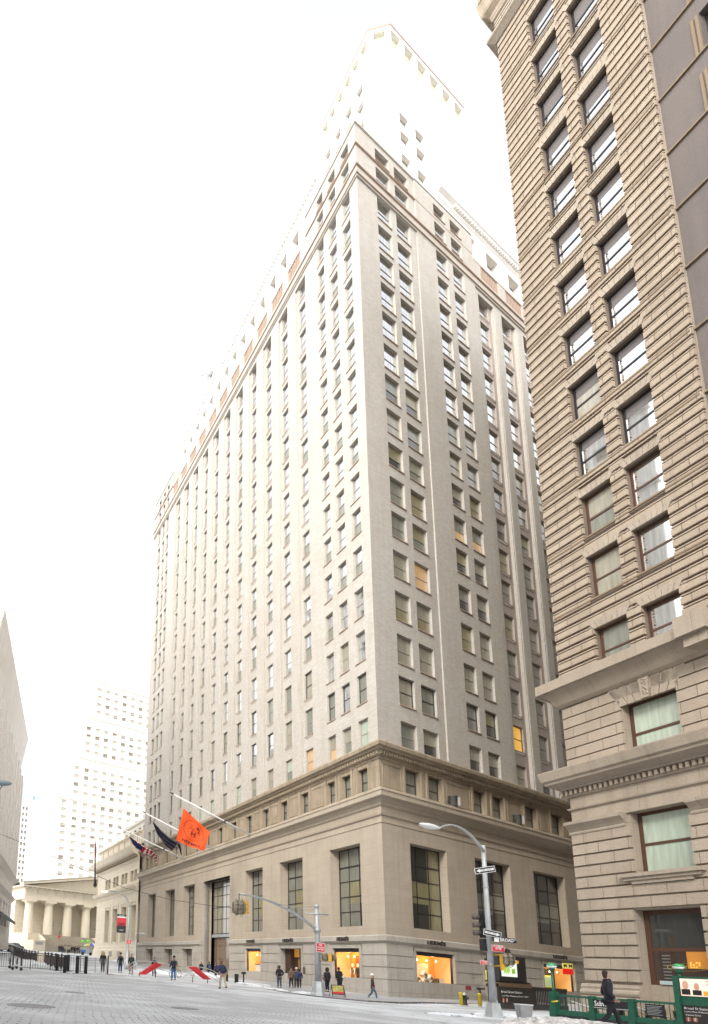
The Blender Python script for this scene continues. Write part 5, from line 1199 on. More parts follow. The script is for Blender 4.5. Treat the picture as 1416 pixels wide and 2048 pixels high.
# ================================================================== street furniture
WHT = flat('white_sign_paint', (.75, .75, .73), .5); BLK = flat('black_sign_paint', (.012, .012, .014), .5); RED = flat('red_sign_paint', (.50, .015, .03), .5)
YEL = flat('signal_yellow', (.62, .33, .02), .5, var=.1, vs=5); TARP = flat('grey_tarpaulin', (.20, .17, .12), .8, var=.3, vs=6); YBOL = flat('yellow_bollard_paint', (.60, .46, .01), .5)
WHP = flat('white_pole_paint', (.72, .72, .70), .45)
def pl_at(px, py, depth, tilt=0.0, turn=0.0):
    """a small upright plane centred where that pixel's ray has the given depth"""
    o = at(px, py, depth); xd = Matrix.Rotation(turn, 3, 'Z') @ IR; nd = Vv((xd.y, -xd.x, 0)); yd = UP.copy()
    if tilt: R_ = Matrix.Rotation(tilt, 3, nd); xd = R_ @ xd; yd = R_ @ yd
    return o, xd, yd, nd
def plate(mb, pl, w_, h_, mat, th=.02, off=0, cx=0, cy=0):
    o, xd, yd, nd = pl; mb.box(o + xd * (cx - w_ / 2) + yd * (cy - h_ / 2) + nd * (off - th), xd * w_, yd * h_, nd * th, mat)
def sign(name, label, pl, w_, h_, back, border, lines, txtmat=WHT, group=None):
    t = thing(name, label, 'sign', pl[0], group); mb = MB(); plate(mb, pl, w_, h_, border); plate(mb, pl, w_ * .96, h_ * .92, back, .004, .004); mb.build('panel', t)
    mb = MB(); o, xd, yd, nd = pl
    for (tx, sz, cx, cy, wd) in lines: put_text(mb, tx, sz, lambda x, y, h, cx=cx, cy=cy: o + xd * (x + cx) + yd * (y + cy) + nd * (.009 + h), txtmat, width=wd, bold=True)
    if mb.v: mb.build('lettering', t)
    return t
def arrow(mb, pl, L_, H_, mat, dirn, off=.007, cx=0, cy=0):
    o, xd, yd, nd = pl; o = o + nd * off + xd * cx + yd * cy; h = H_ / 2; a = L_ / 2
    P = [(-a, 0), (-a + H_ * .9, h), (-a + H_ * .9, h * .55), (a, h * .55), (a, -h * .55), (-a + H_ * .9, -h * .55), (-a + H_ * .9, -h)]
    if dirn > 0: P = [(-x, y) for x, y in reversed(P)]
    # two convex pieces
    pts = [o + xd * x + yd * y for x, y in P]
    if dirn < 0: mb.face([pts[0], pts[6], pts[1]][::1], mat); mb.face([pts[2], pts[5], pts[4], pts[3]], mat)
    else: mb.face([pts[6], pts[5], pts[0]], mat); mb.face([pts[1], pts[2], pts[3], pts[4]][::-1], mat)
def oneway(label, pl, w_, h_, dirn):
    t = thing('one_way_sign', label, 'sign', pl[0]); mb = MB(); plate(mb, pl, w_, h_, WHT); plate(mb, pl, w_ * .955, h_ * .86, BLK, .004, .004); mb.build('panel', t)
    mb = MB(); arrow(mb, pl, w_ * .86, h_ * .62, WHT, dirn); mb.build('arrow', t)
    mb = MB(); o, xd, yd, nd = pl; put_text(mb, 'ONE   WAY', h_ * .3, lambda x, y, h: o + xd * (x - dirn * w_ * .05) + yd * y + nd * .011, BLK, width=w_ * .56, bold=True); mb.build('lettering', t)
# tall street lamp beside the crossing
P, dl = ground(988, 2030); dl = 27.0; P = at(988, 2030, dl); P.z = -.05
lamp = thing('street_lamp', 'tall grey street lamp with a long curved arm, in front of both corner buildings', 'street lamp', P)
top = Vv((P.x, P.y, zat(P, 1703))); shift = at(967, 1703, dl); shift.z = top.z
mb = MB(); q = .62
b0 = P + UP * -.05
mb.raw([b0 + IR * (-q * s_) * 1 + IN * (q * u) * 1 + UP * z if False else b0 + IR * (s_ * r) + IN * (u * r) + UP * z for z, r in ((0, .25), (.06, .25), (.1, .235), (.62, .165)) for s_, u in ((-1, -1), (1, -1), (1, 1), (-1, 1))],
       [(4 * j + i, 4 * j + (i + 1) % 4, 4 * j + 4 + (i + 1) % 4, 4 * j + 4 + i) for j in range(3) for i in range(4)] + [(12, 13, 14, 15)], STEEL); mb.build('base', lamp)
topv = Vv((shift.x, shift.y, top.z))
mb = MB(); mb.tube([P + UP * .55, P.lerp(topv, .5), topv], [.13, .10, .08], STEEL, 12)
for f in (.3, .55, .75, .86): c_ = P.lerp(topv, f); mb.tube([c_, c_ + UP * .06], .125 - .03 * f, STEEL, 12)
mb.build('pole', lamp)
hd = at(878, 1657, 25.5); a1 = topv - UP * .25
mb = MB(); mb.tube(bez(a1, a1.lerp(hd, .55) + UP * (1.0), hd, 12), [.06 - .0025 * i for i in range(13)], STEEL, 8); mb.build('arm', lamp)
dv = (at(843, 1649, 25.2) - hd); L_ = dv.length; dv.normalize(); sd_ = dv.cross(UP).normalized(); up_ = sd_.cross(dv)
mb = MB(); vs = []; n = 12; prof = [(0, .05), (.15, .10), (.3, .13), (.6, .14), (.9, .09), (1.0, .03)]
for f, r in prof:
    for k in range(n): t = 2 * math.pi * k / n; vs.append(hd + dv * (L_ * f * 1.15) + sd_ * (math.cos(t) * r * 1.3) + up_ * (math.sin(t) * r * .75))
mb.raw(vs, [(j * n + i, j * n + (i + 1) % n, (j + 1) * n + (i + 1) % n, (j + 1) * n + i) for j in range(len(prof) - 1) for i in range(n)], WHP, True); mb.build('lamp_head', lamp)
ptf = lambda y: P.lerp(topv, max(0, min(1, (zat(P, y) - P.z) / (topv.z - P.z))))
dz = dl - .35
oneway('one way sign with a left arrow, high on the tall street lamp', pl_at(970, 1740, dz, .20), .86, .25, -1)
oneway('one way sign with a right arrow, lower on the tall street lamp', pl_at(985, 1867, dz, -.17), .72, .25, 1)
sign('street_name_sign', 'black street name sign reading BROAD ST on the tall street lamp', pl_at(1009, 1880, dz, -.02), 1.0, .19, BLK, BLK, [('BROAD', .2, .09, -.01, .55), ('ST', .08, .44, .03, .1)])
mb = MB(); plate(mb, pl_at(993, 1879.5, dz, -.02), .2, .17, WHT, .003, .006); mb.build('crest', bpy.data.objects['street_name_sign'])
nsl = lambda wd: [('NO STANDING', .14, 0, .085, wd), ('ANYTIME', .13, 0, -.01, wd * .62)]
sg_ = sign('no_standing_sign', 'red no standing sign facing the street on the tall street lamp', pl_at(996.5, 1897, dz, -.06), .52, .27, RED, WHT, nsl(.42)); mb = MB(); arrow(mb, pl_at(996.5, 1901, dz, -.06), .2, .05, WHT, 1, .01); mb.build('arrow', sg_)
# wrapped pedestrian signal on yellow arms, and a signal head beyond the pole
def wrapped(name, label, o, xd, nd, w_, h_, dp, mat=TARP, straps=2):
    t = thing(name, label, 'traffic signal', o); mb = MB(); rr = random.Random(4); n = 6
    vs = []; fs = []
    for j in range(n + 1):
        for i in range(12):
            a = 2 * math.pi * i / 12; u = j / n * 2 - 1; bul = 1 - .25 * abs(u) ** 3
            r = bul * (1 + rr.uniform(-.10, .10)); ca, sa = math.cos(a), math.sin(a); sq = 1 / max(abs(ca), abs(sa)) ** .7
            vs.append(o + xd * (u * w_ / 2) + UP * (sa * h_ / 2 * r * sq) + nd * (ca * dp / 2 * r * sq))
    for j in range(n):
        for i in range(12): fs.append((j * 12 + i, j * 12 + (i + 1) % 12, (j + 1) * 12 + (i + 1) % 12, (j + 1) * 12 + i))
    fs += [tuple(range(12)), tuple(n * 12 + k for k in reversed(range(12)))]
    mb.raw(vs, fs, mat, False); mb.build('cover', t)
    mb = MB()
    for k in range(straps):
        x = (-.22 + .44 * k) * w_
        lp = [o + xd * x + UP * (math.sin(a) * h_ * .63) + nd * (math.cos(a) * dp * .63) for a in [2 * math.pi * i / 12 for i in range(13)]]; mb.tube(lp, .013, BLKM, 5)
    for k in range(2):
        lp = [o + xd * (math.cos(a) * w_ * .54) + UP * ((-.15 + .3 * k) * h_) + nd * (math.sin(a) * dp * .58) for a in [2 * math.pi * i / 16 for i in range(17)]]; mb.tube(lp, .011, BLKM, 5)
    mb.build('strap', t); return t
o = at(1016, 1919, dz - .3); t = wrapped('pedestrian_signal', 'pedestrian signal wrapped in grey tarpaulin on yellow brackets, right of the tall street lamp', o, IR, IN, .42, .5, .35)
mb = MB()
for yy in (1910, 1932): a_ = at(986, yy, dl); mb.tube([a_, at(1014, yy - .5, dz - .3)], .03, YEL, 6)
mb.build('bracket', t); mb = MB(); c_ = at(1002, 1925, dz - .2); mb.box(c_ - IR * .05 - UP * .32, IR * .12, IN * .12, UP * .6, YEL); mb.box(at(1024, 1927, dz - .35), IR * .2, IN * .1, UP * .12, YEL); mb.build('signal_housing', t)
t = thing('traffic_light', 'black three-lens traffic light seen side-on at the left of the tall street lamp', 'traffic light', at(968, 1850, dl))
mb = MB(); c_ = at(963, 1850, dl + .45); mb.box(c_ - IR * .1 - UP * .55, IR * .28, IN * .25, UP * 1.15, BLKM)
for k in range(3):
    q = c_ + UP * (.34 - .34 * k) - IR * .1; mb.tube([q, q - IR * .22 + UP * .0], [.12, .13], flat('snowy_visor', (.12, .1, .08), .7, var=.5, vs=9), 10)
mb.box(c_ - IR * .14 - UP * 1.1, IR * .35, IN * .22, UP * .5, BLKM); mb.build('housing', t)
# slim dark pole with a small red sign, beyond
P = at(979, 2003, 38.5); P.z = -.1
t = thing('sign_post', 'thin dark post carrying a small red sign, behind the tall street lamp', 'sign post', P); mb = MB(); mb.tube([P, Vv((P.x, P.y, zat(P, 1918)))], .05, BLKM, 8); mb.build('post', t)
sign('small_red_sign', 'small red no standing sign on the thin dark post', pl_at(969, 1925, 38.3, -.04), .5, .24, RED, WHT, [('NO STANDING', .1, 0, .06, .38), ('ANYTIME', .1, 0, -.03, .25)])
# signal pole with mast arm
P = at(637, 1988, 41.0); P.z = -.15; dm = 41.0
t = thing('signal_pole', 'grey signal pole on the kerb with a long mast arm reaching left', 'signal pole', P)
tp = Vv((P.x, P.y, zat(P, 1816)))
sv_ = at(633, 1816, dm); tp = Vv((sv_.x, sv_.y, tp.z))
mb = MB(); vs = []
for z, r in ((-.1, .52), (.15, .5), (.25, .42), (.95, .36)):
    for k in range(8): a = math.pi / 8 + k * math.pi / 4; vs.append(P + Vv((math.cos(a) * r, math.sin(a) * r, z)))
mb.raw(vs, [(8 * j + i, 8 * j + (i + 1) % 8, 8 * j + 8 + (i + 1) % 8, 8 * j + 8 + i) for j in range(3) for i in range(8)] + [tuple(24 + i for i in range(8))], STEEL); mb.build('base', t)
mb = MB(); mb.tube([P + UP * .9, tp], [.21, .14], STEEL, 12); b1 = tp - UP * .5; mb.tube([b1 - IR * .7, b1 + IR * .75], .055, STEEL, 8); mb.lathe(tp, [(.16, -.1), (.14, .05), (.05, .16)], STEEL, 10); mb.build('pole', t)
s_ = P.lerp(tp, (zat(P, 1862) - P.z) / (tp.z - P.z)); e_ = at(479, 1788, 38.5)
mb = MB(); arm = bez(s_, s_.lerp(e_, .5) + UP * .9, e_, 14); mb.tube(arm, [.10 - .003 * i for i in range(15)], STEEL, 8); mb.tube([s_ - UP * .12, s_ + UP * .12], .24, STEEL, 10); mb.build('mast_arm', t)
mb = MB()
for q0, q1, sag in ((tp, arm[12], .25), (tp - UP * .2, arm[10], .15)): mb.tube([q0.lerp(q1, k / 8) - UP * (sag * 4 * (k / 8) * (1 - k / 8)) for k in range(9)], .012, STEEL, 5)
mb.build('stay_wire', t)
o = at(478, 1815, 38.3); q = wrapped('hanging_traffic_light', 'traffic light wrapped in grey tarpaulin hanging from the end of the mast arm', o, IR, IN, .72, .84, .6)
mb = MB()
for k in range(3): c_ = o + IR * .42 + UP * (.24 - .24 * k); mb.tube([c_, c_ + IR * .16 + IN * .04], [.1, .11], YEL, 10)
mb.box(o + IR * .30 - UP * .38 - IN * .15, IR * .12, IN * .3, UP * .82, YEL); mb.build('visor', q); mb = MB(); mb.tube([o + UP * .4, o + UP * .85], .03, BLKM, 6); mb.build('hanger', q)
s_ = sign('no_standing_sign', 'red no standing sign facing the street on the signal pole with the mast arm', pl_at(641, 1895, 40.5, -.02), .52, .58, RED, WHT, [('NO', .17, 0, .16, .2), ('STANDING', .13, 0, .0, .42), ('ANYTIME', .13, 0, -.13, .38)]); mb = MB(); arrow(mb, pl_at(641, 1902, 40.5), .3, .06, WHT, 1, .01); mb.build('arrow', s_)
o = at(657, 1915, 40.2); q = wrapped('pedestrian_signal', 'pedestrian signal wrapped in grey tarpaulin with a yellow end, right of the signal pole', o, IR, IN, .78, .45, .35)
mb = MB(); mb.box(o - IR * .1 - UP * .25 + IN * .17, IR * .2, IN * .06, UP * .5, YEL)
for yy in (1908, 1922): mb.tube([at(637, yy, 41), at(650, yy, 40.3)], .025, flat('rusty_bracket', (.25, .1, .05), .8), 6)
mb.build('bracket', q)
# street lamps further up, banner, lamp at the left edge
def lamp2(name, label, px, py, ytop, depth, hx, hy, glow=False, rad=.09):
    P = at(px, py, depth); P.z = street_z(P.x, P.y); t = thing(name, label, 'street lamp', P); tp = Vv((P.x, P.y, zat(P, ytop))); e_ = at(hx, hy, depth)
    mb = MB(); mb.tube([P, P + UP * .8, P + UP * .9, tp], [rad * 2, rad * 1.9, rad * 1.3, rad * .8], STEEL, 10); mb.build('pole', t)
    mb = MB(); mb.tube(bez(tp, Vv((tp.x, tp.y, e_.z)) + UP * .2, e_, 10), rad * .6, STEEL, 7); mb.build('arm', t)
    mb = MB(); dv = (e_ - tp); dv.z = 0; dv.normalize(); mb.lathe(e_ + dv * .25, [(.03, .12), (.16, .06), (.17, -.03), (.1, -.1)], STEEL, 12, sx=2.0, ax=dv, ay=Vv((-dv.y, dv.x, 0))); mb.build('lamp_head', t)
    if glow: mb = MB(); mb.lathe(e_ + dv * .25 - UP * .12, [(.02, .1), (.22, .04), (.24, -.03), (.1, -.14)], flat('sodium_lamp_glow', (1, .6, .3), .5, emit=(1, .55, .2), es=3.0), 12, sx=1.6, ax=dv, ay=Vv((-dv.y, dv.x, 0))); mb.build('lens', t)
    return t, P, tp
l2, P2, tp2 = lamp2('street_lamp', 'street lamp with a glowing orange head in front of the marble bank', 254, 1925, 1815, 74, 213, 1781, True, .13)
lamp2('street_lamp', 'small grey street lamp with a short curved arm left of the office building entrance', 270, 1920, 1875, 78, 282, 1867, False, .08)
mb = MB(); P = at(-60, 1960, 46); P.z = 0; t = thing('street_lamp', 'grey street lamp whose head reaches in at the left edge of the picture', 'street lamp', P)
e_ = at(6, 1568, 34); tp = Vv((P.x, P.y, e_.z + .2)); mb.tube([P, tp], [.16, .09], STEEL, 10); mb.build('pole', t); mb = MB(); mb.tube(bez(tp, tp.lerp(e_, .5) + UP * .6, e_, 8), .05, STEEL, 8); mb.build('arm', t)
mb = MB(); mb.lathe(e_ + UP * .05, [(.05, .16), (.22, .10), (.30, 0), (.24, -.08), (.1, -.14)], flat('lamp_head_grey_blue', (.22, .27, .29), .4), 14, sx=1.7, sy=.7, ax=IR, ay=IN); mb.build('lamp_head', t)
pl = pl_at(243, 1847, 73.2); t = thing('street_banner', 'black and red banner hanging from the street lamp in front of the marble bank', 'banner', pl[0])
mb = MB(); plate(mb, pl, 1.05, 2.1, BLK, .03); plate(mb, pl, 1.04, .95, RED, .004, .004, 0, .2); plate(mb, pl, .8, .35, flat('dark_red_print', (.2, .01, .01), .6), .004, .008, 0, -.1); plate(mb, pl, 1.04, .14, WHT, .004, .004, 0, .72)
put_text(mb, 'BROAD', .2, plane_fn(pl[0] + UP * .9, pl[1], UP, pl[3], .01), WHT, width=.6); put_text(mb, 'STREET', .15, plane_fn(pl[0] - UP * .75, pl[1], UP, pl[3], .01), WHT, width=.5); mb.build('cloth', t)
sign('red_parking_sign', 'small red sign on the banner lamp post in front of the marble bank', pl_at(258, 1884, 73.2), .5, .5, RED, WHT, [('NO', .12, 0, .12, .15), ('STANDING', .1, 0, 0, .38), ('ANYTIME', .1, 0, -.12, .34)])
P = at(117, 1897, 150); P.z = street_z(P.x, P.y); t = thing('sign_post', 'thin post with a red sign at the foot of the hall steps', 'sign post', P); mb = MB(); mb.tube([P, Vv((P.x, P.y, zat(P, 1862)))], .07, BLKM, 6); mb.build('post', t); mb = MB(); plate(mb, pl_at(118.5, 1873, 149.5), .7, .45, RED, .03); mb.build('panel', t)
# overhead cable across the street
t = thing('overhead_cable', 'thin dark cable sagging across the street from the upper left', 'cable', at(60, 1684, 60)); mb = MB()
cp = [at(-40, 1652, 60), at(85, 1702, 60), at(106, 1713, 60), at(250, 1776, 60), at(345, 1800, 60), at(420, 1811, 60), at(462, 1815, 39)]; mb.tube(cp, .022, BLKM, 5); mb.build('cable', t)
# ---- security barriers: red slanted panels with white hooped rails
def barrier(label, quad, feet, hoop, depth):
    P = at(*feet[0], depth); P.z = street_z(P.x, P.y); t = thing('security_barrier', label, 'barrier', P, 'red slanted security barriers across the street'); mb = MB()
    q = [at(x, y, depth - (.2 if i % 2 else 0)) for i, (x, y) in enumerate(quad)]; nn = -(q[1] - q[0]).cross(q[2] - q[0]).normalized() * .07
    mb.raw(q + [p + nn for p in q], [(0, 1, 2, 3), (7, 6, 5, 4), (0, 4, 5, 1), (1, 5, 6, 2), (2, 6, 7, 3), (3, 7, 4, 0)], flat('barrier_red', (.52, .022, .03), .45, var=.1, vs=3)); mb.build('panel', t)
    for x, y in feet:
        mb = MB(); c_ = at(x, y, depth); mb.tube([c_, c_ + UP * .35, c_ + UP * .5 + IR * .05], .03, BLKM, 6); mb.tube([c_ - IR * .2, c_ + IR * .12], .03, BLKM, 6); mb.build('foot', t)
    mb = MB()
    for k in range(3):
        pts = [at(x, y + 7 * k, depth + .4 + .3 * k) for x, y in hoop]; sm = []
        for i in range(len(pts) - 1):
            for f in (0, .33, .66):
                p0, p1, p2, p3 = pts[max(i - 1, 0)], pts[i], pts[i + 1], pts[min(i + 2, len(pts) - 1)]
                sm.append(.5 * ((2 * p1) + (p2 - p0) * f + (2 * p0 - 5 * p1 + 4 * p2 - p3) * f * f + (3 * p1 - p0 - 3 * p2 + p3) * f ** 3))
        sm.append(pts[-1]); mb.tube(sm, .028, flat('frosted_rail', (.42, .43, .43), .4, .3), 7)
    mb.build('hooped_rail', t)
barrier('left red slanted barrier panel with white hooped rails', [(276, 1948), (310, 1925), (324, 1929), (291, 1948.5)], [(279, 1954), (311, 1956)], [(268, 1946), (258, 1936), (262, 1927), (280, 1922), (320, 1925), (345, 1932)], 54)
barrier('right red slanted barrier panel with white hooped rails', [(407, 1959), (376, 1934), (391, 1933), (421.5, 1958.5)], [(385, 1965), (415, 1968)], [(370, 1938), (378, 1933), (400, 1934), (425, 1941), (438, 1951)], 49.5)
# ---- bicycle
P, dd = ground(356, 1955); bk = thing('bicycle', 'bicycle held upright beside the cyclist between the red barriers', 'bicycle', P)
fwd = (IR * .75 - IN * .66).normalized(); c_ = P + UP * .33
for k, off in enumerate((.12, -.92)):
    mb = MB(); cc = c_ + fwd * off; r = .33
    ring = [cc + fwd * (math.cos(a) * r) + UP * (math.sin(a) * r) for a in [2 * math.pi * i / 20 for i in range(21)]]; mb.tube(ring, .022, BLKM, 6)
    for i in range(8): a = math.pi * 2 * i / 8; mb.tube([cc, cc + fwd * (math.cos(a) * r) + UP * (math.sin(a) * r)], .004, STEEL, 4)
    mb.build('wheel', bk)
FRM = flat('bicycle_yellow_frame', (.35, .24, .04), .4); W1, W2 = c_ + fwd * .12, c_ - fwd * .92; BB = c_ - fwd * .5; ST_ = BB + UP * .5 - fwd * .12; HD = W1 + UP * .5 - fwd * .15
mb = MB()
for a, b_ in ((W2, BB), (W2, ST_), (BB, ST_), (BB, HD), (ST_, HD), (W1, HD), (HD, HD + UP * .15)): mb.tube([a, b_], .018, FRM, 6)
mb.build('frame', bk); mb = MB(); sdv = fwd.cross(UP).normalized(); mb.tube([HD + UP * .15 - sdv * .28, HD + UP * .17, HD + UP * .15 + sdv * .28], .016, BLKM, 6); mb.build('handlebar', bk); mb = MB(); mb.tube([ST_, ST_ + UP * .14], .015, BLKM, 6); mb.lathe(ST_ + UP * .15, [(.03, 0), (.1, .02), (.06, .05)], BLKM, 8); mb.build('saddle', bk)
# ---- folding sign board
P, dd = ground(676, 1990); dd = 40.5; P = at(676, 1990, dd); o, xd, yd, nd = pl_at(674, 1977, dd)
ab = thing('sign_board', 'folding pavement sign board with a colourful food poster on black legs', 'sign board', P)
mb = MB(); bt = UP * 1 + nd * -.25; bt.normalize()
O_ = at(676, 1979, dd); mb.box(O_ - xd * .42 - bt * .33, xd * .80, bt * .62, nd * .03, BLKM); mb.build('board', ab)
mb = MB(); pm_, n_, b_, = newmat('food_poster'); vo = n_.nodes.new('ShaderNodeTexVoronoi'); vo.inputs['Scale'].default_value = 9; tc = n_.nodes.new('ShaderNodeTexCoord'); rp = n_.nodes.new('ShaderNodeValToRGB'); el = rp.color_ramp.elements
el[0].color = (.5, .03, .02, 1); el[1].color = (.6, .55, .2, 1); x_ = el.new(.3); x_.color = (.55, .3, .05, 1); x_ = el.new(.6); x_.color = (.2, .25, .08, 1); n_.links.new(tc.outputs['Object'], vo.inputs['Vector']); n_.links.new(vo.outputs['Color'], rp.inputs[0]); n_.links.new(rp.outputs[0], b_.inputs['Base Color'])
mb.box(O_ - xd * .36 - bt * .15 + nd * .03, xd * .68, bt * .40, nd * .006, pm_); mb.box(O_ - xd * .36 - bt * .28 + nd * .03, xd * .68, bt * .13, nd * .006, RED); mb.build('poster', ab)
for sg in (-1, 1):
    for s2 in (1, -1):
        mb = MB(); mb.tube([O_ + xd * (.37 * sg) + bt * .3, O_ + xd * ((.42 + (.08 if s2 < 0 else 0)) * sg) + nd * (.22 * s2) - UP * .62], .018, BLKM, 6); mb.build('leg', ab)
# ---- hydrant, bollards, standpipes
P = at(929.5, 2004, 41.5); P.z = -.12; hy = thing('fire_hydrant', 'black fire hydrant with a silver bonnet between two yellow bollards', 'fire hydrant', P)
mb = MB(); mb.lathe(P, [(.19, 0), (.19, .06), (.13, .08), (.13, .55), (.16, .57), (.16, .62), (.12, .64)], BLKM, 14)
for v_ in (IR, -IR, IN): mb.tube([P + UP * .45, P + UP * .45 + v_ * .24], [.07, .075], BLKM, 8)
mb.build('barrel', hy); mb = MB(); mb.lathe(P + UP * .63, [(.14, 0), (.13, .07), (.08, .13), (.035, .15), (.035, .2)], flat('silver_paint', (.55, .55, .55), .35, .6), 12); mb.build('bonnet', hy)
for px, lb in ((922.5, 'yellow bollard just left of the fire hydrant'), (960, 'yellow bollard right of the fire hydrant, under the wall standpipe')):
    P = at(px, 2004.5, 41.2); P.z = -.12; mb = MB(); mb.lathe(P, [(.10, 0), (.10, .72), (.115, .73), (.115, .8), (.02, .82)], YBOL, 12)
    o = mb.build('bollard'); o['label'] = lb; o['category'] = 'bollard'; o['group'] = 'yellow bollards by the hydrant'
t = thing('wall_standpipe', 'brass twin standpipe on the wall above the right yellow bollard', 'standpipe', FRF.p(11.2, .1, .9)); mb = MB(); c_ = FRF.p(11.25, .25, .95); mb.tube([FRF.p(11.2, 0, .95), c_], .09, BLKM, 8); mb.tube([c_, c_ + RD * .15 + NR * .3], .07, BLKM, 8); mb.tube([c_, c_ - RD * .2 + NR * .3], .07, BLKM, 8); mb.tube([c_, Vv((c_.x, c_.y, .2))], .05, BLKM, 8); mb.build('pipe', t)
mb = MB(); mb.lathe(c_ + RD * .3 + NR * .1, [(.08, -.05), (.1, 0), (.06, .06)], YBOL, 8); mb.build('cap', t)
mb = MB(); pl = (FRF.p(9.95, .09, .95), RD, UP, NR); plate(mb, pl, .75, .32, flat('dark_red_plate', (.25, .03, .035), .5)); mb2 = sign if False else None; o = mb.build('standpipe_sign', None, 'small dark red plate on the plinth left of the wall standpipe', 'sign')
for px, py, lb, w_, h_ in ((473, 1966, 'thick dark red standpipe stub on the pavement left of the lit display window', .17, .75), (487, 1966, 'thin dark red T-shaped standpipe nearest the lit display window', .06, .95), (454, 1963, 'black post beside the dark red standpipe stub', .1, .6)):
    P, dd = ground(px, py); P = at(px, py, dd); mb = MB(); mt = flat('dark_red_paint', (.14, .02, .02), .5) if 'red' in lb[:12] else BLKM
    mb.lathe(P - UP * .05, [(w_, 0), (w_, h_), (w_ * 1.1, h_ + .01), (w_ * 1.1, h_ + .05)], mt, 10)
    if w_ < .08: mb.tube([P + UP * (h_ - .1) - IR * .18, P + UP * (h_ - .1) + IR * .18], .11, mt, 8)
    o = mb.build('standpipe' if 'stand' in lb[:25] else 'post', None, lb, 'standpipe' if 'stand' in lb[:25] else 'post')
# flood lights on the ledge
for px, py, lb in ((906, 1612, 'grey floodlight on the ledge of the cross-street side, left one'), (1035, 1646, 'grey floodlight on the ledge of the cross-street side, right one near the stone building')):
    s_ = (px - 764) / 8.0; P = None
    a_lo, a_hi = 0, 40
    for _ in range(30):
        am = (a_lo + a_hi) / 2
        if proj(FRF.p(am, .2, 15.9))[0] < px: a_lo = am
        else: a_hi = am
    c_ = FRF.p(a_lo, .2, 15.6); t = thing('floodlight', lb, 'floodlight', c_); mb = MB(); GD = flat('dull_grey_metal', (.09, .085, .08), .5)
    mb.lathe(c_ + UP * .05, [(.3, 0), (.33, .05), (.33, .8), (.36, .82), (.36, .88)], GD, 12); mb.box(c_ + RD * .3 + UP * .1, RD * .1, NR * .4, UP * .75, flat('pale_lens_rim', (.4, .38, .34), .4)); mb.build('housing', t)
    mb = MB(); mb.tube([c_ + UP * .45 - RD * .3, c_ + UP * .4 - RD * .8, c_ + UP * .05 - RD * .95], .03, GD, 6); mb.build('bracket', t)
# ---- flagpoles and flags
def flagpole(base, tip, lb):
    t = thing('flagpole', lb, 'flagpole', base, 'flagpoles leaning out from the ledge'); mb = MB(); mb.tube([base, tip], [.11, .05], WHP, 10); mb.build('pole', t); dv = (tip - base).normalized()
    mb = MB(); mb.tube([tip, tip + dv * .12, tip + dv * .45], [.07, .07, .04], BLKM, 8); mb.build('finial', t)
    mb = MB(); c_ = base + dv * 3.0; mb.tube([c_, c_ + dv * .15], .15, BLKM, 10); mb.tube([c_, c_ - NL * 2.0 + LD * 2.6 + UP * .9], .012, BLKM, 4); mb.tube([c_, c_ - NL * 2.0 - LD * 2.6 + UP * .9], .012, BLKM, 4); mb.build('stay', t)
    mb = MB(); mb.tube([tip - dv * .2 - UP * .06, tip.lerp(base, .5) - UP * .5, base - UP * .1 + dv * .6], .008, WHP, 4); mb.build('halyard', t); return dv
Fp = [(Vv((49.91, 48.99, 15.4)), Vv((41.69, 51.63, 18.91)), 'nearest and largest white flagpole on the ledge, above the orange flag'), (Vv((52.61, 57.4, 15.2)), Vv((44.36, 60.04, 18.73)), 'middle white flagpole on the ledge, above the dark blue flag'), (Vv((55.38, 66.04, 15.25)), Vv((46.97, 68.74, 18.54)), 'farthest white flagpole on the ledge, above the striped flag')]
for a, b_, l_ in Fp: flagpole(a, b_, l_)
def flag_surface(c00, c10, c11, c01, wave=.12, ph=0, n=(14, 12), nd=IN):
    def fn(u, v, h=0):
        p = (c00 * (1 - u) + c10 * u) * (1 - v) + (c01 * (1 - u) + c11 * u) * v
        return p + nd * (wave * math.sin(u * 6 + v * 2.5 + ph) * (.3 + v) + h + .05 * math.sin(u * 13 + v * 4)) + UP * (-.10 * math.sin(u * math.pi) * v)
    return fn
def grid_mesh(mb, fn, n, m_, matf, thick=0):
    for i in range(n):
        for j in range(m_):
            mb.face([fn(i / n, j / m_), fn((i + 1) / n, j / m_), fn((i + 1) / n, (j + 1) / m_), fn(i / n, (j + 1) / m_)], matf((i + .5) / n, (j + .5) / m_), True)
d0 = proj(Fp[0][0].lerp(Fp[0][1], .75))[2]; d1 = proj(Fp[0][0].lerp(Fp[0][1], .4))[2]
OR = flat('orange_cloth', (.72, .085, .012), .8, var=.05, vs=2)
fo = flag_surface(at(367, 1617, d0), at(420, 1664, d1), at(408, 1702, d1 - .2), at(352, 1680, d0 - .2), .07)
t = thing('orange_flag', 'bright orange flag with a dark oval emblem and lettering, hung from the nearest flagpole', 'flag', at(367, 1617, d0)); mb = MB(); grid_mesh(mb, fo, 14, 12, lambda u, v: OR); mb.build('cloth', t)
BRN = flat('dark_brown_print', (.06, .012, .01), .8); mb = MB(); PR = lambda x, y, h=0: fo(.5 + x, .5 - y, .025 + h)
fs_ = MB()
for r0, r1 in ((.98, 1.0),):
    for k in range(48):
        a, b_ = 2 * math.pi * k / 48, 2 * math.pi * (k + 1) / 48; mb.face([PR(.36 * r * math.cos(t_), .06 + .33 * r * math.sin(t_)) for t_, r in ((a, .975), (a, 1.0), (b_, 1.0), (b_, .975))], BRN)
put_text(mb, 'H', .25, lambda x, y, h: PR(x, y - .04), BRN, width=.16, bold=True); put_text(mb, 'HERMES', .14, lambda x, y, h: PR(x, y - .39), BRN, width=.62, bold=True)
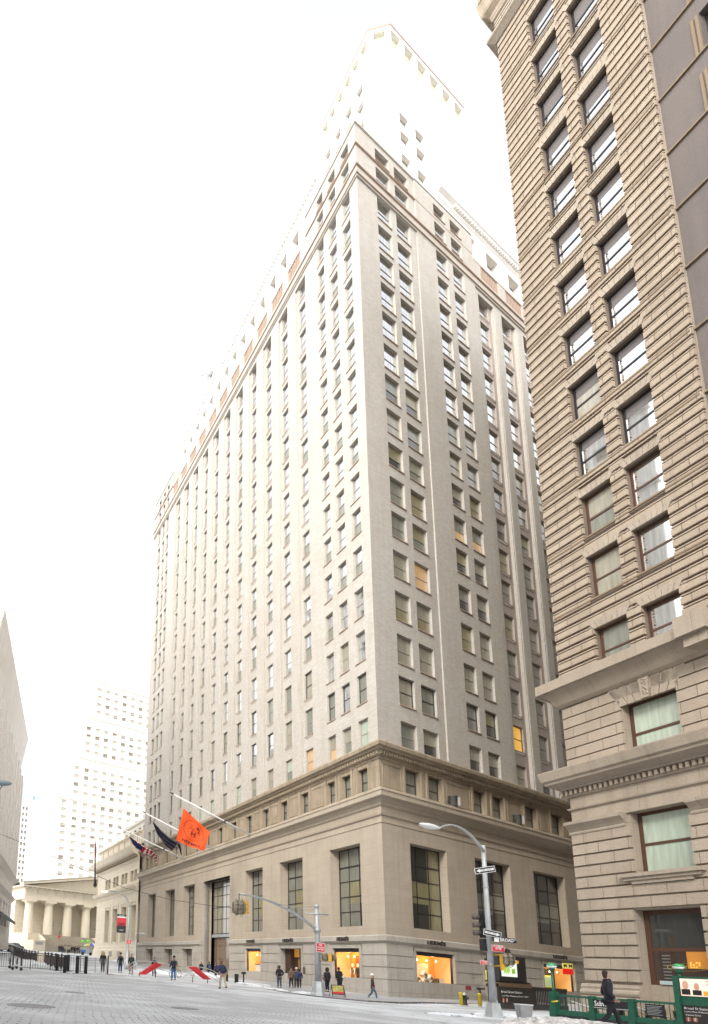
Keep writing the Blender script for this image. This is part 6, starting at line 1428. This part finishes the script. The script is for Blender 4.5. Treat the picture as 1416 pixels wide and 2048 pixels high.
for (x, y, w_, h_) in ((.06, .2, .14, .03), (.08, .24, .06, .05), (-.16, .2, .1, .02), (-.2, .13, .4, .008), (-.15, .1, .05, .04), (-.06, .1, .04, .04), (.14, .1, .05, .06), (.2, .05, .03, .04), (-.22, .02, .03, .03), (.2, -.06, .05, .015), (-.2, -.05, .05, .015)): mb.face([PR(x, y), PR(x + w_, y), PR(x + w_, y + h_), PR(x, y + h_)], BRN)
mb.build('emblem', t)
def droop(name, label, pts, widths, depth, matf, cols=9, ph=0):
    """flag hanging gathered from its pole: strip with folds"""
    t = thing(name, label, 'flag', at(*pts[0], depth)); mb = MB(); n = 18; cen = []
    for i in range(n + 1):
        f = i / n * (len(pts) - 1); k = min(int(f), len(pts) - 2); g = f - k; x = pts[k][0] * (1 - g) + pts[k + 1][0] * g; y = pts[k][1] * (1 - g) + pts[k + 1][1] * g
        wd = widths[k] * (1 - g) + widths[k + 1] * g; dx, dy = pts[k + 1][0] - pts[k][0], pts[k + 1][1] - pts[k][1]; ln = math.hypot(dx, dy); nx, ny = -dy / ln, dx / ln
        cen.append([at(x + nx * wd * (c / cols - .5), y + ny * wd * (c / cols - .5), depth + .22 * math.sin(c * 2.1 + ph + i * .15) * min(1, wd / 8)) for c in range(cols + 1)])
    for i in range(n):
        for c in range(cols): mb.face([cen[i][c], cen[i + 1][c], cen[i + 1][c + 1], cen[i][c + 1]], matf(i / n, c / cols), True)
    mb.build('cloth', t); return t
NAVY = flat('dark_blue_cloth', (.03, .024, .045), .8, var=.2, vs=3); USB = flat('flag_blue', (.02, .03, .12), .8); USR = flat('flag_red', (.42, .03, .04), .8); USW = flat('flag_white', (.62, .60, .57), .8)
dm_ = proj(Fp[1][1])[2] + 1.5
droop('dark_blue_flag', 'dark blue flag hanging in folds below the middle flagpole', [(306.5, 1645), (318, 1664), (335, 1683), (350, 1694)], [2, 11, 17, 21], dm_, lambda u, v: NAVY)
droop('dark_blue_flag_tail', 'narrow twisted tail of dark cloth right of the dark blue flag', [(356, 1688), (360, 1699), (362, 1710)], [8, 6, 3], dm_ + .3, lambda u, v: NAVY if v < .6 else USW)
ds_ = proj(Fp[2][1])[2] + 1.5
droop('striped_flag', 'red, white and blue striped flag blown in folds below the farthest flagpole', [(259, 1673), (272, 1689), (290, 1702), (303, 1706), (311, 1716), (313, 1726)], [2, 12, 13, 11, 7, 2], ds_, lambda u, v: (USB if v > .0 and u < .30 and v < .85 else (USR if int(u * 17) % 2 else USW)), ph=1)
P = at(190, 1772, 108); t = thing('rooftop_flagpole', 'flagpole with a small limp flag above the hall roof beside the marble bank', 'flagpole', P); mb = MB(); mb.tube([at(190, 1775, 112), at(190.5, 1683, 112)], [.16, .07], BLKM, 6); mb.lathe(at(190, 1772, 112), [(.4, 0), (.3, .3), (.18, .8), (.3, .9), (.1, 1.1)], BLKM, 8); mb.build('pole', t)
droop('limp_striped_flag', 'small limp red and white flag on the rooftop flagpole', [(190.5, 1687), (191, 1700), (190.5, 1716)], [3, 5, 3], 111.8, lambda u, v: USR if int(v * 5) % 2 else USW)
# ---- rooftop plant with rail
c_ = at(426.5, 757, 118); t = thing('rooftop_shrub', 'small green shrub on the high roof terrace against the sky', 'plant', c_); LEAF = flat('green_leaves', (.05, .11, .03), .8, var=.4, vs=3)
mb = MB()
for k in range(260):
    v_ = Vv((rnd.gauss(0, .5), rnd.gauss(0, .5), abs(rnd.gauss(0, .5)))); d1_ = Vv((rnd.uniform(-1, 1), rnd.uniform(-1, 1), rnd.uniform(-1, 1))).normalized() * .17; d2_ = d1_.orthogonal().normalized() * .1
    mb.face([c_ + v_ - d1_, c_ + v_ + d2_, c_ + v_ + d1_, c_ + v_ - d2_], LEAF)
mb.build('foliage', t); mb = MB(); mb.tube([c_ - UP * 1.2, c_], .08, WOOD, 6); mb.lathe(c_ - UP * 1.4, [(.4, 0), (.5, .7)], TERRA, 10); mb.build('planter', t)
# ================================================================== iron fences, bollards
def rail_fence(name, label, pts, h, step, rad=.014, top=(.0, -.18), post=True, mat=BLKM, low=.12):
    t = thing(name, label, 'fence', pts[0]); mb = MB(); pb = MB(); bars = 0
    for a, b_ in zip(pts, pts[1:]):
        n = max(1, round((b_ - a).length / step))
        for k in range(n): c_ = a.lerp(b_, k / n); mb.tube([c_ + UP * low, c_ + UP * (h - .02)], rad, mat, 4)
        for z in (h, h + top[1], low): mb.tube([a + UP * z, b_ + UP * z], rad * 1.5, mat, 4)
    mb.build('railing', t)
    for p in pts: q = MB(); q.tube([p, p + UP * (h + .08)], rad * 2.6, mat, 8); q.build('post', t)
    return t
def gpt(px, py, dz_=0): P, t = ground(px, py); return P
fp_ = [gpt(x, y) for x, y in ((-60, 1933), (-20, 1934.5), (20, 1936), (60, 1939), (100, 1941), (122, 1943), (160, 1945), (172, 1946))]
rail_fence('iron_fence', 'long black iron railing across the lower left of the street', fp_, 1.35, .22)
fb_ = [gpt(172, 1943), gpt(190, 1945), gpt(212, 1946)]; rail_fence('metal_barricade', 'grey metal crowd barricade at the right end of the black railing', fb_, 1.2, .14, .012, mat=flat('grey_steel_tube', (.25, .25, .25), .4, .5))
P = gpt(215, 1949); t = thing('fence_end_post', 'black end post on a flat foot at the right end of the barricade', 'post', P); mb = MB(); mb.tube([P, P + UP * 1.55], .06, BLKM, 8); mb.box(P - IR * .2 - IN * .2, IR * .7, IN * .4, UP * .04, flat('rust_plate', (.2, .06, .04), .8)); mb.build('post', t)
for k, (px, py, lb) in enumerate([(113.5, 1941.5, 'black bollard in the railing, leftmost of the four'), (129, 1946, 'black bollard standing proud of the railing, second from left'), (135.5, 1943, 'black bollard behind the second one, slightly set back'), (154, 1947.5, 'black bollard standing proud of the railing, nearest the barricade'), (171, 1948, 'black bollard at the joint of railing and barricade')]):
    P = gpt(px, py); mb = MB(); mb.lathe(P, [(.14, 0), (.14, 1.3), (.15, 1.32), (.12, 1.4), (.03, 1.42)], BLKM, 12); mb.box(P - IR * .4, IR * .8, IN * .12, UP * .03, BLKM); mb.build('bollard', None, lb, 'bollard', 'black bollards along the iron railing')
for k, (px, py, lb) in enumerate([(19, 1937, 'farthest left wheeled prop under the railing'), (25, 1940, 'wheeled gate prop, second from the left'), (33, 1938, 'wheeled gate prop, third from the left'), (42, 1941.5, 'wheeled gate prop, rightmost, nearest the long railing run')]):
    P = gpt(px, py); t = thing('gate_prop', lb, 'gate prop', P, 'wheels under the railing gate'); mb = MB(); mb.tube([P + UP * .35, P + UP * (1.4 if k in (1, 3) else .9)], .06, BLKM, 8); mb.build('stem', t); mb = MB(); mb.tube([P + UP * .13 - IN * .03, P + UP * .13 + IN * .03], .13, BLKM, 12); mb.build('wheel', t)
# dark perforated security wall curving up the street
cv = [(9, 1889), (14, 1899), (30, 1911), (52, 1921), (75, 1927)]; cv2 = [(89, 1929), (110, 1935), (135, 1940)]
DKB = flat('dark_brown_steel', (.045, .032, .03), .6, var=.3, vs=5)
for k, (cc, lb) in enumerate(((cv, 'dark security fence curving up the street, far part with capped posts'), (cv2, 'dark security fence behind the iron railing, near part right of the pale gate post'))):
    pts = [gpt(*q) for q in cc]; sm = []
    for i in range(len(pts) - 1):
        n = max(2, int((pts[i + 1] - pts[i]).length / 2.4))
        for j in range(n): sm.append(pts[i].lerp(pts[i + 1], j / n))
    sm.append(pts[-1]); t = thing('security_fence', lb, 'fence', sm[0], 'dark security fence runs'); 
    for i in range(len(sm) - 1):
        mb = MB(); a, b_ = sm[i], sm[i + 1]; dv = (b_ - a); mb.box(a + UP * .15, dv, dv.cross(UP).normalized() * .06, UP * .95, DKB); mb.tube([a + UP * 1.25, b_ + UP * 1.25], .04, DKB, 5); mb.build('panel', t)
    for a in sm: mb = MB(); mb.tube([a, a + UP * 1.38], .09, DKB, 6); mb.lathe(a + UP * 1.38, [(.12, 0), (.12, .05)], SNOW, 6); mb.build('post', t)
P = gpt(82, 1928); mb = MB(); mb.box(P - IR * .45, IR * .95, IN * .3, UP * 1.25, CREAM); mb.build('gate_post', None, 'pale square gate post between the two dark security fence runs', 'gate post')
# ---- vendor cart with umbrella, far left traffic
P = crowd_pt(173, 1908, 122)[0]; t = thing('food_cart', 'silver food cart with a striped umbrella and lime green balloons in front of the bank', 'food cart', P); s_ = 1.0
mb = MB(); mb.box(P - IR * 1.2 + UP * .5, IR * 2.4, -IN * 1.1, UP * .95, flat('cart_steel', (.3, .32, .34), .3, .6)); mb.box(P - IR * 1.2 + UP * .55 + IN * .02, IR * 1.0, IN * .02, UP * .6, flat('blue_cart_print', (.05, .15, .4), .5)); mb.build('body', t)
for q in (-.8, .8): mb = MB(); c_ = P + IR * q + UP * .35; mb.tube([c_ - IN * .05, c_ + IN * .1], .33, BLKM, 12); mb.build('wheel', t)
mb = MB(); c_ = P + IR * .9 + UP * 2.1; n = 10
for k in range(n):
    a, b_ = 2 * math.pi * k / n, 2 * math.pi * (k + 1) / n; mt = [flat('umbrella_yellow', (.6, .45, .06), .7), flat('umbrella_white', (.7, .68, .6), .7), flat('umbrella_blue', (.1, .15, .5), .7)][k % 3]
    e0, e1 = c_ + IR * math.cos(a) * 1.5 + IN * math.sin(a) * 1.5, c_ + IR * math.cos(b_) * 1.5 + IN * math.sin(b_) * 1.5; mb.face([c_ + UP * .75, e0, e1], mt); mb.face([e0, e0 - UP * .15, e1 - UP * .15, e1], mt)
mb.build('umbrella', t); mb = MB(); mb.tube([P + IR * .9 + UP * 1.3, c_ + UP * .75], .03, STEEL, 6); mb.build('umbrella_pole', t)
LIMEG = flat('lime_green', (.12, .75, .05), .6)
for px in (165.5, 176.5): c_ = at(px, 1883, proj(P)[2]); mb = MB(); mb.lathe(c_, [(.1, -.25), (.35, -.1), (.38, .1), (.2, .28)], LIMEG, 10); mb.tube([c_ - UP * .25, c_ - UP * 1.2], .02, BLKM, 4); mb.build('balloon', t)
def car(name, label, px, py, depth_, col, yaw):
    P = at(px, py, depth_); P.z = street_z(P.x, P.y); t = thing(name, label, 'car', P); fw = Matrix.Rotation(yaw, 3, 'Z') @ IR; sd_ = fw.cross(UP); mt = flat('carpaint_%d' % int(col[0] * 100), col, .3, coat=.5)
    prof = [(-2.2, .35), (-2.25, .8), (-1.9, .95), (-1.35, 1.42), (.35, 1.45), (1.1, .95), (2.0, .85), (2.25, .65), (2.25, .35)]
    L_ = [P + fw * x + UP * z - sd_ * .88 for x, z in prof]; R_ = [P + fw * x + UP * z + sd_ * .88 for x, z in prof]; mb = MB(); n = len(prof)
    mb.raw(L_ + R_, [(i, (i + 1) % n, n + (i + 1) % n, n + i) for i in range(n)] + [tuple(range(n))[::-1], tuple(range(n, 2 * n))], mt); mb.build('body', t)
    mb = MB(); gl = G_DARK
    for sg in (-1, 1): q = [P + fw * x + UP * z + sd_ * (.89 * sg) for x, z in ((-1.6, .98), (-1.2, 1.36), (.3, 1.38), (.85, .98))]; mb.face(q, gl)
    mb.face([P + fw * 1.02 + UP * 1.0 + sd_ * s2 * .8 for s2 in (-1, 1)] + [P + fw * .42 + UP * 1.43 + sd_ * s2 * .75 for s2 in (1, -1)], gl); mb.build('windows', t)
    for x in (-1.35, 1.4):
        for sg in (-1, 1): mb = MB(); c_ = P + fw * x + UP * .33 + sd_ * (.8 * sg); mb.tube([c_, c_ + sd_ * (.1 * sg)], .33, BLKM, 12); mb.build('wheel', t)
    for sg in (-1, 1): mb = MB(); c_ = P - fw * 2.24 + UP * .72 + sd_ * (.6 * sg); mb.box(c_ - sd_ * .18, sd_ * .36, fw * -.03, UP * .14, flat('tail_light', (.5, .03, .02), .4, emit=(1, .1, .02), es=.6)); mb.build('tail_light', t)
    mb = MB(); mb.box(P + fw * -1.3 - sd_ * .75 + UP * 1.46, fw * 1.6, sd_ * 1.5, UP * .06, SNOW); mb.build('snow_cap', t)
    return t
car('parked_car', 'snow-topped white car parked at the far left beyond the security fence, nearer one', 20, 1896, 118, (.55, .55, .55), .9)
car('parked_car', 'silver car behind the nearer snow-topped one at the far left', 8, 1888, 132, (.35, .36, .38), .9)
car('parked_car', 'dark car below the grey awnings at the far left', 30, 1884, 140, (.06, .06, .07), .9)
P = F3.p(-24, 1.2, 6.1); t = thing('awning', 'dark awning over the pavement of the grey pilastered building', 'awning', P); mb = MB(); mb.face([F3.p(-60, .02, 7.4), F3.p(-38, .02, 7.4), F3.p(-38, 1.3, 6.5), F3.p(-60, 1.3, 6.5)], flat('slate_awning', (.10, .12, .13), .7)); mb.face([F3.p(-60, 1.3, 6.5), F3.p(-38, 1.3, 6.5), F3.p(-38, 1.3, 6.0), F3.p(-60, 1.3, 6.0)], flat('slate_awning', (.1, .12, .13), .7)); mb.build('canopy', t)
P = gpt(80.5, 1893.5); t = thing('painted_figure', 'tall white and pale blue painted figure with a pointed brown top by the hall steps', 'figure', P); mb = MB(); mb.lathe(P, [(.45, 0), (.5, .3), (.35, .9), (.42, 1.3), (.25, 1.8), (.3, 2.1), (.2, 2.5)], flat('white_blue_paint', (.6, .66, .7), .6, var=.2, vs=3), 10); mb.build('body', t); mb = MB(); mb.lathe(P + UP * 2.45, [(.2, 0), (.12, .6), (.02, 1.2)], flat('brown_cap', (.2, .08, .05), .7), 8); mb.build('pointed_top', t)
# ================================================================== subway entrances
# far one: dark stair enclosure with advertising screen beside the office building
DKP = flat('black_panel', (.02, .017, .015), .35, coat=.3)
fa = lambda px, py, d_: at(px, py, d_)
o = at(1040, 1985, 40.0); se = thing('subway_stair', 'black and bronze subway stair enclosure with station lettering against the office building', 'subway entrance', Vv((o.x, o.y, 0)))
XD = RD; FS = Fr(at(995, 1998, 38.6) * 1.0, RD, NR); FS.o.z = -.1; s1 = 8.2
mb = MB(); FS.box(mb, 0, 3.6, 0, .12, 0, 1.5, DKP); FS.box(mb, 0, 3.7, -.02, .15, 1.32, 1.56, flat('bronze_cap_rail', (.30, .2, .12), .3, .7)); FS.box(mb, 3.6, s1, 0, .1, 1.2, 1.42, DKP); FS.box(mb, 3.6, s1, 0, .1, 0, .35, DKP); FS.box(mb, 3.6, 4.2, 0, .1, .35, 1.2, DKP); mb.build('side_panel', se)
mb = MB(); q = 4.3
while q < s1: FS.box(mb, q, q + .06, .02, .07, .35, 1.2, BLKM); q += .2
mb.build('bars', se)
mb = MB(); fn = plane_fn(FS.p(1.35, .13, 1.02), RD, UP, NR, .01); put_text(mb, 'Broad Street Station', .22, fn, WHT, width=2.3); put_text(mb, 'Lower Mhtn, Williamsburg & Jamaica Center', .14, plane_fn(FS.p(1.7, .13, .78), RD, UP, NR, .01), WHT, width=3.0); mb.build('lettering', se)
def bullets(parent, o, xd, nd, r, gap, labs=('J', 'Z')):
    for k, ch in enumerate(labs):
        c_ = o + xd * (gap * k); mb = MB(); n = 20
        mb.face([c_ + nd * .012 + xd * (math.cos(2 * math.pi * i / n) * r) + UP * (math.sin(2 * math.pi * i / n) * r) for i in range(n)], flat('route_brown', (.30, .11, .055), .6)); put_text(mb, ch, r * 1.5, plane_fn(c_, xd, UP, nd, .02), WHT, bold=True); mb.build('route_bullet', parent)
bullets(se, FS.p(.35, .13, .52), RD, NR, .15, .4)
sc = thing('advertising_screen', 'black box with a lit white and green screen above the black subway stair', 'screen', FS.p(2, -.2, 1.6)); mb = MB()
FA = Fr(FS.p(0, -.3, 0), RD, NR); FA.box(mb, .6, 3.7, -.5, .2, 1.66, 3.2, BLKM); FA.box(mb, .3, 4.3, -.5, .1, 1.56, 1.66, BLKM); mb.build('case', sc)
mb = MB(); FA.box(mb, .85, 2.6, .2, .22, 1.95, 3.0, flat('lit_screen', (.5, .55, .5), .5, emit=(.9, 1, .85), es=.36)); mb.build('display', sc)
mb = MB(); put_text(mb, 'For your safety', .22, plane_fn(FA.p(1.72, .22, 2.82), RD, UP, NR, .01), flat('grey_green_print', (.2, .3, .2), .6), width=1.5); pg = flat('lit_green_print', (.3, .5, .05), .6, emit=(.3, .6, .05), es=.15)
for k in range(6): FA.box(mb, 1.05 + .12 * k, 1.13 + .12 * k, .22, .235, 2.1 + .1 * (k % 2), 2.55, pg)
mb.build('print', sc); mb = MB(); FA.box(mb, 1.95, 2.35, .22, .235, 2.15, 2.45, pg); mb.build('print', sc)
# yellow and red shop sign
pl = pl_at(1136, 1938, 43.0); t = thing('hanging_shop_sign', 'yellow and red square sign with black M letters beyond the green globe lamp', 'sign', pl[0]); mb = MB(); plate(mb, pl, .66, .36, flat('sign_yellow', (.75, .68, .15), .5, emit=(.8, .7, .2), es=.1), .05, 0, 0, .2); plate(mb, pl, .66, .38, flat('sign_red', (.75, .015, .01), .5, emit=(1, .02, .01), es=.12), .05, 0, 0, -.17); mb.build('panel', t)
mb = MB(); put_text(mb, 'M M', .32, plane_fn(pl[0] + UP * .2, pl[1], UP, pl[3], .01), BLK, width=.56, bold=True); mb.build('lettering', t)
# grey planter
P = at(1049, 2034, 22.5); P.z = 0; t = thing('planter', 'grey tapered concrete planter with snow on top, right of the tall street lamp', 'planter', P); mb = MB()
CONC = flat('grey_concrete', (.27, .27, .27), .8, var=.15, vs=5); hz = zat(P, 2010)
mb.raw([P + IR * (s_ * r) + IN * (u * r * .6) + UP * z for z, r in ((0, .16), (hz, .235)) for s_, u in ((-1, -1), (1, -1), (1, 1), (-1, 1))], [(0, 1, 5, 4), (1, 2, 6, 5), (2, 3, 7, 6), (3, 0, 4, 7), (4, 5, 6, 7)], CONC); mb.build('tub', t); mb = MB(); mb.box(P + IR * -.24 + IN * -.15 + UP * hz, IR * .48, IN * .30, UP * .03, SNOW); mb.build('snow_cap', t)
# street grate
P, _ = ground(908, 2031); mb = MB()
for k in range(12): mb.box(P + IR * (-.5 + .09 * k) + UP * .01, IR * .05, -IN * .45 + IR * .05, UP * .012, BLKM)
mb.build('drain_grate', None, 'black drain grate in the road left of the tall street lamp foot', 'drain grate')
# green railing entrance in the foreground: runs along the street
G0 = at(1112, 2035, 29.0); G0.z = 0.02
gr = thing('subway_railing', 'dark green subway railing with square posts and thin bars in front of the stone building', 'subway entrance', G0)
FG = Fr(G0, -LD, NL); Lg = 13.5; hg = zat(G0, 1989)
def rp(a): return a
mb = MB(); FG.box(mb, 0, Lg, -.05, .05, hg - .09, hg, GREENP); FG.box(mb, 0, Lg, -.08, .08, .12, .34, GREENP); FG.box(mb, 0, Lg, -.1, .1, .0, .12, BLKM); mb.build('rails', gr)
mb = MB(); q = .25
while q < Lg: mb.tube([FG.p(q, 0, .3), FG.p(q, 0, hg - .05)], .014, GREENP, 5); q += .17
mb.build('bars', gr)
def find_a(px, z=.6):
    lo, hi = 0, 25
    for _ in range(40):
        mid = (lo + hi) / 2; v_ = FG.p(mid, 0, z); x_ = proj(v_)
        if x_[2] > .5 and x_[0] < px: lo = mid
        else: hi = mid
    return lo
aP = [0, find_a(1186), find_a(1266), find_a(1362)]
for a in aP:
    mb = MB(); big = a == 0; w_ = .13 if big else .10; FG.box(mb, a - w_, a + w_, -w_, w_, 0, hg + (.12 if big else .03), GREENP); FG.box(mb, a - w_ - .03, a + w_ + .03, -w_ - .03, w_ + .03, 0, .4, GREENP); FG.box(mb, a - w_ - .03, a + w_ + .03, -w_ - .03, w_ + .03, hg - .12, hg - .06, GREENP); mb.build('post', gr)
mb = MB(); FG.box(mb, aP[1] + .1, aP[2] - .1, .04, .09, hg - .48, hg - .1, BLK); FG.box(mb, aP[1] + .1, aP[2] - .1, .09, .093, hg - .44, hg - .425, WHT); mb.build('name_board', gr)
wB = (aP[2] - aP[1] - .2); mb = MB(); put_text(mb, 'Subway', .3, plane_fn(FG.p(aP[1] + .12 + wB * .27, .09, hg - .27), FG.s, UP, NL, .008), WHT, width=wB * .5, bold=True); mb.build('lettering', gr)
mb = MB(); a0 = find_a(1313); FG.box(mb, a0 - .32, a0 + .32, .04, .07, hg - .6, hg - .12, BLK)
for k in range(7): FG.box(mb, a0 - .28, a0 + .26 - .06 * (k % 3), .07, .073, hg - .2 - .055 * k, hg - .185 - .055 * k, flat('faint_white_print', (.35, .35, .35), .7))
mb.build('rules_plate', gr)
# stair side walls and hand rails seen through the bars
mb = MB(); OAK = flat('tan_stair_tile', (.36, .28, .19), .7, var=.15, vs=3)
for k in range(7): FG.box(mb, .8 + .55 * k, 1.0 + .55 * k, -2.2, -2.1, -.1, hg - .25, OAK)
FG.box(mb, .8, 5.2, -2.2, -2.12, hg - .35, hg - .2, OAK); FG.box(mb, .4, 6, -2.4, -2.3, -.1, hg - .3, DKP)
for k in range(2):
    mb.tube([FG.p(.3 + 2.6 * k, -.5, hg - .25), FG.p(3.2 + 2.6 * k, -.5, .05)], .025, WHT, 6); mb.tube([FG.p(.3, -1.9, hg - .2), FG.p(4.2, -1.9, .05)], .03, OAK, 6)
mb.build('stair', gr)
mb = MB(); mb.tube([FG.p(.0, .14, .95 * hg - .3), FG.p(.28, .14, .95 * hg - .25)], .035, flat('yellow_tape', (.7, .5, .02), .6), 6); mb.build('tape', gr)
def globe(px, pytop, base, label, r):
    t = thing('globe_lamp', label, 'globe lamp', base, 'green and white subway globe lamps'); zt = zat(base, pytop); mb = MB(); mb.tube([base, base + UP * .12, Vv((base.x, base.y, zt - r * 1.5))], [.08, .055, .05], GREENP, 10); mb.lathe(Vv((base.x, base.y, zt - r * 1.55)), [(.06, -.12), (.1, -.05), (.12, .05), (r * .8, .08)], GREENP, 12); mb.build('stem', t)
    c_ = Vv((base.x, base.y, zt - r * .75)); mb = MB(); mb.lathe(c_, [(r, 0), (r * .97, r * .25), (r * .8, r * .5), (r * .45, r * .68), (.02, r * .75)], flat('globe_green', (.015, .26, .09), .25, coat=.8, emit=(.02, .5, .18), es=.03), 20); mb.build('green_half', t)
    mb = MB(); mb.lathe(c_, [(.05, -r * .72), (r * .5, -r * .62), (r * .85, -r * .36), (r * .98, -r * .12), (r * 1.0, -.002)], flat('globe_white', (.7, .74, .72), .3), 20); mb.build('white_half', t)
globe(1102, 1925, FG.p(0, 0, hg + .12), 'green and white globe lamp on the left corner post of the green railing', .20)
aK = find_a(1352, 2.2)
globe(1357, 1927, FG.p(find_a(1357, 2.4), 0, hg), 'green and white globe lamp beside the advertising kiosk, in front of the restaurant window', .17)
# advertising kiosk at the right edge
K0_ = FG.p(find_a(1371), .12, 0); kz = lambda y: zat(K0_, y); kk = thing('kiosk', 'green kiosk with a lit portrait advertisement and black station panel at the right edge', 'kiosk', K0_)
FKi = Fr(K0_, -LD, NL); mb = MB(); w_ = 1.25; zt = kz(1958)
FKi.box(mb, -.18, 0, -.35, .06, 0, zt + .1, GREENP); FKi.box(mb, 0, w_ + .1, -.35, 0, 0, .95, DKP); FKi.box(mb, w_ + .1, w_ + .24, -.35, .06, 0, zt + .1, GREENP); FKi.box(mb, 0, w_ + .1, -.35, -.02, .95, zt + .08, GREENP); mb.build('body', kk)
mb = MB(); zb = kz(1992); AD = flat('lit_advert_pink', (.75, .55, .45), .5, emit=(1, .72, .58), es=.30); FKi.box(mb, .05, w_ + .02, -.02, .03, zb, zt, AD)
for (u, v, r, col) in ((.22, .62, .13, (.5, .28, .2)), (.58, .55, .11, (.45, .24, .17))):
    c_ = FKi.p(u, .035, zb + (zt - zb) * v); n = 16; mt = flat('advert_face_%d' % int(u * 100), col, .6, emit=col, es=.2); mb.face([c_ + FKi.s * (math.cos(2 * math.pi * i / n) * r * .8) + UP * (math.sin(2 * math.pi * i / n) * r * 1.3) for i in range(n)], mt)
    FKi.box(mb, u - .14, u + .14, .03, .04, zb + .04, zb + (zt - zb) * v - r * 1.1, BLK)
FKi.box(mb, .78, w_, .03, .04, zb + .03, zb + .2, flat('advert_orange', (.7, .25, .03), .5, emit=(1, .4, .05), es=.2))
for k in range(2): FKi.box(mb, .9, 1.15, .03, .035, zb + .42 + .12 * k, zb + .45 + .12 * k, RED)
mb.build('advert', kk)
mb = MB(); zs_ = kz(2020)
for k, (tx, h_, wd) in enumerate((('Broad St Station', .12, .85), ('Lower Mhtn, Williamsburg', .08, .85), ('& Jamaica Center', .08, .5))): put_text(mb, tx, h_, plane_fn(FKi.p(.5 if k < 2 else .35, .002, zs_ + .06 - .12 * k), FKi.s, UP, NL, .01), WHT, width=wd)
mb.build('lettering', kk); bullets(kk, FKi.p(.18, .002, zs_ - .34), FKi.s, NL, .085, .22)

# round iron covers set in the paving
for k, (px, py, r, lb) in enumerate(((62, 2013, .62, 'large round iron cover in the paving, lower left'), (370, 2018, .42, 'round iron cover in the middle of the road'), (150, 1986, .4, 'small round iron cover in the paving below the railing'))):
    P, dd = ground(px, py); mb = MB(); mb.lathe(P + UP * .006, [(r, -.03), (r, .018), (r * .93, .02), (r * .9, .012), (r * .3, .014)], flat('worn_iron_cover', (.20, .20, .205), .6, .3, var=.35, vs=9), 28); mb.build('manhole_cover', None, lb, 'manhole cover')
